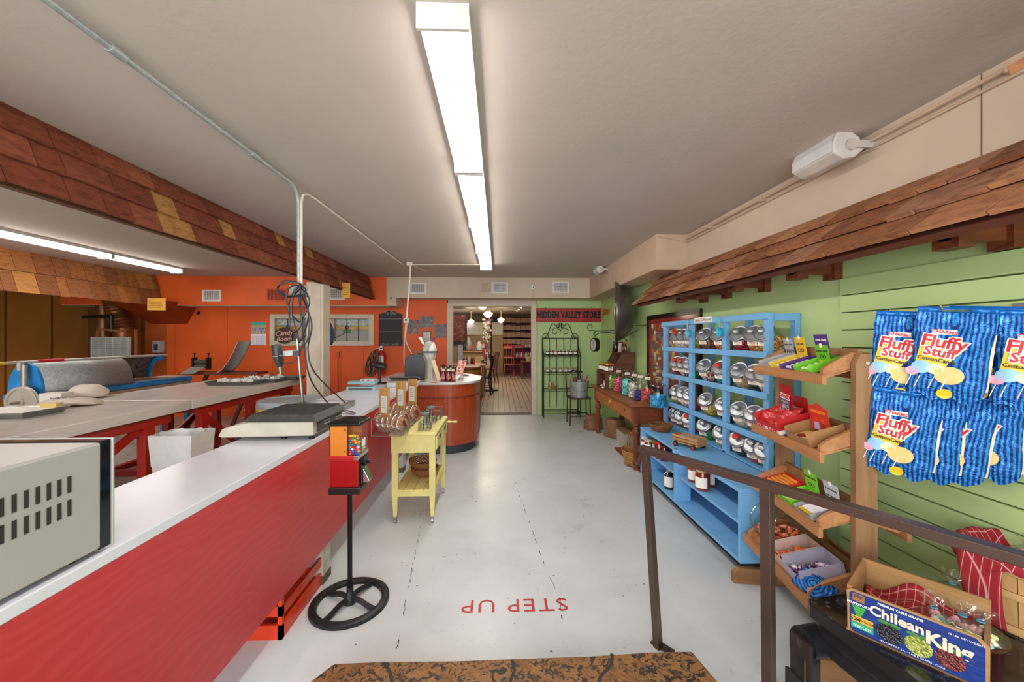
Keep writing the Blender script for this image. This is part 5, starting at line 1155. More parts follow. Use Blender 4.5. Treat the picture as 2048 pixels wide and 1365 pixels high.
q = at_x(1207, 540, 1.60); speaker((xs - .1, q.y, q.z - .01), 0, .75, 'small white speaker on the far end of the beige soffit')

# ================================================================ WOODEN RACK, RAILING, CRATE
CED = WOOD('#a9744a', '#8a5a36', 'y', .6, c3='#b98657'); CEDZ = WOOD('#8f6a48', '#765438', 'z', .6, c3='#9a7650'); CEDX = WOOD('#9a7048', '#7d583a', 'x', .6)
RO = Vector((1.61, 1.91, 0)); RRZ = math.radians(-8.4)
rk2 = thing('display_rack', 'freestanding wooden display rack with sloping trays of packaged candy', 'rack', tuple(RO), RRZ)
RM = Matrix.Translation(RO) @ Matrix.Rotation(RRZ, 4, 'Z')
uh = .293
for y in (-uh, uh):
    MB().prism([(-.042, .03), (.042, .03), (.042, 1.34), (.022, 1.383), (-.022, 1.383), (-.042, 1.34)], y - .017, y + .017, 'xz').build('upright', CEDZ, rk2, bev=.002)
    MB().prism([(-.27, 0), (.27, 0), (.27, .06), (.24, .09), (-.24, .09), (-.27, .06)], y + (.018 if y > 0 else -.052), y + (.052 if y > 0 else -.018), 'xz').build('foot', CEDX, rk2, bev=.002)
TR = [(1.284, .15, .05), (.945, .16, .05), (.62, .165, .05), (.305, .21, .06)]
for i, (z, dx, rise) in enumerate(TR):
    for sgn in (-1, 1):
        f = lambda x: sgn * x
        sl = rise / dx
        b = MB()
        # side boards
        for y in (-uh + .02, uh - .04): b.prism([(f(dx), z - .005), (f(dx), z + .03), (f(dx - .03), z + .055), (f(.03), z + .055 + rise), (f(.0), z + .05 + rise), (f(.0), z + rise - .01)], y, y + .02, 'xz')
        b.add([(f(dx - .01), -uh + .02, z), (f(dx - .01), uh - .02, z), (f(.0), uh - .02, z + rise), (f(.0), -uh + .02, z + rise), (f(dx - .01), -uh + .02, z - .012), (f(dx - .01), uh - .02, z - .012), (f(0), uh - .02, z + rise - .012), (f(0), -uh + .02, z + rise - .012)], [(0, 1, 2, 3), (7, 6, 5, 4), (0, 4, 5, 1), (1, 5, 6, 2), (2, 6, 7, 3), (3, 7, 4, 0)])
        b.box(*(sorted((f(dx), f(dx + .018)))), -uh - .005, uh + .005, z - .036, z + .010)
        b.build('tray', CED, rk2, bev=.0015)
    MB().box(-.008, .008, -uh + .02, uh - .02, z + rise - .01, z + rise + .07).build('tray_divider', CEDX, rk2)
    b = MB().cyl((0, -uh - .017, z + .06), (0, -uh - .021, z + .06), .0075, 10).cyl((0, -uh - .017, z + .06), (0, -uh - .023, z + .06), .004, 8).build('bolt', CHROME, rk2)
def rloc(x, y, tier):
    z, dx, rise = TR[tier]; return RM @ Vector((x, y, z + rise * (1 - abs(x) / dx) + .001))
SLOPE = lambda tier: math.atan2(TR[tier][2], TR[tier][1])
CARDB = P('#a9855c', .8)
def carton(x, y, tier, sx, sy, h, col, label, name='candy_carton', inner=None, group=None):
    """open-topped display carton lying on a sloping tray; x = up the slope"""
    p_ = rloc(x, y, tier); t = thing(name, label, 'candy box', tuple(p_), 0, group, rot=Euler((0, -SLOPE(tier), 0)).to_matrix().to_4x4().to_euler()); 
    t.rotation_euler = (Matrix.Rotation(RRZ, 4, 'Z') @ Matrix.Rotation(-SLOPE(tier), 4, 'Y')).to_euler()
    b = MB(); w_ = .0018
    b.box(-sx, sx, -sy, sy, 0, w_).box(-sx, -sx + w_, -sy, sy, 0, h * .6).box(sx - w_, sx, -sy, sy, 0, h).box(-sx, sx, -sy, -sy + w_, 0, h).box(-sx, sx, sy - w_, sy, 0, h)
    b.build('tray_box', P(col, .5), t); return t
def header(t, sx, w_, h, col, lines, z0=.0, lean=.12, dy=0, shape='rect', icon=True):
    """upright printed card at the back of a carton, reading towards the aisle"""
    M = plane_M((sx, dy, z0), (0, -1, 0), (math.sin(lean), 0, math.cos(lean)))
    b = MB(); b.T = M
    if shape == 'rect': b.box(-w_, w_, 0, h, -.0015, 0)
    else: b.prism([(-w_, 0), (w_, 0), (w_, h * .82), (w_ * .55, h * .9), (0, h), (-w_ * .55, h * .9), (-w_, h * .82)], -.0015, 0, 'xy')
    o = b.build('header_card', P(col, .4), t)
    if icon: b = MB(); b.T = M; b.lathe([(w_ * .24, 0), (0, .0006)], 14, c=(0, h * .97, .0)); b.build('printed_disc', P('#f2efe8', .5), t)
    for (s, size, yy, mt) in lines: text(s, size, M @ Matrix.Translation((0, yy * h, .0004)), mt, t, depth=.0003, bold=.0003)
def rolls(x0, x1, n, y0, y1, z, r, body, endc, t, nm, lb=None, across=False):
    for k in range(n):
        x = x0 + (x1 - x0) * (k + .5) / n
        b = MB()
        if not across: b.cyl((x, y0, z), (x, y1, z), r, 8).mat(1).cyl((x, y0 + .25 * (y1 - y0), z), (x, y1 - .3 * (y1 - y0), z), r * 1.04, 8)
        else:
            yy = y0 + (y1 - y0) * (k + .5) / n; b.cyl((x0, yy, z), (x1, yy, z), r, 8).mat(1).cyl((x0 + .2 * (x1 - x0), yy, z), (x1 - .3 * (x1 - x0), yy, z), r * 1.04, 8)
        o = b.build('candy_roll', [P(endc, .4), P(body, .4)]); o.matrix_world = t.matrix_basis @ Matrix.Translation(o.location)
        o.location = (t.matrix_basis @ Vector(o.location)) if False else o.location
        bpy.context.view_layer.update() if False else None
        tag(o, lb + f', {["first", "second", "third", "fourth", "fifth", "sixth", "seventh"][k]} from {"the far end" if across else "the front"}', 'candy roll', nm)
BLK = INK
def fixroll():
    pass
# top tier
t1 = carton(-.085, .19, 0, .075, .05, .04, '#a9a9a6', 'grey carton with an upright REEDS card at the far end of the top tray'); header(t1, .07, .042, .12, '#a5a6a8', [('iconic candy', .014, .74, BLK), ('REEDS', .036, .38, BLK)])
t2 = carton(-.085, .085, 0, .075, .05, .035, '#d9b93c', 'yellow carton with an upright yellow card on the top tray'); header(t2, .07, .042, .13, '#dcb52c', [('iconic candy', .012, .72, BLK), ('OO', .03, .45, BLK), ('NEW!', .018, .15, WHITEINK)])
t3 = carton(-.09, -.025, 0, .075, .052, .035, '#5a3a7a', 'purple and white carton of candy rolls in the middle of the top tray'); header(t3, .10, .05, .135, '#54307c', [('iconic candy', .016, .8, WHITEINK), ('Regal Crown', .016, .4, P('#d89a5a', .5))], icon=False, dy=-.02)
t4 = carton(-.085, -.14, 0, .075, .055, .04, '#6fbf2a', 'green carton with an upright green card at the near end of the top tray'); header(t4, .03, .045, .105, '#62b52a', [('iconic candy', .016, .72, BLK), ('OO', .026, .45, BLK), ('Regal Crown', .013, .27, P('#e0d040', .5)), ('NEW!', .016, .12, WHITEINK)])
def roll_set(t, sx, sy, n, r, body, endc, grp, lb, across=False, z=.012):
    ords = ['first', 'second', 'third', 'fourth', 'fifth', 'sixth', 'seventh', 'eighth']
    M = t.matrix_basis if hasattr(t, 'matrix_basis') else None
    Mt = Matrix.Translation(t.location) @ t.rotation_euler.to_matrix().to_4x4(); o0 = None
    for k in range(n):
        if o0 is None:
            b = MB(); L = sx if across else sy
            if across: b.cyl((-L, 0, 0), (L, 0, 0), r, 10).mat(1).cyl((-L * .7, 0, 0), (L * .7, 0, 0), r * 1.05, 10)
            else: b.cyl((0, -L, 0), (0, L, 0), r, 10).mat(1).cyl((0, -L * .7, 0), (0, L * .7, 0), r * 1.05, 10)
            o0 = b.build('candy_roll', [P(endc, .4), P(body, .4)], loc=(0, 0, 0)); o = o0
        else: o = o0.copy(); COL.objects.link(o)
        off = Vector((0, sy * (2 * (k + .5) / n - 1), z)) if across else Vector((sx * (2 * (k + .5) / n - 1), 0, z))
        o.location = Mt @ off; o.rotation_euler = t.rotation_euler
        tag(o, f'{lb}, {ords[k]} from {"the near end" if across else "the front"}', 'candy roll', grp)
roll_set(t2, .06, .045, 4, .011, '#efe2b0', '#e6c83a', 'yellow candy rolls', 'pale yellow candy roll in the yellow carton')
roll_set(t3, .06, .045, 5, .0105, '#eae6ee', '#5a3a8a', 'purple-ended candy rolls', 'white and purple candy roll in the purple carton')
roll_set(t4, .06, .048, 4, .011, '#e8efd8', '#7fc83a', 'green-ended candy rolls', 'white and green candy roll in the green carton')
# second tier: red seed-packet carton and tan carton
s1 = carton(-.085, .13, 1, .085, .115, .085, '#b5161c', 'red and white carton of seed packets on the second tray', 'snack_carton')
b = MB().box(-.087, -.085, -.115, .115, 0.0, .028).box(-.085, .085, -.117, -.115, .004, .03); b.build('white_band', P('#e8e2dc', .5), s1)
b = MB().box(-.0875, -.0872, -.115, .115, 0.0, .006).box(-.085, .085, -.1175, -.1172, .0, .01); b.build('blue_band', P('#2a4a9a', .5), s1)
for yy in (.07, -.05): text('DAVID', .03, plane_M((-.0876, yy, .017), (0, -1, 0), (0, 0, 1)), REDINK, s1, bold=.001)
text('DAVID', .034, plane_M((.0, -.1178, .018), (1, 0, 0), (0, 0, 1)), REDINK, s1, bold=.001)
header(s1, .083, .1, .15, '#b8181e', [], icon=False, lean=.1)
M_ = Matrix.Translation(s1.location) @ s1.rotation_euler.to_matrix().to_4x4(); sp = None
for k in range(12):
    if sp is None: b = MB(); b.grid(lambda u, v: ((u - .5) * .07, (v - .5) * .1, .006 * math.sin(u * PI) * math.sin(v * PI) + .003 * math.sin(u * 12) * math.sin(v * 9)), 8, 10).grid(lambda u, v: ((u - .5) * .07, (v - .5) * .1, -.006 * math.sin(u * PI) * math.sin(v * PI)), 8, 10); sp = b.build('seed_packet', SPECK(['#a3141a', '#c42024', '#b3181e', '#d8605c'], 26, .25), loc=(0, 0, 0)); o = sp
    else: o = sp.copy(); COL.objects.link(o)
    o.location = M_ @ Vector((-.06 + .011 * k, .055 * (1 if k % 2 else -1), .055 + .002 * k)); o.rotation_euler = (M_.to_3x3() @ Euler((random.uniform(-.2, .2), -.9, 0)).to_matrix()).to_euler()
    tag(o, f'red seed packet standing in the red carton, {"far" if k % 2 else "near"} stack, number {["one", "two", "three", "four", "five", "six"][k // 2]} from the front', 'packet', 'red seed packets')
pk = thing('seed_packet', 'large printed seed packet with a red top standing up behind the red carton', 'packet', tuple(M_ @ Vector((.03, .0, .06))), 0, None, rot=s1.rotation_euler)
Mp = plane_M((0, 0, 0), (0, -1, -.12), (.18, 0, 1)); b = MB(); b.T = Mp; b.grid(lambda u, v: ((u - .5) * .085 + .006 * math.sin(v * 4), v * .165, .006 * math.sin(u * PI) * math.sin(v * PI)), 8, 12).mat(1); b.add([(-.04, .005, .006), (.04, .005, .006), (.04, .09, .008), (-.04, .09, .008)], [(0, 1, 2, 3)]).mat(2).add([(-.043, .09, .008), (.043, .09, .008), (.043, .12, .008), (-.043, .12, .008)], [(0, 1, 2, 3)]).mat(3).add([(-.03, .01, .0075), (.03, .01, .0075), (.03, .06, .0075), (-.03, .06, .0075)], [(0, 1, 2, 3)])
b.build('pouch', [P('#b01c22', .25), P('#3c4a96', .4), P('#ece4da', .4), CANDY(['#e8e0cc', '#3a3a44', '#c8c0a8'], 220)], pk)
text('DAVID', .03, Mp @ Matrix.Translation((0, .105, .009)), REDINK, pk, bold=.001, depth=.0003); text('ORIGINAL', .014, Mp @ Matrix.Translation((0, .075, .009)), P('#d8a02a', .5), pk, bold=.0006, depth=.0003)
s2 = carton(-.08, -.12, 1, .085, .085, .07, '#9a6f45', 'tan carton with a red picture card on the second tray', 'candy_carton'); header(s2, .03, .068, .135, '#c4301e', [], icon=False, shape='arch', z0=.03)
Mh = plane_M((.03, 0, .03), (0, -1, 0), (math.sin(.12), 0, math.cos(.12)))
b = MB(); b.T = Mh
for xx in (-.024, .024): b.mat(0 if xx < 0 else 1).prism([(xx - .022, .002), (xx + .022, .002), (xx + .014, .04), (xx - .014, .04)], .0003, .0012, 'xy').mat(2).lathe([(.013, .0005), (0, .0018)], 14, c=(xx, .056, 0))
b.mat(3).box(-.05, .05, .085, .10, .0002, .0008); b.build('card_print', [P('#b8a8d0', .5), P('#a01c18', .5), P('#d83a22', .5), P('#e8742a', .5)], s2)
for k, cc in enumerate(('#8a1c1c', '#2a4a22')):
    o = MB().box(-.05, .045, -.038, .038, 0, .016).mat(1).lathe([(.02, .0162), (0, .0168)], 20, M=Matrix.Translation((-.01, 0, 0)) @ Matrix.Diagonal((1, 1.5, 1, 1))).build('candy_pack', [P('#d9b877', .5), P(cc, .4)], loc=(0, 0, 0)); M2 = Matrix.Translation(s2.location) @ s2.rotation_euler.to_matrix().to_4x4()
    o.location = M2 @ Vector((-.03, .041 - .082 * k, .003)); o.rotation_euler = s2.rotation_euler; tag(o, f'small tan pack with a {["dark red", "dark green"][k]} oval in the tan carton', 'candy pack', 'packs in the tan carton')
# third tier
u1 = carton(-.09, .17, 2, .08, .10, .03, '#c8321e', 'red carton of orange-wrapped bars at the far end of the third tray'); roll_set(u1, .075, .095, 7, .010, '#e0862a', '#c41e1e', 'orange-wrapped bars', 'orange and red wrapped bar in the red carton', z=.014)
u2 = carton(-.10, -.02, 2, .07, .055, .035, '#6fbf2a', 'green carton of white rolls with an upright green card on the third tray'); header(u2, .07, .05, .125, '#6fc02a', [('iconic candy', .018, .75, BLK), ('OO', .03, .45, BLK), ('NEW!', .026, .16, WHITEINK)]); roll_set(u2, .06, .05, 6, .010, '#eef0ea', '#9ad05a', 'white and green rolls', 'white and green roll in the third-tray green carton', across=True)
u3 = carton(-.10, -.165, 2, .07, .06, .035, '#8f8f92', 'grey carton of white rolls with an upright REEDS card on the third tray'); header(u3, .07, .05, .12, '#b4b6ba', [('iconic candy', .016, .74, BLK), ('REEDS', .042, .35, BLK)]); roll_set(u3, .06, .055, 6, .010, '#e6e4ee', '#c8a83a', 'white and gold rolls', 'white and gold roll in the grey carton', across=True)
# bottom tier: glass jar of orange sweets, two cartons
jp = rloc(-.11, .16, 3) + Vector((0, 0, .09)); gj = thing('glass_jar', 'big open glass fish-bowl jar lying tilted on the bottom tray', 'jar', tuple(jp), 0)
Mj = Matrix.Rotation(math.radians(-55), 4, 'Y') @ Matrix.Rotation(0, 4, 'Z'); b = MB(); b.lathe([(0, -.1), (.07, -.098), (.11, -.06), (.115, 0), (.1, .05), (.08, .075), (.08, .09), (.088, .095)], 32, M=Mj, cap=False); b.build('glass_body', CLEAR, gj)
MB().tube([tuple(Mj @ Vector((.084 * math.cos(a), .084 * math.sin(a), .094))) for a in [2 * PI * i / 36 for i in range(36)]], .006, 8, closed=True).build('glass_rim', GLASS('#e8f0ec', .05, 1.5, .12), gj)
def sweets(cx_, cy_, cz_, sx, sy, n, cols, grp, lb, s=.011):
    mats = [SPECK([c, c, '#f2ece4'], 60, .3) for c in cols]; protos = []
    for c in range(len(cols)):
        o = MB().ball((0, 0, 0), s, 10, 7, (1.3, .9, .7)).add([(s * 1.1, 0, 0), (s * 2.1, s * .8, .002), (s * 2.1, -s * .8, -.002)], [(0, 1, 2)]).add([(-s * 1.1, 0, 0), (-s * 2.1, s * .8, -.002), (-s * 2.1, -s * .8, .002)], [(0, 1, 2)]).build('wrapped_candy', mats[c], loc=(0, 0, 0)); protos.append([o, False])
    for k in range(n):
        pr = protos[k % len(cols)]
        if pr[1]: o = pr[0].copy(); COL.objects.link(o)
        else: o = pr[0]; pr[1] = True
        o.location = (cx_(k), cy_(k), cz_(k)); o.rotation_euler = (random.uniform(-.6, .6), random.uniform(-.6, .6), random.uniform(0, 6)); tag(o, lb, 'candy', grp)
def heap(center, M3, sx, sy, n, cols, grp, lb, s=.011, h=.02):
    pts = [center + M3 @ Vector((random.uniform(-sx, sx), random.uniform(-sy, sy), random.uniform(.0, h))) for _ in range(n)]
    sweets(lambda k: pts[k].x, lambda k: pts[k].y, lambda k: pts[k].z, sx, sy, n, cols, grp, lb, s)
R3 = Euler(s1.rotation_euler).to_matrix()
pts = []
while len(pts) < 46:
    v = Vector((random.uniform(-.1, .08), random.uniform(-.095, .095), random.uniform(-.07, -.0)))
    if v.length < .092: pts.append(v + jp)
sweets(lambda k: pts[k].x, lambda k: pts[k].y, lambda k: pts[k].z, 0, 0, 46, ['#d8501a', '#e06a2a'], 'orange sweets in the glass jar', 'orange wrapped sweet inside the tilted glass jar on the bottom tray', .012)
w1 = carton(-.105, -.02, 3, .095, .06, .085, '#c9b3a6', 'white carton of orange sweets on the bottom tray'); M2 = w1.rotation_euler.to_matrix(); heap(Vector(w1.location) + M2 @ Vector((.0, 0, .02)), M2, .075, .045, 40, ['#e0621c', '#e8742a'], 'orange sweets in the carton', 'orange wrapped sweet in the white carton', .011)
w2_ = carton(-.105, -.155, 3, .098, .068, .085, '#b4aec4', 'lilac-white carton of purple sweets at the near end of the bottom tray'); M2 = w2_.rotation_euler.to_matrix(); heap(Vector(w2_.location) + M2 @ Vector((.0, 0, .02)), M2, .08, .052, 52, ['#4a1c5c', '#6a2a6a', '#e8dce8'], 'purple sweets in the carton', 'purple and white wrapped sweet in the lilac carton', .011)
o = MB().grid(lambda u, v: ((u - .5) * .1, (v - .5) * .14, .02 * math.sin(u * PI) * math.sin(v * PI) + .004 * math.sin(u * 20) * math.sin(v * 15)), 12, 14).build('blue_packet', FOIL, loc=tuple(rloc(-.17, -.25, 3) + Vector((0, 0, .03))), rot=(.3, -.6, .2), solid=.004); tag(o, 'blue foil packet at the near end of the bottom tray', 'packet')

# ---- metal railing
RAILM = P('#5b4a42', .35, .55, var=.08); r0 = at_z(1284, 893, .93); r1 = at_z(2048, 1110, .93); d = (r1 - r0).normalized(); rend = r0 + d * 1.5
rl = thing('railing', 'brown metal handrail on square posts in the right foreground', 'railing', (0, 0, 0))
MB().bar(r0 - d * .01 - Vector((0, 0, .012)), rend - Vector((0, 0, .012)), .042, .03).build('handrail', RAILM, rl, bev=.003)
MB().bar(r0 + Vector((0, 0, -.02)), r0 + Vector((-.008, .03, -.10)), .03, .006, (1, 0, 0)).build('end_return', RAILM, rl)
f1 = at_z(1316, 1296, 0); MB().bar(f1, r0 + d * .02 + Vector((0, 0, -.02)), .032, .032, (d.x, d.y, 0)).build('post', RAILM, rl, bev=.002)
MB().cbox((f1.x + .02, f1.y - .0, .004), (.10, .04, .008), (0, 0, math.radians(-50))).cyl((f1.x + .04, f1.y - .02, .008), (f1.x + .04, f1.y - .02, .013), .008, 8).build('foot_plate', RAILM, rl)
s = (at_z(1535, 963, .93) - r0).length; p2 = r0 + d * s; p2b = Vector((p2.x + .012, p2.y - .0, 0)); MB().bar(p2b, p2 + Vector((0, 0, -.02)), .036, .036, (d.x, d.y, 0)).build('post', RAILM, rl, bev=.002)
MB().cbox((p2b.x, p2b.y, .004), (.09, .05, .008), (0, 0, math.radians(-50))).build('foot_plate', RAILM, rl)

# ---- step slab with stamped texture in the foreground
def stampm():
    m, t = base('stamped_stone', .5, 0, .5); v = coords(t); f = noisen(t, v, 26, 5, .6, 1.8); f2 = noisen(t, v, 7, 4, .6, 1.0)
    a_ = ramp(t, f2, [(.3, '#6a4526'), (.5, '#8f6336'), (.7, '#795230')]); k = ramp(t, f, [(.50, (0, 0, 0, 1)), (.56, (1, 1, 1, 1))])
    g_ = t.add('ShaderNodeMath', operation='MULTIPLY'); t.l(k, g_.inputs[0]); t.l(ramp(t, f2, [(.36, (0, 0, 0, 1)), (.46, (1, 1, 1, 1))]), g_.inputs[1])
    mx = t.add('ShaderNodeMix', data_type='RGBA'); t.l(g_.outputs[0], mx.inputs['Factor']); t.l(a_, mx.inputs['A']); mx.inputs['B'].default_value = lin('#2a241e'); t.l(mx.outputs['Result'], t.b.inputs['Base Color']); bump(t, f, .6); return m
zt_ = .11; pl = [at_z(*p_, zt_) for p_ in ((668, 1327), (760, 1324), (905, 1320), (1025, 1318), (1180, 1310), (1300, 1304), (1384, 1303))]
poly = [(p_.x, p_.y + random.uniform(-.006, .006)) for p_ in pl]; e0 = at_z(628, 1365, zt_); e1 = at_z(1437, 1365, zt_)
poly = [(e0.x - .02, e0.y), *poly, (e1.x, e1.y), (e1.x + .1, .9), (e1.x + .1, -.6), (e0.x - .1, -.6), (e0.x - .1, .9)]
sl_ = thing('step_slab', 'brown stamped stone-pattern step slab with dark joints in the foreground', 'step', (0, 0, 0)); MB().prism(poly, 0, zt_).build('slab', stampm(), sl_, bev=.008)
b = MB()
for xs_ in (((765, 1326), (778, 1340), (784, 1365)), ((1024, 1320), (1028, 1342), (1020, 1365)), ((1224, 1308), (1222, 1330), (1202, 1352), (1198, 1365))):
    pp = [at_z(x, y, zt_ + .001) for x, y in xs_]; pp.append(pp[-1] + (pp[-1] - pp[-2]) * 6); b.tube([(p_.x, p_.y, zt_ - .008) for p_ in smooth_path(pp, 5)], .011, 6)
b.build('joints', P('#2b2a28', .7), sl_)

# ---- black table at lower right with grape crate and bushel basket
ZT = .435; O = at_z(1605, 1200, ZT); E1 = (at_z(1700, 1268, ZT) - O); E1.z = 0; E1.normalize(); E2 = Vector((-E1.y, E1.x, 0)); ang = math.atan2(E1.y, E1.x)
bt = thing('black_table', 'black marble-topped cast metal table at the lower right corner', 'table', (O.x, O.y, 0), ang)
MB().prism([(.0, .03), (.03, 0), (1.0, 0), (1.0, .62), (.0, .62)], ZT - .045, ZT).mat(1).prism([(.004, .034), (.03, .004), (.996, .004), (.996, .616), (.004, .616)], ZT, ZT + .002).build('tabletop', [P('#242326', .35, .2), SPECK(['#0e0e10', '#1a1a1c', '#151516', '#56565a'], 9, .15, 0, 8, 0, 2.2)], bt, bev=.004)
MB().prism([(.0, .06), (.04, .03), (1.0, .03), (1.0, .55), (.0, .55)], ZT - .12, ZT - .045).build('skirt', P('#232226', .4, .3, var=.1, scale=20, bmp=.1, bscale=120), bt, bev=.012)
MB().box(.06, 1.0, .05, .12, ZT - .19, ZT - .11).build('side_beam', P('#2a282b', .45, .3, var=.1, scale=20), bt, bev=.01)
MB().cyl((.02, -.02, ZT - .15), (.02, .16, ZT - .15), .055, 24).build('boss', P('#1d1d20', .4, .3), bt); MB().cyl((.02, -.035, ZT - .15), (.02, -.02, ZT - .15), .014, 12).build('bolt', STEEL, bt)
for (x, y) in ((.02, -.02), (.02, .5), (.93, -.02), (.93, .5)):
    MB().box(x - .045, x - .02, y - .012, y + .03, 0.0, ZT - .14).box(x + .02, x + .045, y - .012, y + .03, 0.0, ZT - .14).box(x - .045, x + .045, y - .015, y + .03, ZT - .2, ZT - .13).box(x - .055, x + .055, y - .025, y - .012, 0, ZT - .28).build('leg', P('#3a3230', .4, .5), bt, bev=.002)
# crate
F0 = at_z(1693, 1259, ZT + .003); ztop = CZ - (1176 - HY) / FPX * ((F0.y) / ((_c - (1693 - HX) / FPX * _s))); ch = ztop - ZT
F1 = at_z(1980, 1388, ZT + .003); ex = (F1 - F0); ex.z = 0; CL = ex.length; ex.normalize(); a_ = math.atan2(ex.y, ex.x)
cr = thing('fruit_crate', 'wooden grape crate with a blue printed side holding bagged candy', 'crate', (F0.x, F0.y, ZT + .003), a_)
CD = .26; WCR = WOOD('#b0885c', '#96703f', 'x', .6); ch = max(.11, min(ch, .16))
b = MB().prism([(.004, .006), (.012, 0), (CL - .012, 0), (CL, .012), (CL, ch - .02), (CL - .02, ch), (.012, ch), (0, ch - .01)], 0, .008, 'xz'); b.build('front_board', WCR, cr, bev=.001)
MB().box(0, CL, CD - .008, CD, 0, ch + .01).build('back_board', WCR, cr); MB().box(0, .012, .008, CD - .008, 0, ch + .006).build('end_board', WOOD('#a87a52', '#8f6540', 'y', .6), cr); MB().box(CL - .012, CL, .008, CD - .008, 0, ch - .03).build('end_board', WOOD('#a87a52', '#8f6540', 'y', .6), cr); MB().box(0, CL, .0, CD, .0, .006).build('bottom', WCR, cr)
m_, t = base('crate_print', .4); f = noisen(t, coords(t, (3, 3, 30)), 6, 4, .6, .5); t.l(ramp(t, f, [(.3, '#12245c'), (.6, '#1a3a86'), (.8, '#2a56a8')]), t.b.inputs['Base Color'])
MB().prism([(.01, .012), (.02, .006), (CL - .02, .006), (CL - .008, .018), (CL - .008, ch - .025), (CL - .025, ch - .006), (.016, ch - .006), (.008, ch - .014)], -.0012, -.0002, 'xz').build('printed_label', m_, cr)
MX = lambda x, z, e=.0034: plane_M((x, -e, z), (1, 0, 0), (0, 0, 1)); CR_ = P('#e2d2bc', .5)
k = CL / .33
text('Chilean', .044 * k, MX(CL * .39, ch * .70), CR_, cr, bold=.0014, depth=.0003); text('King', .056 * k, MX(CL * .75, ch * .60), CR_, cr, bold=.002, depth=.0003)
text('PREMIUM TABLE GRAPES', .010 * k, MX(CL * .42, ch * .90), WHITEINK, cr, bold=.0003, depth=.0003); text('FRUTEXPORT', .010 * k, MX(CL * .10, ch * .70), WHITEINK, cr, bold=.0003, depth=.0003)
text('FRUTEXPORT S.A. - TABLE GRAPES - CHILE', .008 * k, MX(CL * .5, ch * .1), WHITEINK, cr, depth=.0003); text('18 LBS. NET WEIGHT', .008 * k, MX(CL * .86, ch * .86), WHITEINK, cr, depth=.0003)
b = MB().box(CL * .05, CL * .15, -.0017, -.0012, ch * .76, ch * .93); b.build('emblem', SPECK(['#8a5a2a', '#a8702f', '#3a3a5a'], 90, .5), cr)
text('PPP', .016 * k, MX(CL * .10, ch * .87, .0036), P('#1c2a5a', .5), cr, depth=.0003)
b = MB()
for r in range(5):
    for q_ in range(5 - r): b.ball((CL * .06 + (q_ + r * .5) * CL * .021, -.001, ch * (.62 - .06 * r)), .0052 * k, 8, 6, (1, .15, 1))
b.build('grape_emblem', P('#3aa03a', .5), cr)
MB().box(CL * .04, CL * .22, -.0018, -.0012, ch * .28, ch * .42).build('yellow_sticker', P('#d8a83a', .5), cr); MB().box(CL * .04, CL * .22, -.0018, -.0012, ch * .14, ch * .27).build('green_sticker', P('#2aa87a', .5), cr)
text('524', .02 * k, MX(CL * .075, ch * .35, .0036), INK, cr, depth=.0003); text('RED GLOBE', .01 * k, MX(CL * .16, ch * .35, .0036), INK, cr, depth=.0003); text('SEEDLESS', .012 * k, MX(CL * .13, ch * .2, .0036), WHITEINK, cr, depth=.0003)
for (cx_, cc, dk) in ((.34, ['#22242c', '#34363e', '#1a1a22'], 0), (.55, ['#9aa24a', '#b4b862', '#7a8434'], 1), (.76, ['#6a2a2a', '#8a3c34', '#50201f'], 2)):
    b = MB().prism([(CL * cx_ + CL * .1 * math.cos(2 * PI * i / 20), ch * .32 + ch * .2 * math.sin(2 * PI * i / 20)) for i in range(20)], -.0024, -.0012, 'xz'); b.build('grape_print', CANDY(cc, 170, .35, .5), cr)
    b = MB()
    for j in (-1, 1): b.ball((CL * cx_ + j * CL * .04, -.0016, ch * .53), .012 * k, 8, 6, (1.3, .1, .6))
    b.build('leaf_print', P('#3a7a3a', .5), cr)
# plaid cloth, candy bags
MC = Matrix.Translation((F0.x, F0.y, ZT + .003)) @ Matrix.Rotation(a_, 4, 'Z')
def plaid():
    m, t = base('plaid_cloth', .85); br_ = t.add('ShaderNodeTexWave', bands_direction='X'); br_.inputs['Scale'].default_value = 14; b2 = t.add('ShaderNodeTexWave', bands_direction='Y'); b2.inputs['Scale'].default_value = 14; v = coords(t); t.l(v, br_.inputs[0]); t.l(v, b2.inputs[0])
    ad = t.add('ShaderNodeMath', operation='MAXIMUM'); t.l(br_.outputs['Fac'], ad.inputs[0]); t.l(b2.outputs['Fac'], ad.inputs[1]); t.l(ramp(t, ad.outputs[0], [(.6, '#86101a'), (.975, '#941622'), (.995, '#c09090')]), t.b.inputs['Base Color']); return m
PLAID = plaid()
def cf(u, v):
    x = .02 + (CL - .04) * u; y = .015 + (CD - .03) * v; h = .05 + .05 * abs(2 * v - 1) ** 2 + .025 * math.sin(u * 9 + v * 4) + .015 * math.sin(v * 17 + u * 5)
    return (x, y, min(h, ch + .02 * (v > .9)))
o = MB().grid(cf, 40, 30).build('cloth_liner', PLAID, loc=(0, 0, 0), solid=.002); o.matrix_world = MC; tag(o, 'red and white plaid cloth lining the grape crate', 'cloth')
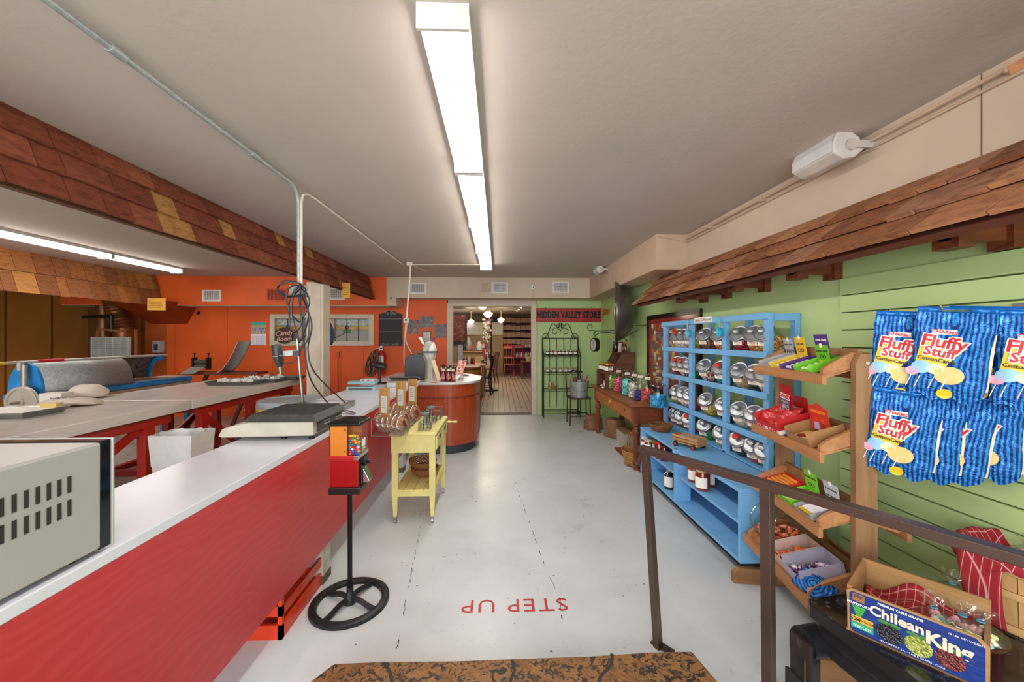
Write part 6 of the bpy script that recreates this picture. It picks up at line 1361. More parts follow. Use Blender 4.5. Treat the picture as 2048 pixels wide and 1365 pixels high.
def sweet_bag(loc, s, lb, rz=0, cache=[]):
    if cache: return dup(cache[0], lb, loc, (0, 0, rz))
    t = thing('candy_sack', lb, 'candy bag', loc, rz, 'clear bags of wrapped taffy')
    def f(u, v):
        a = u * 2 * PI; r = s * (math.sin(PI * min(v / .72, 1)) ** .7 * .95 + (.1 if v > .68 else 0) + (v - .72) * 1.9 * (v > .72)); n = 1 + .18 * noise.noise(Vector((math.cos(a) * 2, math.sin(a) * 2, v * 5)))
        return (r * n * math.cos(a), r * n * math.sin(a) * .85, s * (v * 2.0 + .05 * math.sin(a * 7) * (v > .8)))
    MB().grid(f, 30, 22).build('bag', PLAS, t)
    b = MB(); random.seed(3); mats = [P(c, .45) for c in ('#e8d8c8', '#e8a8a8', '#9ad0c8', '#d8e0a8', '#f0e8e0', '#c88a9a')]
    for k in range(26):
        a = random.uniform(0, 6.3); r = s * .72 * random.random() ** .5; z = s * random.uniform(.15, 1.05); rr = r * math.sin(PI * min(.98, (z / s + .12) / 1.4)); b.mat(k % 6); b.cbox((rr * math.cos(a), rr * math.sin(a) * .85, z), (s * .34, s * .2, s * .18), (random.random(), random.random(), a))
    b.build('taffy_pieces', mats, t, bev=.003)['kind'] = 'stuff'
    MB().tube([(.14 * s * math.cos(a), .12 * s * math.sin(a), s * 1.43) for a in [2 * PI * i / 12 for i in range(12)]], s * .04, 6, closed=True).build('tie', P('#3a8fb8', .4), t)
    cache.append(t); return t
for k, (px, py, lb) in enumerate(((1868, 1245, 'clear bag of pastel taffy at the left in the grape crate'), (1925, 1262, 'clear bag of pastel taffy in the middle of the grape crate'), (1962, 1275, 'clear bag of pastel taffy at the near right end of the grape crate'), (1905, 1195, 'clear bag of pastel taffy at the back of the grape crate beside the basket'))):
    q = at_z(px, py, ZT + .09); o = sweet_bag((q.x, q.y, ZT + .05), .062, lb, k * 1.3)
# bushel basket
bq_ = at_z(2068, 1262, ZT + .0); bx_, by_ = bq_.x + .02, bq_.y + .03; BR = .16; BH = .235
bs = thing('bushel_basket', 'round slatted wooden bushel basket with red plaid cloth, cut by the right picture edge', 'basket', (bx_, by_, ZT + .003)); BWD = WOOD('#c49a66', '#ad8350', 'z', .6)
b = MB(); n = 26
for i in range(n):
    a = 2 * PI * i / n; a2 = 2 * PI * (i + .94) / n
    b.add([(r_ * math.cos(q), r_ * math.sin(q), z) for (z, r0_) in ((0, BR * .82), (BH, BR)) for r_ in (r0_, r0_ - .004) for q in (a, a2)], [(0, 1, 5, 4), (2, 6, 7, 3), (0, 4, 6, 2), (1, 3, 7, 5), (4, 5, 7, 6), (0, 2, 3, 1)])
b.build('slats', BWD, bs); 
for z, rr in ((BH - .022, BR), (BH * .55, BR * .925), (.01, BR * .84)): MB().lathe([(rr + .001, z - .0), (rr + .006, z), (rr + .008, z + .022), (rr + .003, z + .022)], 40, cap=False).build('hoop', WOOD('#cfa873', '#b68d58', 'x', .6), bs, solid=.002)
MB().lathe([(0, .002), (BR * .8, .002)], 24, cap=False).build('bottom', BWD, bs)
def bf(u, v):
    a = u * 2 * PI; 
    if v < .6: q = v / .6; return ((BR - .02) * q * math.cos(a), (BR - .02) * q * math.sin(a), BH * .6 + (BH * .42) * q ** 3 + .006 * math.sin(a * 9 + q * 7))
    q = (v - .6) / .4; r_ = BR - .02 + .045 * q; return (r_ * math.cos(a), r_ * math.sin(a), BH * 1.02 + .03 * math.sin(q * PI) - q * (.015 + .03 * max(0, math.sin(a * 2.5 + .6))) + .004 * math.sin(a * 13))
o = MB().grid(bf, 60, 20).build('cloth_liner', PLAID, loc=(bx_, by_, ZT + .003), solid=.002); tag(o, 'red and white plaid cloth draped over the bushel basket rim', 'cloth')
o = MB().grid(lambda u, v: (-BR - .022 - .012 * math.sin(v * 3) + .03 * (u - .5), .0 - .11 * (u - .5) * (1 - .3 * v) - .03 * v, BH + .01 - v * .22), 8, 16).build('cloth_corner', PLAID, o, solid=.002)
for k, (dx, dy) in enumerate(((-.04, -.03), (.05, .03))): sweet_bag((bx_ + dx, by_ + dy, ZT + BH * .72), .055, f'clear bag of taffy in the bushel basket, {["left", "right"][k]} one', k + .5)

# ================================================================ ROUND COUNTER, CART, BACK WALL
CHER = WOOD('#a5421c', '#8a3010', 'z', .3, coat=.4, c3='#b04c22')
rc = thing('round_counter', 'cherry wood counter with rounded end and white marble top beyond the red counter', 'counter', (-1.0, 5.0, 0))
# plan outline (local): long piece running back, rounded towards the aisle
def outline(gr):
    x0, x1, ya, yb = -.62, .72 + gr, -.12 - gr, 1.35; pts = [(x0, ya + gr + .02)]
    pts += [(.0 - gr, ya)]
    cxr, cyr, rr = .33, ya + .42 + gr, .39 + gr
    for i in range(15):
        a = -PI / 2 + PI / 2 * i / 14; pts.append((cxr + rr * math.cos(a), cyr - .0 + (.42 + gr) * math.sin(a)))
    pts += [(x1, .7), (x1 - .12, .95), (x1 - .45, yb), (x0, yb)]
    return pts
MB().prism(outline(.035), .868, .9).build('countertop', marble('#c9c6c2', '#a3a09e'), rc, bev=.008)
MB().prism(outline(0), .11, .868).build('body', CHER, rc)
MB().prism(outline(.012), .11, .16).build('base_moulding', P('#a03c16', .3, coat=.4), rc, bev=.006)
MB().prism([(x * .97, y * .97 + .0) for x, y in outline(-.02)], 0, .11).build('plinth', P('#35393c', .5), rc)
def follow(gr, z0, z1): 
    b = MB(); o = outline(gr); o2 = outline(gr + .006); n = len(o)
    for i in range(1, n - 2): b.add([(o[i][0], o[i][1], z0), (o[i + 1][0], o[i + 1][1], z0), (o[i + 1][0], o[i + 1][1], z1), (o[i][0], o[i][1], z1), (o2[i][0], o2[i][1], z0), (o2[i + 1][0], o2[i + 1][1], z0), (o2[i + 1][0], o2[i + 1][1], z1), (o2[i][0], o2[i][1], z1)], [(4, 5, 6, 7), (0, 4, 7, 3), (3, 7, 6, 2), (0, 1, 5, 4)])
    return b
follow(.004, .70, .712).build('moulding_line', P('#6e2810', .4), rc)
for (x, y) in ((.715, .33), (.722, .62)): MB().box(x, x + .012, y, y + .12, .17, .85).build('pilaster', P('#7a5646', .4), rc)
CT = .9
def on_ct(px, py, z=CT): return at_z(px, py, z)
# grinder with black half-round body and clear hopper
q = on_ct(828, 762); gr_ = thing('grinder', 'black round-topped grinder with a clear hopper, a white drape beside it', 'grinder', (q.x, 5.15, CT))
pr = [(-.13, 0), (.13, 0), (.13, .22)] + [(.13 * math.cos(a), .22 + .13 * math.sin(a)) for a in [PI * i / 14 for i in range(1, 14)]] + [(-.13, .22)]
MB().prism(pr, -.03, .01, 'xz').build('front_plate', P('#232326', .4), gr_, bev=.005)
MB().prism([(x * .96, z * .98) for x, z in pr], .01, .38, 'xz').build('body', P('#8f8a72', .4, .2), gr_)
b = MB()
for z in (.19, .215, .24): b.box(-.07, .06, -.032, -.029, z, z + .012)
b.build('vent_slots', BLACK, gr_); MB().lathe([(.02, .37), (.03, .40), (.14, .56), (.145, .56)], 4, M=Matrix.Translation((.13, .18, .0)) @ Matrix.Rotation(PI / 4, 4, 'Z'), cap=False).build('hopper', PLAS, gr_, solid=.003)
MB().box(.0, .26, .12, .24, .35, .375).build('hopper_base', P('#3a3c40', .4), gr_)
q = on_ct(868, 752); cl_ = thing('draped_cloth', 'white cloth draped over a small post beside the grinder', 'cloth', (q.x, 5.4, CT)); MB().box(-.04, .04, -.04, .04, 0, .22).build('post', P('#c9c2b4', .5), cl_)
MB().grid(lambda u, v: ((.03 + .055 * math.sin(PI * min(1, .12 + v))) * math.cos(u * 2 * PI) * (1 + .12 * math.sin(u * 2 * PI * 6)), (.03 + .055 * math.sin(PI * min(1, .12 + v))) * math.sin(u * 2 * PI) * (1 + .12 * math.cos(u * 2 * PI * 5)), .50 - .34 * v), 40, 14).lathe([(.06, .47), (.04, .50), (0, .51)], 16).build('cloth', P('#e4e1da', .8), cl_, solid=.002)
q = on_ct(878, 760); o = MB().bar((0, 0, 0), (-.09, .05, .26), .05, .015, (0, 1, 0)).build('wooden_paddle', P('#d8c4a0', .6), loc=(q.x + .02, 5.1, CT)); tag(o, 'pale wooden paddle leaning on the draped cloth', 'paddle')
# syrup bottles
def bottle(x, y, lb, rz=0, cache=[]):
    if cache: return dup(cache[0], lb, (x, y, CT), (0, 0, rz), 'red syrup bottles')
    t = thing('syrup_bottle', lb, 'bottle', (x, y, CT), rz, 'red syrup bottles')
    MB().lathe([(.03, 0), (.033, .005), (.033, .10), (.028, .125), (.014, .15), (.013, .17)], 20).build('glass_body', P('#5a1214', .08, coat=.8), t); MB().lathe([(.016, .165), (.016, .19), (0, .19)], 16).build('cap', BLACK, t)
    MB().lathe([(.0338, .03), (.0338, .09)], 14, a0=-2.6, a1=-1.0, cap=False).build('label_band', SPECK(['#d8c8b8', '#b03030', '#8a7060'], 60, .5), t); MB().lathe([(.024, .135), (.016, .16)], 12, cap=False).build('neck_label', P('#c9c0b4', .5), t)
    cache.append(t); return t
for k, (px, y, lb) in enumerate(((887, 5.0, 'dark red syrup bottle, front left of the cluster on the round counter'), (897, 4.98, 'dark red syrup bottle, front middle of the cluster on the round counter'), (906, 4.95, 'dark red syrup bottle, front right of the cluster on the round counter'), (884, 5.2, 'dark red syrup bottle, back left of the cluster on the round counter'), (889, 5.35, 'dark red syrup bottle at the very back of the cluster'), (901, 5.2, 'dark red syrup bottle, back right of the cluster on the round counter'))):
    bottle(at_y(px, 750, y).x, y, lb, k * .4)
q = at_y(916, 742, 5.5); o = MB().box(-.055, .055, -.004, .004, 0, .24).build('menu_card', SPECK(['#c8281c', '#d8402c', '#efe0d4', '#c8281c'], 30, .4), loc=(q.x, 5.5, CT), rot=(-.15, .25, -.3)); tag(o, 'red and white printed card standing on the round counter', 'card')
q = at_y(912, 755, 5.3); o = MB().grid(lambda u, v: ((u - .5) * .2, (v - .5) * .16, .03 + .028 * math.sin(u * 8 + v * 3) * math.cos(v * 7)), 16, 12).build('paper', P('#e8e6ea', .6), loc=(q.x, 5.3, CT), solid=.001); tag(o, 'crumpled white paper lying beside the syrup bottles', 'paper')
q = on_ct(930, 752); o = MB().tube([(.06 * math.cos(a) * 1.2, .05 * math.sin(a), .008) for a in [2 * PI * i / 24 for i in range(24)]], .006, 6, closed=True).box(-.16, -.02, -.02, .02, 0, .008).build('strap', P('#7a1c16', .5), loc=(q.x - .02, q.y, CT)); tag(o, 'dark red coiled strap on the marble of the round counter', 'strap')
q = on_ct(875, 768); o = MB().grid(lambda u, v: ((u - .5) * .32, (v - .5) * .1, .015 + .01 * math.sin(u * 6)), 10, 6).build('plastic_bag', PLAS, loc=(q.x - .12, q.y + .05, CT), solid=.001); tag(o, 'clear plastic bag lying flat at the front of the round counter', 'bag')
# laptop-like cash machine, impulse sealer, fan
q = on_ct(800, 776); t_ = thing('cash_register', 'white flat cash machine with a dark hinged lid on the counter', 'machine', (q.x, 4.55, CT), .1); MB().box(-.17, .17, -.15, .15, 0, .05).build('base', P('#b9bbc2', .4), t_, bev=.006); MB().add([(-.17, .15, .055), (.17, .15, .055), (.17, .03, .09), (-.17, .03, .09), (-.17, .155, .07), (.17, .155, .07), (.17, .035, .105), (-.17, .035, .105)], [(0, 1, 2, 3), (7, 6, 5, 4), (0, 4, 5, 1), (1, 5, 6, 2), (2, 6, 7, 3), (3, 7, 4, 0)]).build('lid', P('#4a4644', .4), t_)
q = on_ct(732, 780); t_ = thing('impulse_sealer', 'blue-grey bench sealer with a hinged arm near the far end of the counter', 'machine', (q.x, 4.15, CT), .0); MB().box(-.16, .13, -.06, .06, 0, .045).mat(1).box(-.14, .11, -.061, -.055, .01, .035).build('base', [P('#8fb0b8', .5), P('#5a4a40', .5)], t_, bev=.004); MB().box(-.15, .13, -.05, .05, .07, .10).build('arm', P('#7fa4ae', .5), t_, bev=.003); MB().box(-.02, .12, -.045, .045, .10, .125).mat(1).box(.0, .02, -.046, -.04, .105, .12).box(.05, .07, -.046, -.04, .105, .12).build('control_box', [P('#a9b3b4', .5), REDINK], t_)
q = on_ct(752, 775); fa = thing('fan', 'black desk fan seen from the side in front of the fire extinguisher', 'fan', (q.x, 4.65, CT - .0)); fa.location = (at_y(755, 770, 4.75).x, 4.75, CT)
Mf = Matrix.Translation((-.05, 0, .24)) @ Matrix.Rotation(math.radians(-75), 4, 'Y'); b = MB()
for rr, zz in ((.16, 0), (.15, .035), (.15, -.03), (.11, .05), (.06, .055)): b.tube([tuple(Mf @ Vector((rr * math.cos(a), rr * math.sin(a), zz))) for a in [2 * PI * i / 36 for i in range(36)]], .004, 5, closed=True)
for i in range(24): a = 2 * PI * i / 24; b.tube([tuple(Mf @ Vector((r_ * math.cos(a), r_ * math.sin(a), z_))) for r_, z_ in ((.03, .056), (.11, .05), (.15, .035), (.16, 0), (.15, -.03), (.05, -.045))], .002, 4)
b.build('cage', BLACK, fa); b = MB()
for i in range(4): a = PI / 2 * i; b.add([tuple(Mf @ Vector(v)) for v in ((.02 * math.cos(a), .02 * math.sin(a), 0), (.13 * math.cos(a - .3), .13 * math.sin(a - .3), -.012), (.14 * math.cos(a + .3), .14 * math.sin(a + .3), .012), (.03 * math.cos(a + .8), .03 * math.sin(a + .8), .01))], [(0, 1, 2, 3)])
b.build('blades', P('#1b1b1e', .3), fa, solid=.002); MB().cyl(tuple(Mf @ Vector((0, 0, -.03))), tuple(Mf @ Vector((0, 0, -.15))), .045, 16).build('motor', BLACK, fa); MB().tube([(.02, 0, .2), (.03, 0, .01)], .015, 8).lathe([(.08, 0), (.08, .015), (.02, .02)], 20, c=(.03, 0, 0)).build('stand', BLACK, fa)
q = at_y(763, 725, WALLB - .1); fe = thing('fire_extinguisher', 'red fire extinguisher with a white label mounted on the orange wall', 'fire extinguisher', (q.x, WALLB - .09, q.z - .22)); MB().lathe([(.06, 0), (.07, .02), (.07, .36), (.05, .41), (.02, .43), (.02, .45)], 20).build('cylinder', P('#b8161c', .3), fe); MB().lathe([(.0712, .1), (.0712, .34)], 14, a0=-2.4, a1=-.8, cap=False).build('label_band', P('#dcdad4', .5), fe); MB().box(-.03, .03, -.03, .02, .44, .49).bar((0, 0, .48), (-.09, 0, .47), .02, .015).cyl((0, -.03, .5), (0, .0, .5), .03, 12).build('valve', STEEL, fe); MB().tube(smooth_path([(-.03, 0, .45), (-.13, 0, .42), (-.14, 0, .2), (-.1, 0, .1)]), .01, 6).build('hose', BLACK, fe); MB().box(-.03, .03, .06, .088, .2, .4).build('bracket', STEEL, fe)

# ---- pale yellow cart
YC = P('#d8cc84', .5, var=.05, scale=6); c0 = (-.665, 3.38)
ca = thing('kitchen_cart', 'pale yellow wooden kitchen cart with drawers, lower shelf and casters', 'cart', (c0[0], c0[1], 0)); hx_, hy_ = .185, .33
MB().box(-hx_, hx_, -hy_, hy_, .695, .717).build('top', YC, ca, bev=.006); MB().box(-hx_ + .015, hx_ - .015, -hy_ + .015, hy_ - .015, .555, .695).build('apron', YC, ca)
for y0 in (-.29, .01): d_ = MB().box(hx_ - .016, hx_ - .002, y0, y0 + .27, .575, .68).build('drawer', YC, ca, bev=.003); MB().box(hx_ - .004, hx_ + .001, y0 + .10, y0 + .17, .635, .665).build('finger_slot', P('#3a2e1a', .8), d_)
for x in (-hx_ + .03, hx_ - .05):
    for y in (-hy_ + .02, hy_ - .055):
        lg = MB().add([(x - .012, y, .555), (x + .035, y, .555), (x + .035, y + .035, .555), (x - .012, y + .035, .555), (x - .012, y, .25), (x + .035, y, .25), (x + .035, y + .035, .25), (x - .012, y + .035, .25), (x, y + .004, .055), (x + .025, y + .004, .055), (x + .025, y + .03, .055), (x, y + .03, .055)], [(0, 1, 5, 4), (1, 2, 6, 5), (2, 3, 7, 6), (3, 0, 4, 7), (4, 5, 9, 8), (5, 6, 10, 9), (6, 7, 11, 10), (7, 4, 8, 11), (0, 3, 2, 1), (8, 9, 10, 11)]).build('leg', YC, ca); MB().cyl((x + .006, y + .016, .018), (x + .02, y + .016, .018), .018, 14).box(x + .003, x + .022, y + .008, y + .024, .018, .055).build('caster', STEEL, lg)
MB().box(-hx_ + .03, hx_ - .03, -hy_ + .02, hy_ - .02, .215, .25).build('shelf_frame', YC, ca); b = MB()
for k in range(4): x = -hx_ + .032 + k * .077; b.box(x, x + .073, -hy_ + .03, hy_ - .03, .25, .262)
b.build('shelf_slats', YC, ca)
MB().cyl((-.0, hy_ - .03, .66), (.0, hy_ + .0, .66), .01, 8).lathe([(.007, 0), (.012, .02), (.007, .05), (.012, .09), (.0, .10)], 12, M=Matrix.Translation((hx_, hy_ - .06, .672)) @ Matrix.Rotation(PI / 2, 4, 'Y')).build('towel_handle', YC, ca)
o = MB().box(-.05, .05, -.06, .06, 0, .002).build('note_card', SPECK(['#cfc0b0', '#b8a8a8'], 40, .6), loc=(-.60, 3.38, .718), rot=(0, 0, .1)); tag(o, 'small faded card stuck on the top of the yellow cart', 'card')
# woven bowls on the lower shelf
ob = None
for k, (z, tl) in enumerate(((.262, 0), (.325, .05))):
    b = MB()
    for i in range(8): rr = .07 + .045 * math.sin(i / 7 * PI / 2); b.tube([(rr * math.cos(a), rr * math.sin(a), .004 + i * .009 + .003 * math.sin(a * 20 + i * PI)) for a in [2 * PI * j / 60 for j in range(60)]], .005, 5, closed=True)
    b.lathe([(0, .001), (.07, .002), (.07, .006), (0, .006)], 20); o = b.build('woven_bowl', SPECK(['#7a4a22', '#a06a34'], 50, .6), loc=(-.64 - .02 * k, 3.42, z), rot=(tl, tl, 0)); tag(o, ['round woven bowl on the lower shelf of the yellow cart, bottom one', 'round woven bowl stacked on top of another on the cart shelf'][k], 'basket', 'woven bowls on the cart')
# wire display basket with packaged cookies
WIRE = P('#a39d98', .3, .8); wx0, wx1, wy0, wy1, wz = -.945, -.72, 2.93, 3.62, .722
wb_ = thing('wire_basket', 'chrome wire display basket of wrapped cookies resting on the yellow cart', 'basket', ((wx0 + wx1) / 2, (wy0 + wy1) / 2, wz)); L = lambda x, y, z: (x - (wx0 + wx1) / 2, y - (wy0 + wy1) / 2, z - wz)
b = MB(); b.tube([L(wx0, wy0, wz + .12), L(wx1, wy0, wz + .05), L(wx1, wy1, wz + .05), L(wx0, wy1, wz + .12)], .005, 6, closed=True).tube([L(wx0, wy0, wz), L(wx1, wy0, wz), L(wx1, wy1, wz), L(wx0, wy1, wz)], .004, 6, closed=True)
for x, zz in ((wx0, .12), (wx1, .05)):
    for y in (wy0, wy1): b.tube([L(x, y, wz), L(x, y, wz + zz)], .004, 6)
b.build('rim', WIRE, wb_); b = MB()
for i in range(14): y = wy0 + (wy1 - wy0) * i / 13; b.tube([L(wx0, y, wz + .12), L(wx0, y, wz), L(wx1, y, wz), L(wx1, y, wz + .05)], .0022, 4)
for i in range(5): x = wx0 + (wx1 - wx0) * i / 4; b.tube([L(x, wy0, wz), L(x, wy1, wz)], .0022, 4)
for zz in (.025,): b.tube([L(wx1, wy0, wz + zz), L(wx1, wy1, wz + zz)], .0022, 4)
b.build('wires', WIRE, wb_)
CK = SPECK(['#6a3a24', '#9a6244', '#c49a78', '#7a4028'], 45, .5)
def cookie(loc, rot, lb, green=False, cache={}):
    if green in cache: return dup(cache[green], lb, loc, rot, 'wrapped cookies in the wire basket')
    t = thing('cookie_pack', lb, 'cookie pack', loc, 0, 'wrapped cookies in the wire basket', rot=rot)
    MB().lathe([(0, -.012), (.06, -.012), (.066, -.004), (.066, .006), (.06, .01), (0, .011)], 24).build('cookie', CK, t); MB().lathe([(0, -.017), (.066, -.017), (.078, -.008), (.082, 0), (.076, .012), (.062, .02), (0, .022)], 28).build('wrapper', PLAS, t)
    MB().lathe([(.078, -.003), (.086, 0), (.078, .003)], 28, cap=False).build('wrapper_rim', GLASS('#ffffff', .15, 1.5, .3, 'film_rim'), t); MB().lathe([(.032, .0225), (0, .0232)], 20, M=Matrix.Diagonal((1, .6, 1, 1)) if green else None).build('label', P('#7a2a24' if not green else '#6a2420', .5), t)
    if green: MB().lathe([(.014, .0228), (0, .0236)], 10, M=Matrix.Translation((.035, 0, 0)) @ Matrix.Diagonal((1.4, .5, 1, 1))).build('green_tag', P('#1f7a3a', .5), t)
    cache[green] = t; return t
n = 0
for col in range(3):
    for k in range(5 if col != 1 else 4):
        x = wx0 + .055 + k * .038; y = wy0 + .10 + col * .225; z = wz + .085 - k * .006
        cookie((x, y, z), (math.radians(12), math.radians(62 + 2 * k), math.radians(-10)), f'clear-wrapped cookie, {["nearest", "middle", "farthest"][col]} stack in the wire basket, {["first", "second", "third", "fourth", "fifth"][k]} from the counter', k >= 3 and col < 2)
for k, (px, pt_, y, lb) in enumerate(((769, 775, 3.02, 'upright wooden plank sign with a paper card, nearest of three by the wire basket'), (802, 762, 3.3, 'upright wooden plank sign with a paper card, middle of three by the wire basket'), (825, 758, 3.56, 'upright wooden plank sign with a paper card, farthest of three by the wire basket'))):
    q = at_y(px, pt_, y); zb0 = .735; t = thing('plank_sign', lb, 'sign', (q.x, y, zb0), math.radians(-28), 'plank signs in the wire basket'); h = q.z - zb0
    if q.x > -1: pass
    MB().add([(-.045, -.006, 0), (.045, -.006, 0), (.045, .006, 0), (-.045, .006, 0), (-.05, -.006, h * .98), (.048, -.006, h), (.048, .006, h), (-.05, .006, h * .98)], [(3, 2, 1, 0), (4, 5, 6, 7), (0, 1, 5, 4), (1, 2, 6, 5), (2, 3, 7, 6), (3, 0, 4, 7)]).build('plank', WOOD('#b08248', '#8a5e30', 'z', .6, c3='#cfa468'), t)
    MB().box(-.028, .03, -.009, -.0065, h * .42, h * .8).build('card', P('#cfd0c4', .5), t); b = MB(); [b.box(-.02, .02 - .006 * (k_ % 2), -.0098, -.009, h * (.74 - .05 * k_), h * (.74 - .05 * k_) + .003) for k_ in range(5)]; b.build('card_lines', P('#7a7a74', .6), t)
# grey-lidded dispensers in wire carriers
def dispenser(loc, lb, cache=[]):
    if cache: return dup(cache[0], lb, loc, None, 'milk bottle jars on the cart')
    t = thing('milk_jar', lb, 'jar', loc, 0, 'milk bottle jars on the cart'); MB().lathe([(0, .003), (.038, .004), (.04, .012), (.04, .07), (.022, .115), (.024, .125)], 24, cap=False).build('glass_body', CLEAR, t); MB().lathe([(.03, .122), (.034, .124), (.034, .136), (.03, .139), (0, .14)], 24).build('lid', P('#68767c', .5), t)
    b = MB()
    for a in (.5, 2.6, 4.2): b.tube([(.02 * math.cos(a), .02 * math.sin(a), .005), (.008 * math.cos(a + .5), .008 * math.sin(a + .5), .12)], .003, 5)
    b.tube(arc((0, 0, .14), .014, 0, PI, 10), .004, 6); b.build('ribbon', BLACK, t)
    b = MB()
    for z in (.002, .03, .06): b.tube([(-.045, -.045, z), (.045, -.045, z), (.045, .045, z), (-.045, .045, z)], .0018, 4, closed=True)
    for i in range(5):
        u = -.045 + .0225 * i; 
        for v in (-.045, .045): b.tube([(u, v, .002), (u, v, .06)], .0015, 4).tube([(v, u, .002), (v, u, .06)], .0015, 4)
    b.build('wire_carrier', WIRE, t); cache.append(t); return t
dispenser((at_z(850, 860, .72).x, 3.14, .72), 'glass milk jar with grey lid in a wire carrier, the nearer on the cart'); dispenser((at_y(862, 840, 3.42).x, 3.42, .72), 'glass milk jar with grey lid in a wire carrier, the farther on the cart')
b = MB(); 
for z in (0, .04, .09): b.tube([(-.06, -.09, z), (.06, -.09, z), (.06, .09, z), (-.06, .09, z)], .003, 4, closed=True)
for i in range(7): y = -.09 + .03 * i; b.tube([(.06, y, 0), (.06, y, .09)], .002, 4).tube([(-.06, y, 0), (-.06, y, .09)], .002, 4).tube([(-.06, y, 0), (.06, y, 0)], .002, 4)
for x in (-.06, .06): b.tube([(x, -.09, .0), (x, .09, .09)], .002, 4).tube(arc((0, -.09, .05), .04, PI, 2 * PI, 10), .003, 4)
o = b.build('wire_basket', WIRE, loc=(-.585, 3.60, .718)); tag(o, 'small empty wire basket at the far end of the yellow cart', 'basket')

# ---- things on the walls: vents
def vent(px0, py0, px1, py1, lb, fr, slatm, grid=True):
    a = at_y(px0, py1, SOFF); c = at_y(px1, py0, SOFF); w_ = (c.x - a.x) / 2; h = (c.z - a.z) / 2; t = thing('air_vent', lb, 'air vent', ((a.x + c.x) / 2, SOFF, (a.z + c.z) / 2), 0, 'air vents on the soffit')
    m = .025; frame2d(MB(), -w_, w_, -h, h, m * 1.3, -.012, -.001, mz=m).build('frame', fr, t)
    MB().box(-w_ + m, w_ - m, -.003, -.001, -h + m, h - m).build('backing', slatm, t); b = MB(); n = 14
    for i in range(n): x = -w_ + m * 1.3 + (2 * w_ - 2.6 * m) * (i + .5) / n; b.box(x - .0035, x + .0035, -.010, -.004, -h + m, h - m)
    if grid:
        for i in range(5): z = -h + m + (2 * h - 2 * m) * (i + .5) / 5; b.box(-w_ + m, w_ - m, -.008, -.004, z - .003, z + .003)
    b.build('louvres', fr, t); return t
WV = P('#dedad4', .5); DK = P('#2c2a2a', .7)
vent(405, 580, 443, 603, 'white air vent on the orange soffit, leftmost', WV, DK); vent(532, 577, 575, 603, 'orange-painted air vent on the orange soffit', P('#d04c1c', .5), P('#8a1c0a', .6), False); vent(653, 576, 690, 600, 'white air vent on the orange soffit behind the yellow note', WV, DK)
vent(819, 566, 853, 588, 'white air vent on the beige soffit beside the drop pipe', WV, P('#4a4a50', .6), False); vent(983, 565, 1016, 587, 'white air vent on the beige soffit above the doorway', WV, P('#3a3c42', .7)); vent(1105, 564, 1138, 586, 'white air vent on the beige soffit above the red sign', WV, P('#33302e', .7))
q = at_y(1066, 575, SOFF); t_ = thing('security_camera', 'small white dome camera on the beige soffit', 'camera', (q.x, SOFF, q.z)); Mq = Matrix.Rotation(PI / 2, 4, 'X'); MB().lathe([(.045, 0), (.045, .02), (.03, .04), (0, .045)], 20, M=Mq).build('dome', WHITE, t_); MB().lathe([(.014, .046), (0, .05)], 12, M=Mq).build('camera_eye', BLACK, t_); MB().tube([(0, -.003, -.04), (0, -.003, -.22)], .003, 4).ball((-.03, -.004, -.23), .01, 8, 6).build('cord', P('#a8957c', .6), t_)
q = at_y(972, 576, SOFF); struct('trim_12', MB().box(q.x - .09, q.x + .08, SOFF - .002, SOFF, q.z - .08, q.z + .09), P('#bfa98e', .7))
q = at_y(783, 597, SOFF); o = MB().ball((0, -.01, 0), .02, 8, 6).build('hook', STEEL, loc=(q.x, SOFF - .01, q.z)); tag(o, 'tiny metal hook on the corner of the beige soffit', 'hook')
def wall_item(name, px0, py0, px1, py1, lb, cat, mats, Y=WALLB, d=.015, parts=None, group=None):
    a = at_y(px0, py1, Y); c = at_y(px1, py0, Y); w_ = (c.x - a.x) / 2; h = (c.z - a.z) / 2; t = thing(name, lb, cat, ((a.x + c.x) / 2, Y, (a.z + c.z) / 2), 0, group); return t, w_, h
# calendar
t_, w_, h = wall_item('calendar', 502, 645, 533, 691, 'wall calendar with a blue group picture above a white date grid', 'calendar', None)
MB().box(-w_, w_, -.006, -.001, -h, h * -.02).build('date_page', P('#e4e0e6', .6), t_); MB().box(-w_, w_, -.006, -.001, h * .02, h).mat(1).box(-w_, w_, -.0065, -.006, h * .75, h).mat(2).box(-w_ * .95, w_ * .95, -.0066, -.006, h * .12, h * .5).build('picture_page', [SPECK(['#c9b88a', '#8a9a6a'], 30, .5), P('#3aa8a0', .5), SPECK(['#2a2a6a', '#5a4a9a', '#d8c8c0', '#2c2c70'], 50, .5)], t_)
b = MB(); [b.box(-w_ * .9, w_ * .9, -.0066, -.006, -h * (.25 + .14 * k), -h * (.25 + .14 * k) + .003) for k in range(6)]; [b.box(-w_ * .9 + w_ * .3 * k, -w_ * .9 + w_ * .3 * k + .003, -.0066, -.006, -h * .95, -h * .25) for k in range(7)]; b.build('date_grid', P('#9a98a8', .6), t_)
t_, w_, h = wall_item('wall_outlet', 471, 692, 483, 704, 'cream double switch plate on the orange wall beside the metal chute', 'outlet', None); MB().box(-w_, w_, -.008, -.001, -h, h).mat(1).box(-w_ * .5, -w_ * .35, -.01, -.008, -h * .4, h * .4).box(w_ * .35, w_ * .5, -.01, -.008, -h * .4, h * .4).build('plate', [P('#d8cc9a', .5), P('#8a7a50', .5)], t_)
q = at_y(399, 627, WALLB); o = MB().ball((0, -.03, 0), .025, 8, 6).bar((0, 0, .03), (0, -.04, -.02), .03, .02).build('hook', IRON, loc=(q.x, WALLB - .01, q.z)); tag(o, 'small dark hook on the orange wall below the leftmost vent', 'hook')
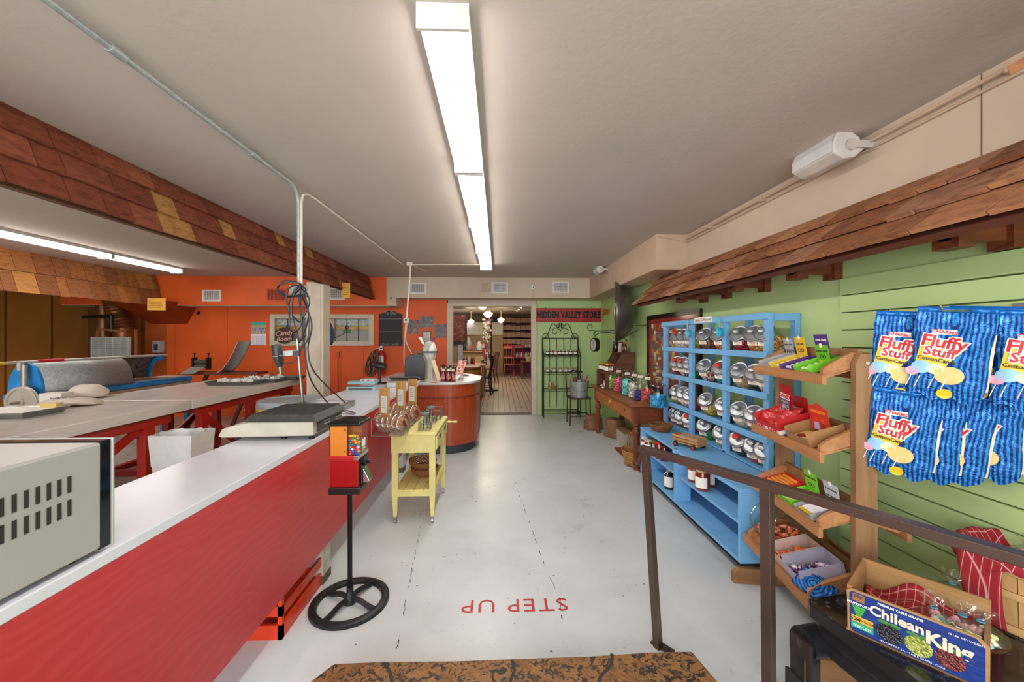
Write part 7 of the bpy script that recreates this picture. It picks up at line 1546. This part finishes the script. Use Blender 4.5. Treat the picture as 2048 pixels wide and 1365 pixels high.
q = at_y(676, 710, WALLB); o = MB().box(-.03, .03, -.03, 0, -.06, .05).box(-.008, .008, -.015, 0, -.9, -.06).build('switch_box', P('#c4521e', .5), loc=(q.x, WALLB, q.z)); tag(o, 'orange-painted switch box with conduit on the orange wall below the window', 'electrical box')
# Candy Room sign
t_, w_, h = wall_item('oval_sign', 551, 655, 585, 688, 'dark brown oval sign lettered Candy Room hanging in front of the window', 'sign', None, WALLB - .06)
MB().prism([(w_ * math.cos(a), h * math.sin(a)) for a in [2 * PI * i / 40 for i in range(40)]], -.01, .01, 'xz').build('board', P('#43231c', .5, var=.15, scale=12), t_); PK = P('#d8a89a', .6)
text('Candy', .128, plane_M((-.0, -.0115, h * .28), (1, 0, .12), (0, 0, 1)), PK, t_, shear=.35, bold=.002); text('Room', .112, plane_M((.0, -.0115, -h * .42), (1, 0, .05), (0, 0, 1)), PK, t_, shear=.35, bold=.002)
# jacket
q = at_y(661, 628, 5.3); o = MB().grid(lambda u, v: (((u - .5) * (.05 + .17 * math.sin(PI * min(.95, v * .95)) ** .7) + .06 * v), .04 * math.sin(u * 11 + v * 3) * (1 - .2 * v), -v * .40 - .05 * abs(u - .35)), 24, 18).build('denim_jacket', SPECK(['#1e2c42', '#2c4260', '#384f6e'], 14, .8, bmp=.3), loc=(q.x - .09, 5.26, q.z + .02), solid=.03); tag(o, 'dark blue denim jacket hanging on the white column', 'jacket')
# chalkboard
t_, w_, h = wall_item('chalkboard', 758, 622, 805, 692, 'black chalkboard with an arched top on the orange wall', 'chalkboard', None)
arch = [(-w_, -h), (w_, -h), (w_, h * .80), (w_ * .7, h * .84), (w_ * .35, h * .97), (0, h), (-w_ * .35, h * .97), (-w_ * .7, h * .84), (-w_, h * .80)]; MB().prism(arch, -.02, -.001, 'xz').build('board', P('#1a1b1d', .55), t_, bev=.004)
for zz in (h * .52, -h * .2): MB().box(-w_ * .97, w_ * .97, -.024, -.02, zz - .004, zz + .004).build('divider', P('#8a8a88', .6), t_)
CH = P('#b8b8b4', .8); text('To Day', .08, plane_M((0, -.0215, h * .86), (1, 0, 0), (0, 0, 1)), CH, t_); text('Rock Candy', .07, plane_M((0, -.0215, -h * .92), (1, 0, 0), (0, 0, 1)), P('#8f908e', .8), t_, sx=.9)
# photos
for k, (x0, y0, x1, y1, lb, cs) in enumerate(((816, 641, 837, 668, 'photo of a worker rolling candy, leftmost of the pictures on the orange wall', ['#1a1218', '#3a2824', '#7a5a42', '#b09a8a']), (839, 633, 866, 655, 'dark landscape photo, topmost of the pictures on the orange wall', ['#1a181e', '#302c30', '#6a5a50', '#a09080']), (869, 649, 893, 676, 'dark portrait photo, rightmost of the pictures on the orange wall', ['#181424', '#3a2c3a', '#6a4a34', '#3a3a50']))):
    t_, w_, h = wall_item('photograph', x0, y0, x1, y1, lb, 'picture', None, group='photographs on the orange wall'); MB().box(-w_, w_, -.01, -.001, -h, h).build('print', SPECK(cs, 5, .35, 0, 6, 0, 1.8), t_)
t_, w_, h = wall_item('framed_certificate', 844, 662, 863, 686, 'small wood-framed certificate among the photos on the orange wall', 'picture', None); m = .025; frame2d(MB(), -w_, w_, -h, h, m, -.015, -.001).build('frame', P('#8a5a34', .5), t_); MB().box(-w_ + m, w_ - m, -.006, -.002, -h + m, h - m).mat(1).box(-w_ * .4, w_ * .4, -.0065, -.006, h * .55, h * .66).build('paper', [P('#e4e0d8', .6), INK], t_)
b = MB(); [b.box(-w_ * .5, w_ * .5, -.0068, -.006, h * (.35 - .14 * k), h * (.35 - .14 * k) + .006) for k in range(7)]; b.build('text_lines', P('#a8a49c', .7), t_)
# yellow notes hanging from the shingles
for (px0, py0, px1, py1, Y, lb) in ((684, 566, 700, 596, 5.5, 'yellow handwritten note taped under the shingled beam'), (296, 597, 330, 621, 6.35, 'yellow handwritten note taped under the shingled band at the left')):
    a = at_y(px0, py1, Y); c = at_y(px1, py0, Y); w_ = (c.x - a.x) / 2; h = (c.z - a.z) / 2; t_ = thing('paper_note', lb, 'note', ((a.x + c.x) / 2, Y, (a.z + c.z) / 2), .1); MB().box(-w_, w_, -.001, .001, -h, h).build('paper', P('#d09a3a', .7), t_)
    b = MB(); [b.box(-w_ * .8, w_ * (.5 + .1 * (k % 3)), -.0016, -.001, h * (.3 - .3 * k), h * (.3 - .3 * k) + .006) for k in range(4)]; b.build('handwriting', P('#6a4a1c', .7), t_)

# ================================================================ THE DINING ROOM BEYOND
def FY(px, py, Y): return at_y(px, py, Y)
def far_lamp(px, py, Y, lb, r=.17):
    q = FY(px, py, Y); t = thing('pendant_lamp', lb, 'pendant lamp', tuple(q), 0, 'schoolhouse pendant lamps')
    MB().lathe([(0, -.8 * r), (.3 * r, -.75 * r), (.7 * r, -.45 * r), (r, -.0 * r), (.92 * r, .12 * r), (.5 * r, .4 * r), (.35 * r, .55 * r)], 24).build('globe', EMIT('#ffe2a8', 1.15, 'lamp_globe'), t); MB().lathe([(.38 * r, .52 * r), (.3 * r, .7 * r), (.1 * r, .8 * r)], 16).tube([(0, 0, .7 * r), (0, 0, FC - q.z)], .015, 8).build('stem', P('#c9a050', .3, .6), t)
    l = bpy.data.lights.new('lamp_bulb', 'POINT'); l.energy = 12; l.color = (1, .86, .66); l.shadow_soft_size = .15; lo = bpy.data.objects.new('lamp_bulb', l); lo.location = (0, 0, -r * 1.1); COL.objects.link(lo); lo.parent = t
far_lamp(976, 628, 10.0, 'lit schoolhouse pendant lamp in the room beyond, nearest and largest full globe', .125); far_lamp(942, 643, 13.5, 'lit schoolhouse pendant lamp in the room beyond, lowest at the left', .12); far_lamp(1002, 640, 13.0, 'lit schoolhouse pendant lamp in the room beyond, half hidden behind the stacked boxes', .125); far_lamp(965, 611, 8.6, 'lit schoolhouse pendant lamp just behind the door head, only its tip showing', .12)
# track light
a = FY(1033, 630, 12.0); c = FY(1052, 612, 9.3); t_ = thing('track_light', 'brown track light bar with small bright spots on the far ceiling', 'track light', (0, 0, 0)); a.z = FC - .02; c.z = FC - .02; MB().bar(a, c, .05, .04).build('track', P('#7a5a3c', .5), t_); 
for k in range(4): p_ = a.lerp(c, (k + .3) / 4.2); MB().cyl(p_, p_ - Vector((0, 0, .12)), .04, 10).mat(1).lathe([(.035, -.125), (0, -.13)], 12, c=tuple(p_)).build('spot', [P('#7a5a3c', .5), EMIT('#fff0d8', 8)], t_)
l = area('far_room_fill', (-.6, 12.0, FC - .03), 3.5, 4.0, 50, (1, .93, .84))  # bare area lamp brightening the far room, with no fitting
l2 = thing('ceiling_light', 'slim fluorescent tube on the far ceiling at the left of the doorway view', 'ceiling light', tuple(FY(924, 646, 15.5))); MB().box(-.45, .45, -.04, .04, -.03, .0).mat(1).box(-.43, .43, -.035, .035, -.05, -.03).build('fixture', [WHITE, EMIT('#efe6ff', 3)], l2)
# long stack of tan boxes (bags of goods) on shelves above a maroon shelf unit
SBY = 15.9; MAR = P('#5a1230', .6)
x0 = FY(987, 700, SBY).x; xm = FY(1002, 700, SBY).x; x1 = FY(1090, 700, SBY).x; zt0 = FY(1000, 634, SBY).z; zsh = FY(1000, 695, SBY).z
un = thing('wall_shelf', 'tall maroon shelf unit with white ledges at the back of the far room', 'shelf', ((x0 + x1) / 2, SBY + .2, 0)); ox = (x0 + x1) / 2
MB().box(x0 - ox, x1 - ox, .1, .18, 0, zt0).box(x0 - ox, x0 - ox + .03, -.2, .1, 0, zt0).build('back_panel', MAR, un)
for py in (667, 681, 695, 716): z = FY(1000, py, SBY).z; MB().box(x0 - ox, (x1 if py >= 695 else xm) - ox, -.25, .1, z - .02, z).build('ledge', P('#c9c2cc', .5), un)
ob = None; ncol = 9; bw = (x1 - xm) / ncol; k = 0
ys = [634, 646, 661, 675, 688]
for r in range(5):
    for cc in range(ncol):
        za = FY(1000, [646, 661, 675, 688, 694.5][r], SBY).z; zb1 = FY(1000, ys[r], SBY).z; hh = zb1 - za - .05; 
        if r == 4: continue
        if ob is None: ob = MB().box(-bw / 2 + .006, bw / 2 - .006, -.14, .14, 0, hh).mat(1).box(-bw / 2 + .004, bw / 2 - .004, -.143, .141, hh, hh + .02).build('paper_carton', [P('#b08c72', .8, var=.04), P('#2a1712', .7)], loc=(0, 0, 0)); o = ob
        else: o = ob.copy(); COL.objects.link(o)
        o.location = (xm + bw * (cc + .5), SBY, za + .0 + .03 * noise.noise(Vector((cc * .5, r, 0)))); tag(o, f'tan carton stacked in the far room, {["top", "second", "third", "bottom"][r]} row, {["first", "second", "third", "fourth", "fifth", "sixth", "seventh", "eighth", "ninth"][cc]} from the left', 'carton', 'tan cartons in the far room')
def many(px0, px1, n, py, Y, r, h, cols, name, lb, cat, grp):
    ps = {}
    for k in range(n):
        x = FY(px0 + (px1 - px0) * (k + .5) / n, py, Y).x; z = FY(1000, py, Y).z; c_ = cols[k % len(cols)]
        if c_ not in ps: o = MB().lathe([(r, 0), (r, h * .65), (r * .5, h * .8), (r * .5, h), (0, h)], 10).build(name, P(c_, .4), loc=(0, 0, 0)); ps[c_] = o
        else: o = ps[c_].copy(); COL.objects.link(o)
        o.location = (x, Y, z + .001); tag(o, f'{lb}, {["first", "second", "third", "fourth", "fifth", "sixth", "seventh", "eighth", "ninth", "tenth", "eleventh", "twelfth"][k]} from the left', cat, grp)
many(988, 1001, 6, 667, SBY + .05, .035, .16, ['#b8b0b8', '#4a3040'], 'bottle', 'small pale bottle on the upper white ledge of the far shelf', 'bottle', 'bottles on the upper ledge')
many(988, 1001, 5, 681, SBY + .05, .04, .16, ['#a8b0b8', '#3a4a3a', '#b0a090'], 'bottle', 'small bottle on the middle white ledge of the far shelf', 'bottle', 'bottles on the middle ledge')
many(1043, 1068, 7, 695, SBY - .08, .06, .17, ['#d8c0a8', '#b08a70'], 'jar', 'cream jar with white lid on the long far ledge', 'jar', 'jars on the long ledge')
many(1032, 1068, 8, 716, SBY + .05, .055, .22, ['#d8d0c8', '#a8805a'], 'bottle', 'white bottle on the lowest far ledge', 'bottle', 'bottles on the lowest ledge')
many(1008, 1024, 3, 695, SBY - .08, .09, .14, ['#b01c20', '#c8442c'], 'gift_tin', 'red tin on the long far ledge', 'tin', 'red tins on the long ledge')
o = MB().box(-.12, .12, -.1, .1, 0, .25).build('gift_box', SPECK(['#a01420', '#8a1020', '#e0c8a0'], 12, .5), loc=(FY(995, 695, SBY).x, SBY - .06, FY(1000, 695, SBY).z + .001)); tag(o, 'red printed box on the long far ledge beneath the bottles', 'box')
# left rear: white upper wall, counter with urns, door panel
zc0 = FY(930, 702.5, 14.5).z; x2 = FY(922, 700, 14.5).x; x3 = FY(985, 700, 14.5).x
t_ = thing('serving_counter', 'tan serving counter with urns at the back left of the far room', 'counter', ((x2 + x3) / 2, 14.6, 0)); MB().box(-(x3 - x2) / 2 - 1.5, (x3 - x2) / 2, 0, .5, 0, zc0 - .03).build('front', P('#b79a70', .6), t_); MB().box(-(x3 - x2) / 2 - 1.5, (x3 - x2) / 2, -.15, .5, zc0 - .03, zc0).build('top', P('#b8864a', .5), t_)
b = MB().box(x2 - 1.6, x3 + .4, 15.6, 15.7, FY(940, 670, 15.6).z, FY(940, 645, 15.6).z); struct('wall_far', b, P('#d8d2bc', .7)); b = MB().box(x2 - 1.6, x3 + .4, 15.7, 15.8, 0, FY(940, 670, 15.7).z); struct('wall_far', b, P('#a88a64', .7))
for (px, w2_, h, cc, nm_, lb, cat) in ((937, .12, .55, '#8f8a82', 'coffee_urn', 'tall silver coffee urn on the far serving counter', 'urn'), (929, .1, .5, '#3a2a24', 'coffee_urn', 'dark coffee urn at the left end of the far serving counter', 'urn'), (945.5, .1, .2, '#c8401c', 'jar', 'orange round jar on the far serving counter', 'jar'), (951, .09, .18, '#1f8a98', 'jar', 'teal round jar on the far serving counter', 'jar'), (958.5, .12, .38, '#c9c0b0', 'blender', 'white-topped mixer on the far serving counter', 'mixer')):
    q = FY(px, 702, 14.55); t_ = thing(nm_, lb, cat, (q.x, 14.6, zc0)); MB().lathe([(w2_ * .9, 0), (w2_, .03), (w2_, h * .55), (w2_ * .7, h * .7), (w2_ * .72, h * .8), (w2_ * .3, h * .93), (0, h)], 16).build('body', P(cc, .35), t_); MB().lathe([(w2_ * 1.02, h * .03), (w2_ * 1.02, h * .09)], 16, cap=False).build('band', P('#2a1a16', .4), t_)
dx_ = FY(905, 700, 13.0).x; dx2 = FY(922, 700, 13.0).x; b = MB().box(dx_ - .8, dx2, 13.0, 13.1, 0, FY(910, 651, 13).z).mat(1).box(dx2 - .1, dx2 + .06, 12.95, 13.0, 0, FY(910, 651, 13).z); struct('wall_partition', b, [P('#8f7a62', .7), P('#a29aac', .6)]); o = MB().box(-.35, .35, -.03, 0, 0, 1.05).mat(1).box(-.1, .28, -.04, -.03, .1, .95).build('notice_board', [P('#2a1210', .5), SPECK(['#7a2a1a', '#5a1c14', '#a8705a'], 6, .6)], loc=(FY(913, 700, 12.98).x, 12.945, FY(910, 689, 12.98).z)); tag(o, 'dark framed notice board on the far partition wall', 'board')
# spinner of flowers / merchandise
q = FY(975, 720, 10.8); t_ = thing('display_spinner', 'tall black spinner rack of pale flowers and gifts in the far room', 'rack', (q.x, 10.8, 0)); MB().tube([(.1, 0, 0), (.1, 0, 2.15)], .02, 8).lathe([(.2, 0), (.2, .03)], 16, c=(.1, 0, 0)).build('pole', BLACK, t_)
b = MB(); random.seed(5)
for k in range(70): b.mat(k % 4); b.ball((random.uniform(-.12, .09), random.uniform(-.12, .12), random.uniform(1.35, 2.0)), .035, 6, 5)
b.build('flowers', [P('#c8c8a0', .7), P('#a8b088', .7), P('#d8ccd0', .7), P('#8a3040', .7)], t_)['kind'] = 'stuff'
b = MB()
for k in range(24): b.mat(k % 3); b.cbox((random.uniform(-.14, .1), random.uniform(-.1, .1), random.uniform(.75, 1.3)), (.07, .05, .1))
b.build('gift_items', [P('#a03040', .6), P('#c9c4c0', .6), P('#4a3a4a', .6)], t_)['kind'] = 'stuff'
# chairs
CHW = P('#5e2c16', .4); CHB = P('#17171a', .35)
def chair(x, y, rz, m, lb, hback=1.0):
    t = thing('dining_chair', lb, 'chair', (x, y, 0), rz, 'dining chairs in the far room'); MB().box(-.2, .2, -.2, .2, .43, .46).build('seat', m, t, bev=.006)
    for sx, sy in ((-1, -1), (1, -1), (-1, 1), (1, 1)): MB().tube([(sx * .17, sy * .17, .43), (sx * .2, sy * (.2 if sy < 0 else .24), 0)], .02, 8).build('leg', m, t)
    MB().tube([(-.18, .0, .25), (.18, .0, .25)], .01, 6).tube([(-.18, -.18, .2), (-.18, .18, .2)], .01, 6).tube([(.18, -.18, .2), (.18, .18, .2)], .01, 6).build('stretcher', m, t)
    b = MB()
    for x_ in (-.19, .19): b.tube([(x_, .18, .44), (x_ * 1.05, .27, hback)], .018, 8)
    b.bar((-.2, .27, hback - .04), (.2, .27, hback - .04), .02, .09).bar((-.19, .225, .72), (.19, .225, .72), .015, .05)
    for k in range(3): b.tube([(-.1 + .1 * k, .2, .46), (-.1 + .1 * k, .265, hback - .05)], .009, 6)
    b.build('backrest', m, t); return t
q = at_z(975, 788, 0); chair(q.x - .12, q.y - .1, -PI / 2 - .1, CHB, 'black wooden chair nearest to the doorway in the far room')
q = at_z(990, 765, 0); chair(q.x - .18, q.y, -PI / 2 + .3, CHW, 'dark brown slat-back chair behind the black chair in the far room')
q = at_z(1015, 752, 0); chair(q.x + .05, q.y, PI, P('#b8662e', .4), 'orange-brown tall-back chair facing the far shelves', 1.15)
q = at_z(1043, 753, 0); chair(q.x - .1, q.y + .1, PI - .2, P('#7a1c2a', .4), 'red-painted chair between brown chair and side table', 1.2)
q = at_z(962, 768, 0); 
def dtable(x, y, sx, sy, lb, h=.75, m=CHW):
    t = thing('dining_table', lb, 'table', (x, y, 0), 0, 'tables in the far room'); MB().box(-sx, sx, -sy, sy, h - .04, h).build('tabletop', m, t, bev=.006)
    for a, c_ in ((-1, -1), (1, -1), (1, 1), (-1, 1)): MB().box(a * (sx - .06) - .03, a * (sx - .06) + .03, c_ * (sy - .06) - .03, c_ * (sy - .06) + .03, 0, h - .04).build('leg', m, t)
dtable(FY(945, 730, 10.2).x - .1, 10.2, .45, .5, 'brown wooden dining table with bottles behind the round counter', .78, P('#8a4a20', .35)); dtable(FY(925, 740, 9.0).x - .35, 8.7, .5, .4, 'brown table close behind the doorway holding paper cups', .8, P('#7a4624', .35))
dtable(FY(1060, 740, 14.2).x, 14.2, .35, .3, 'small dark side table below the far shelves', .62)
q = FY(1058, 716, 14.2); o = MB().lathe([(.1, 0), (.15, .14), (.155, .15), (.14, .145), (.09, .01)], 20).tube(arc((0, 0, .14), .14, 0, PI, 14), .008, 6).build('basket', P('#b8b088', .7), loc=(q.x, 14.2, .621)); tag(o, 'pale basket with a hoop handle on the small far side table', 'basket')
for k, (px, Y, lb) in enumerate(((931, 8.7, 'pale paper cup on the table behind the doorway, left'), (944, 8.8, 'clear tumbler on the table behind the doorway, right'))): x = FY(px, 740, Y).x; o = MB().lathe([(.03, 0), (.045, .15), (.04, .15)], 14).build('cup', P('#d0b8a0' if k == 0 else '#b8b0a8', .5), loc=(min(x, FY(925, 740, 9.0).x + .08), Y, .801)); tag(o, lb, 'cup')
for k in range(5): x = FY(928 + k * 5, 722, 10.2).x; o = MB().lathe([(.03, 0), (.035, .02), (.03, .12), (.012, .15), (.012, .19), (0, .19)], 10).build('bottle', P(['#3a1412', '#8a2a1c', '#d8ccc0', '#2a1a18', '#b03a28'][k], .3), loc=(x, 10.2 + .1 * (k % 2), .781)); tag(o, f'small condiment bottle on the brown dining table, {["first", "second", "third", "fourth", "fifth"][k]} from the left', 'bottle', 'condiment bottles on the dining table')
# barrel behind the round counter
q = at_z(948, 830, 0); t_ = thing('barrel', 'tall oak barrel just inside the far room beside the doorway', 'barrel', (FY(936, 760, 7.95).x, 7.95, 0)); MB().lathe([(.25, 0), (.29, .25), (.30, .45), (.29, .65), (.25, .88), (0, .88)], 28).build('staves', WOOD('#a86c34', '#8a5424', 'z', .5), t_)
for z, r_ in ((.06, .262), (.25, .292), (.66, .290), (.82, .262)): MB().lathe([(r_ + .002, z), (r_ + .004, z + .035)], 28, cap=False).build('hoop', P('#6a4a2a', .4, .4), t_, solid=.003)
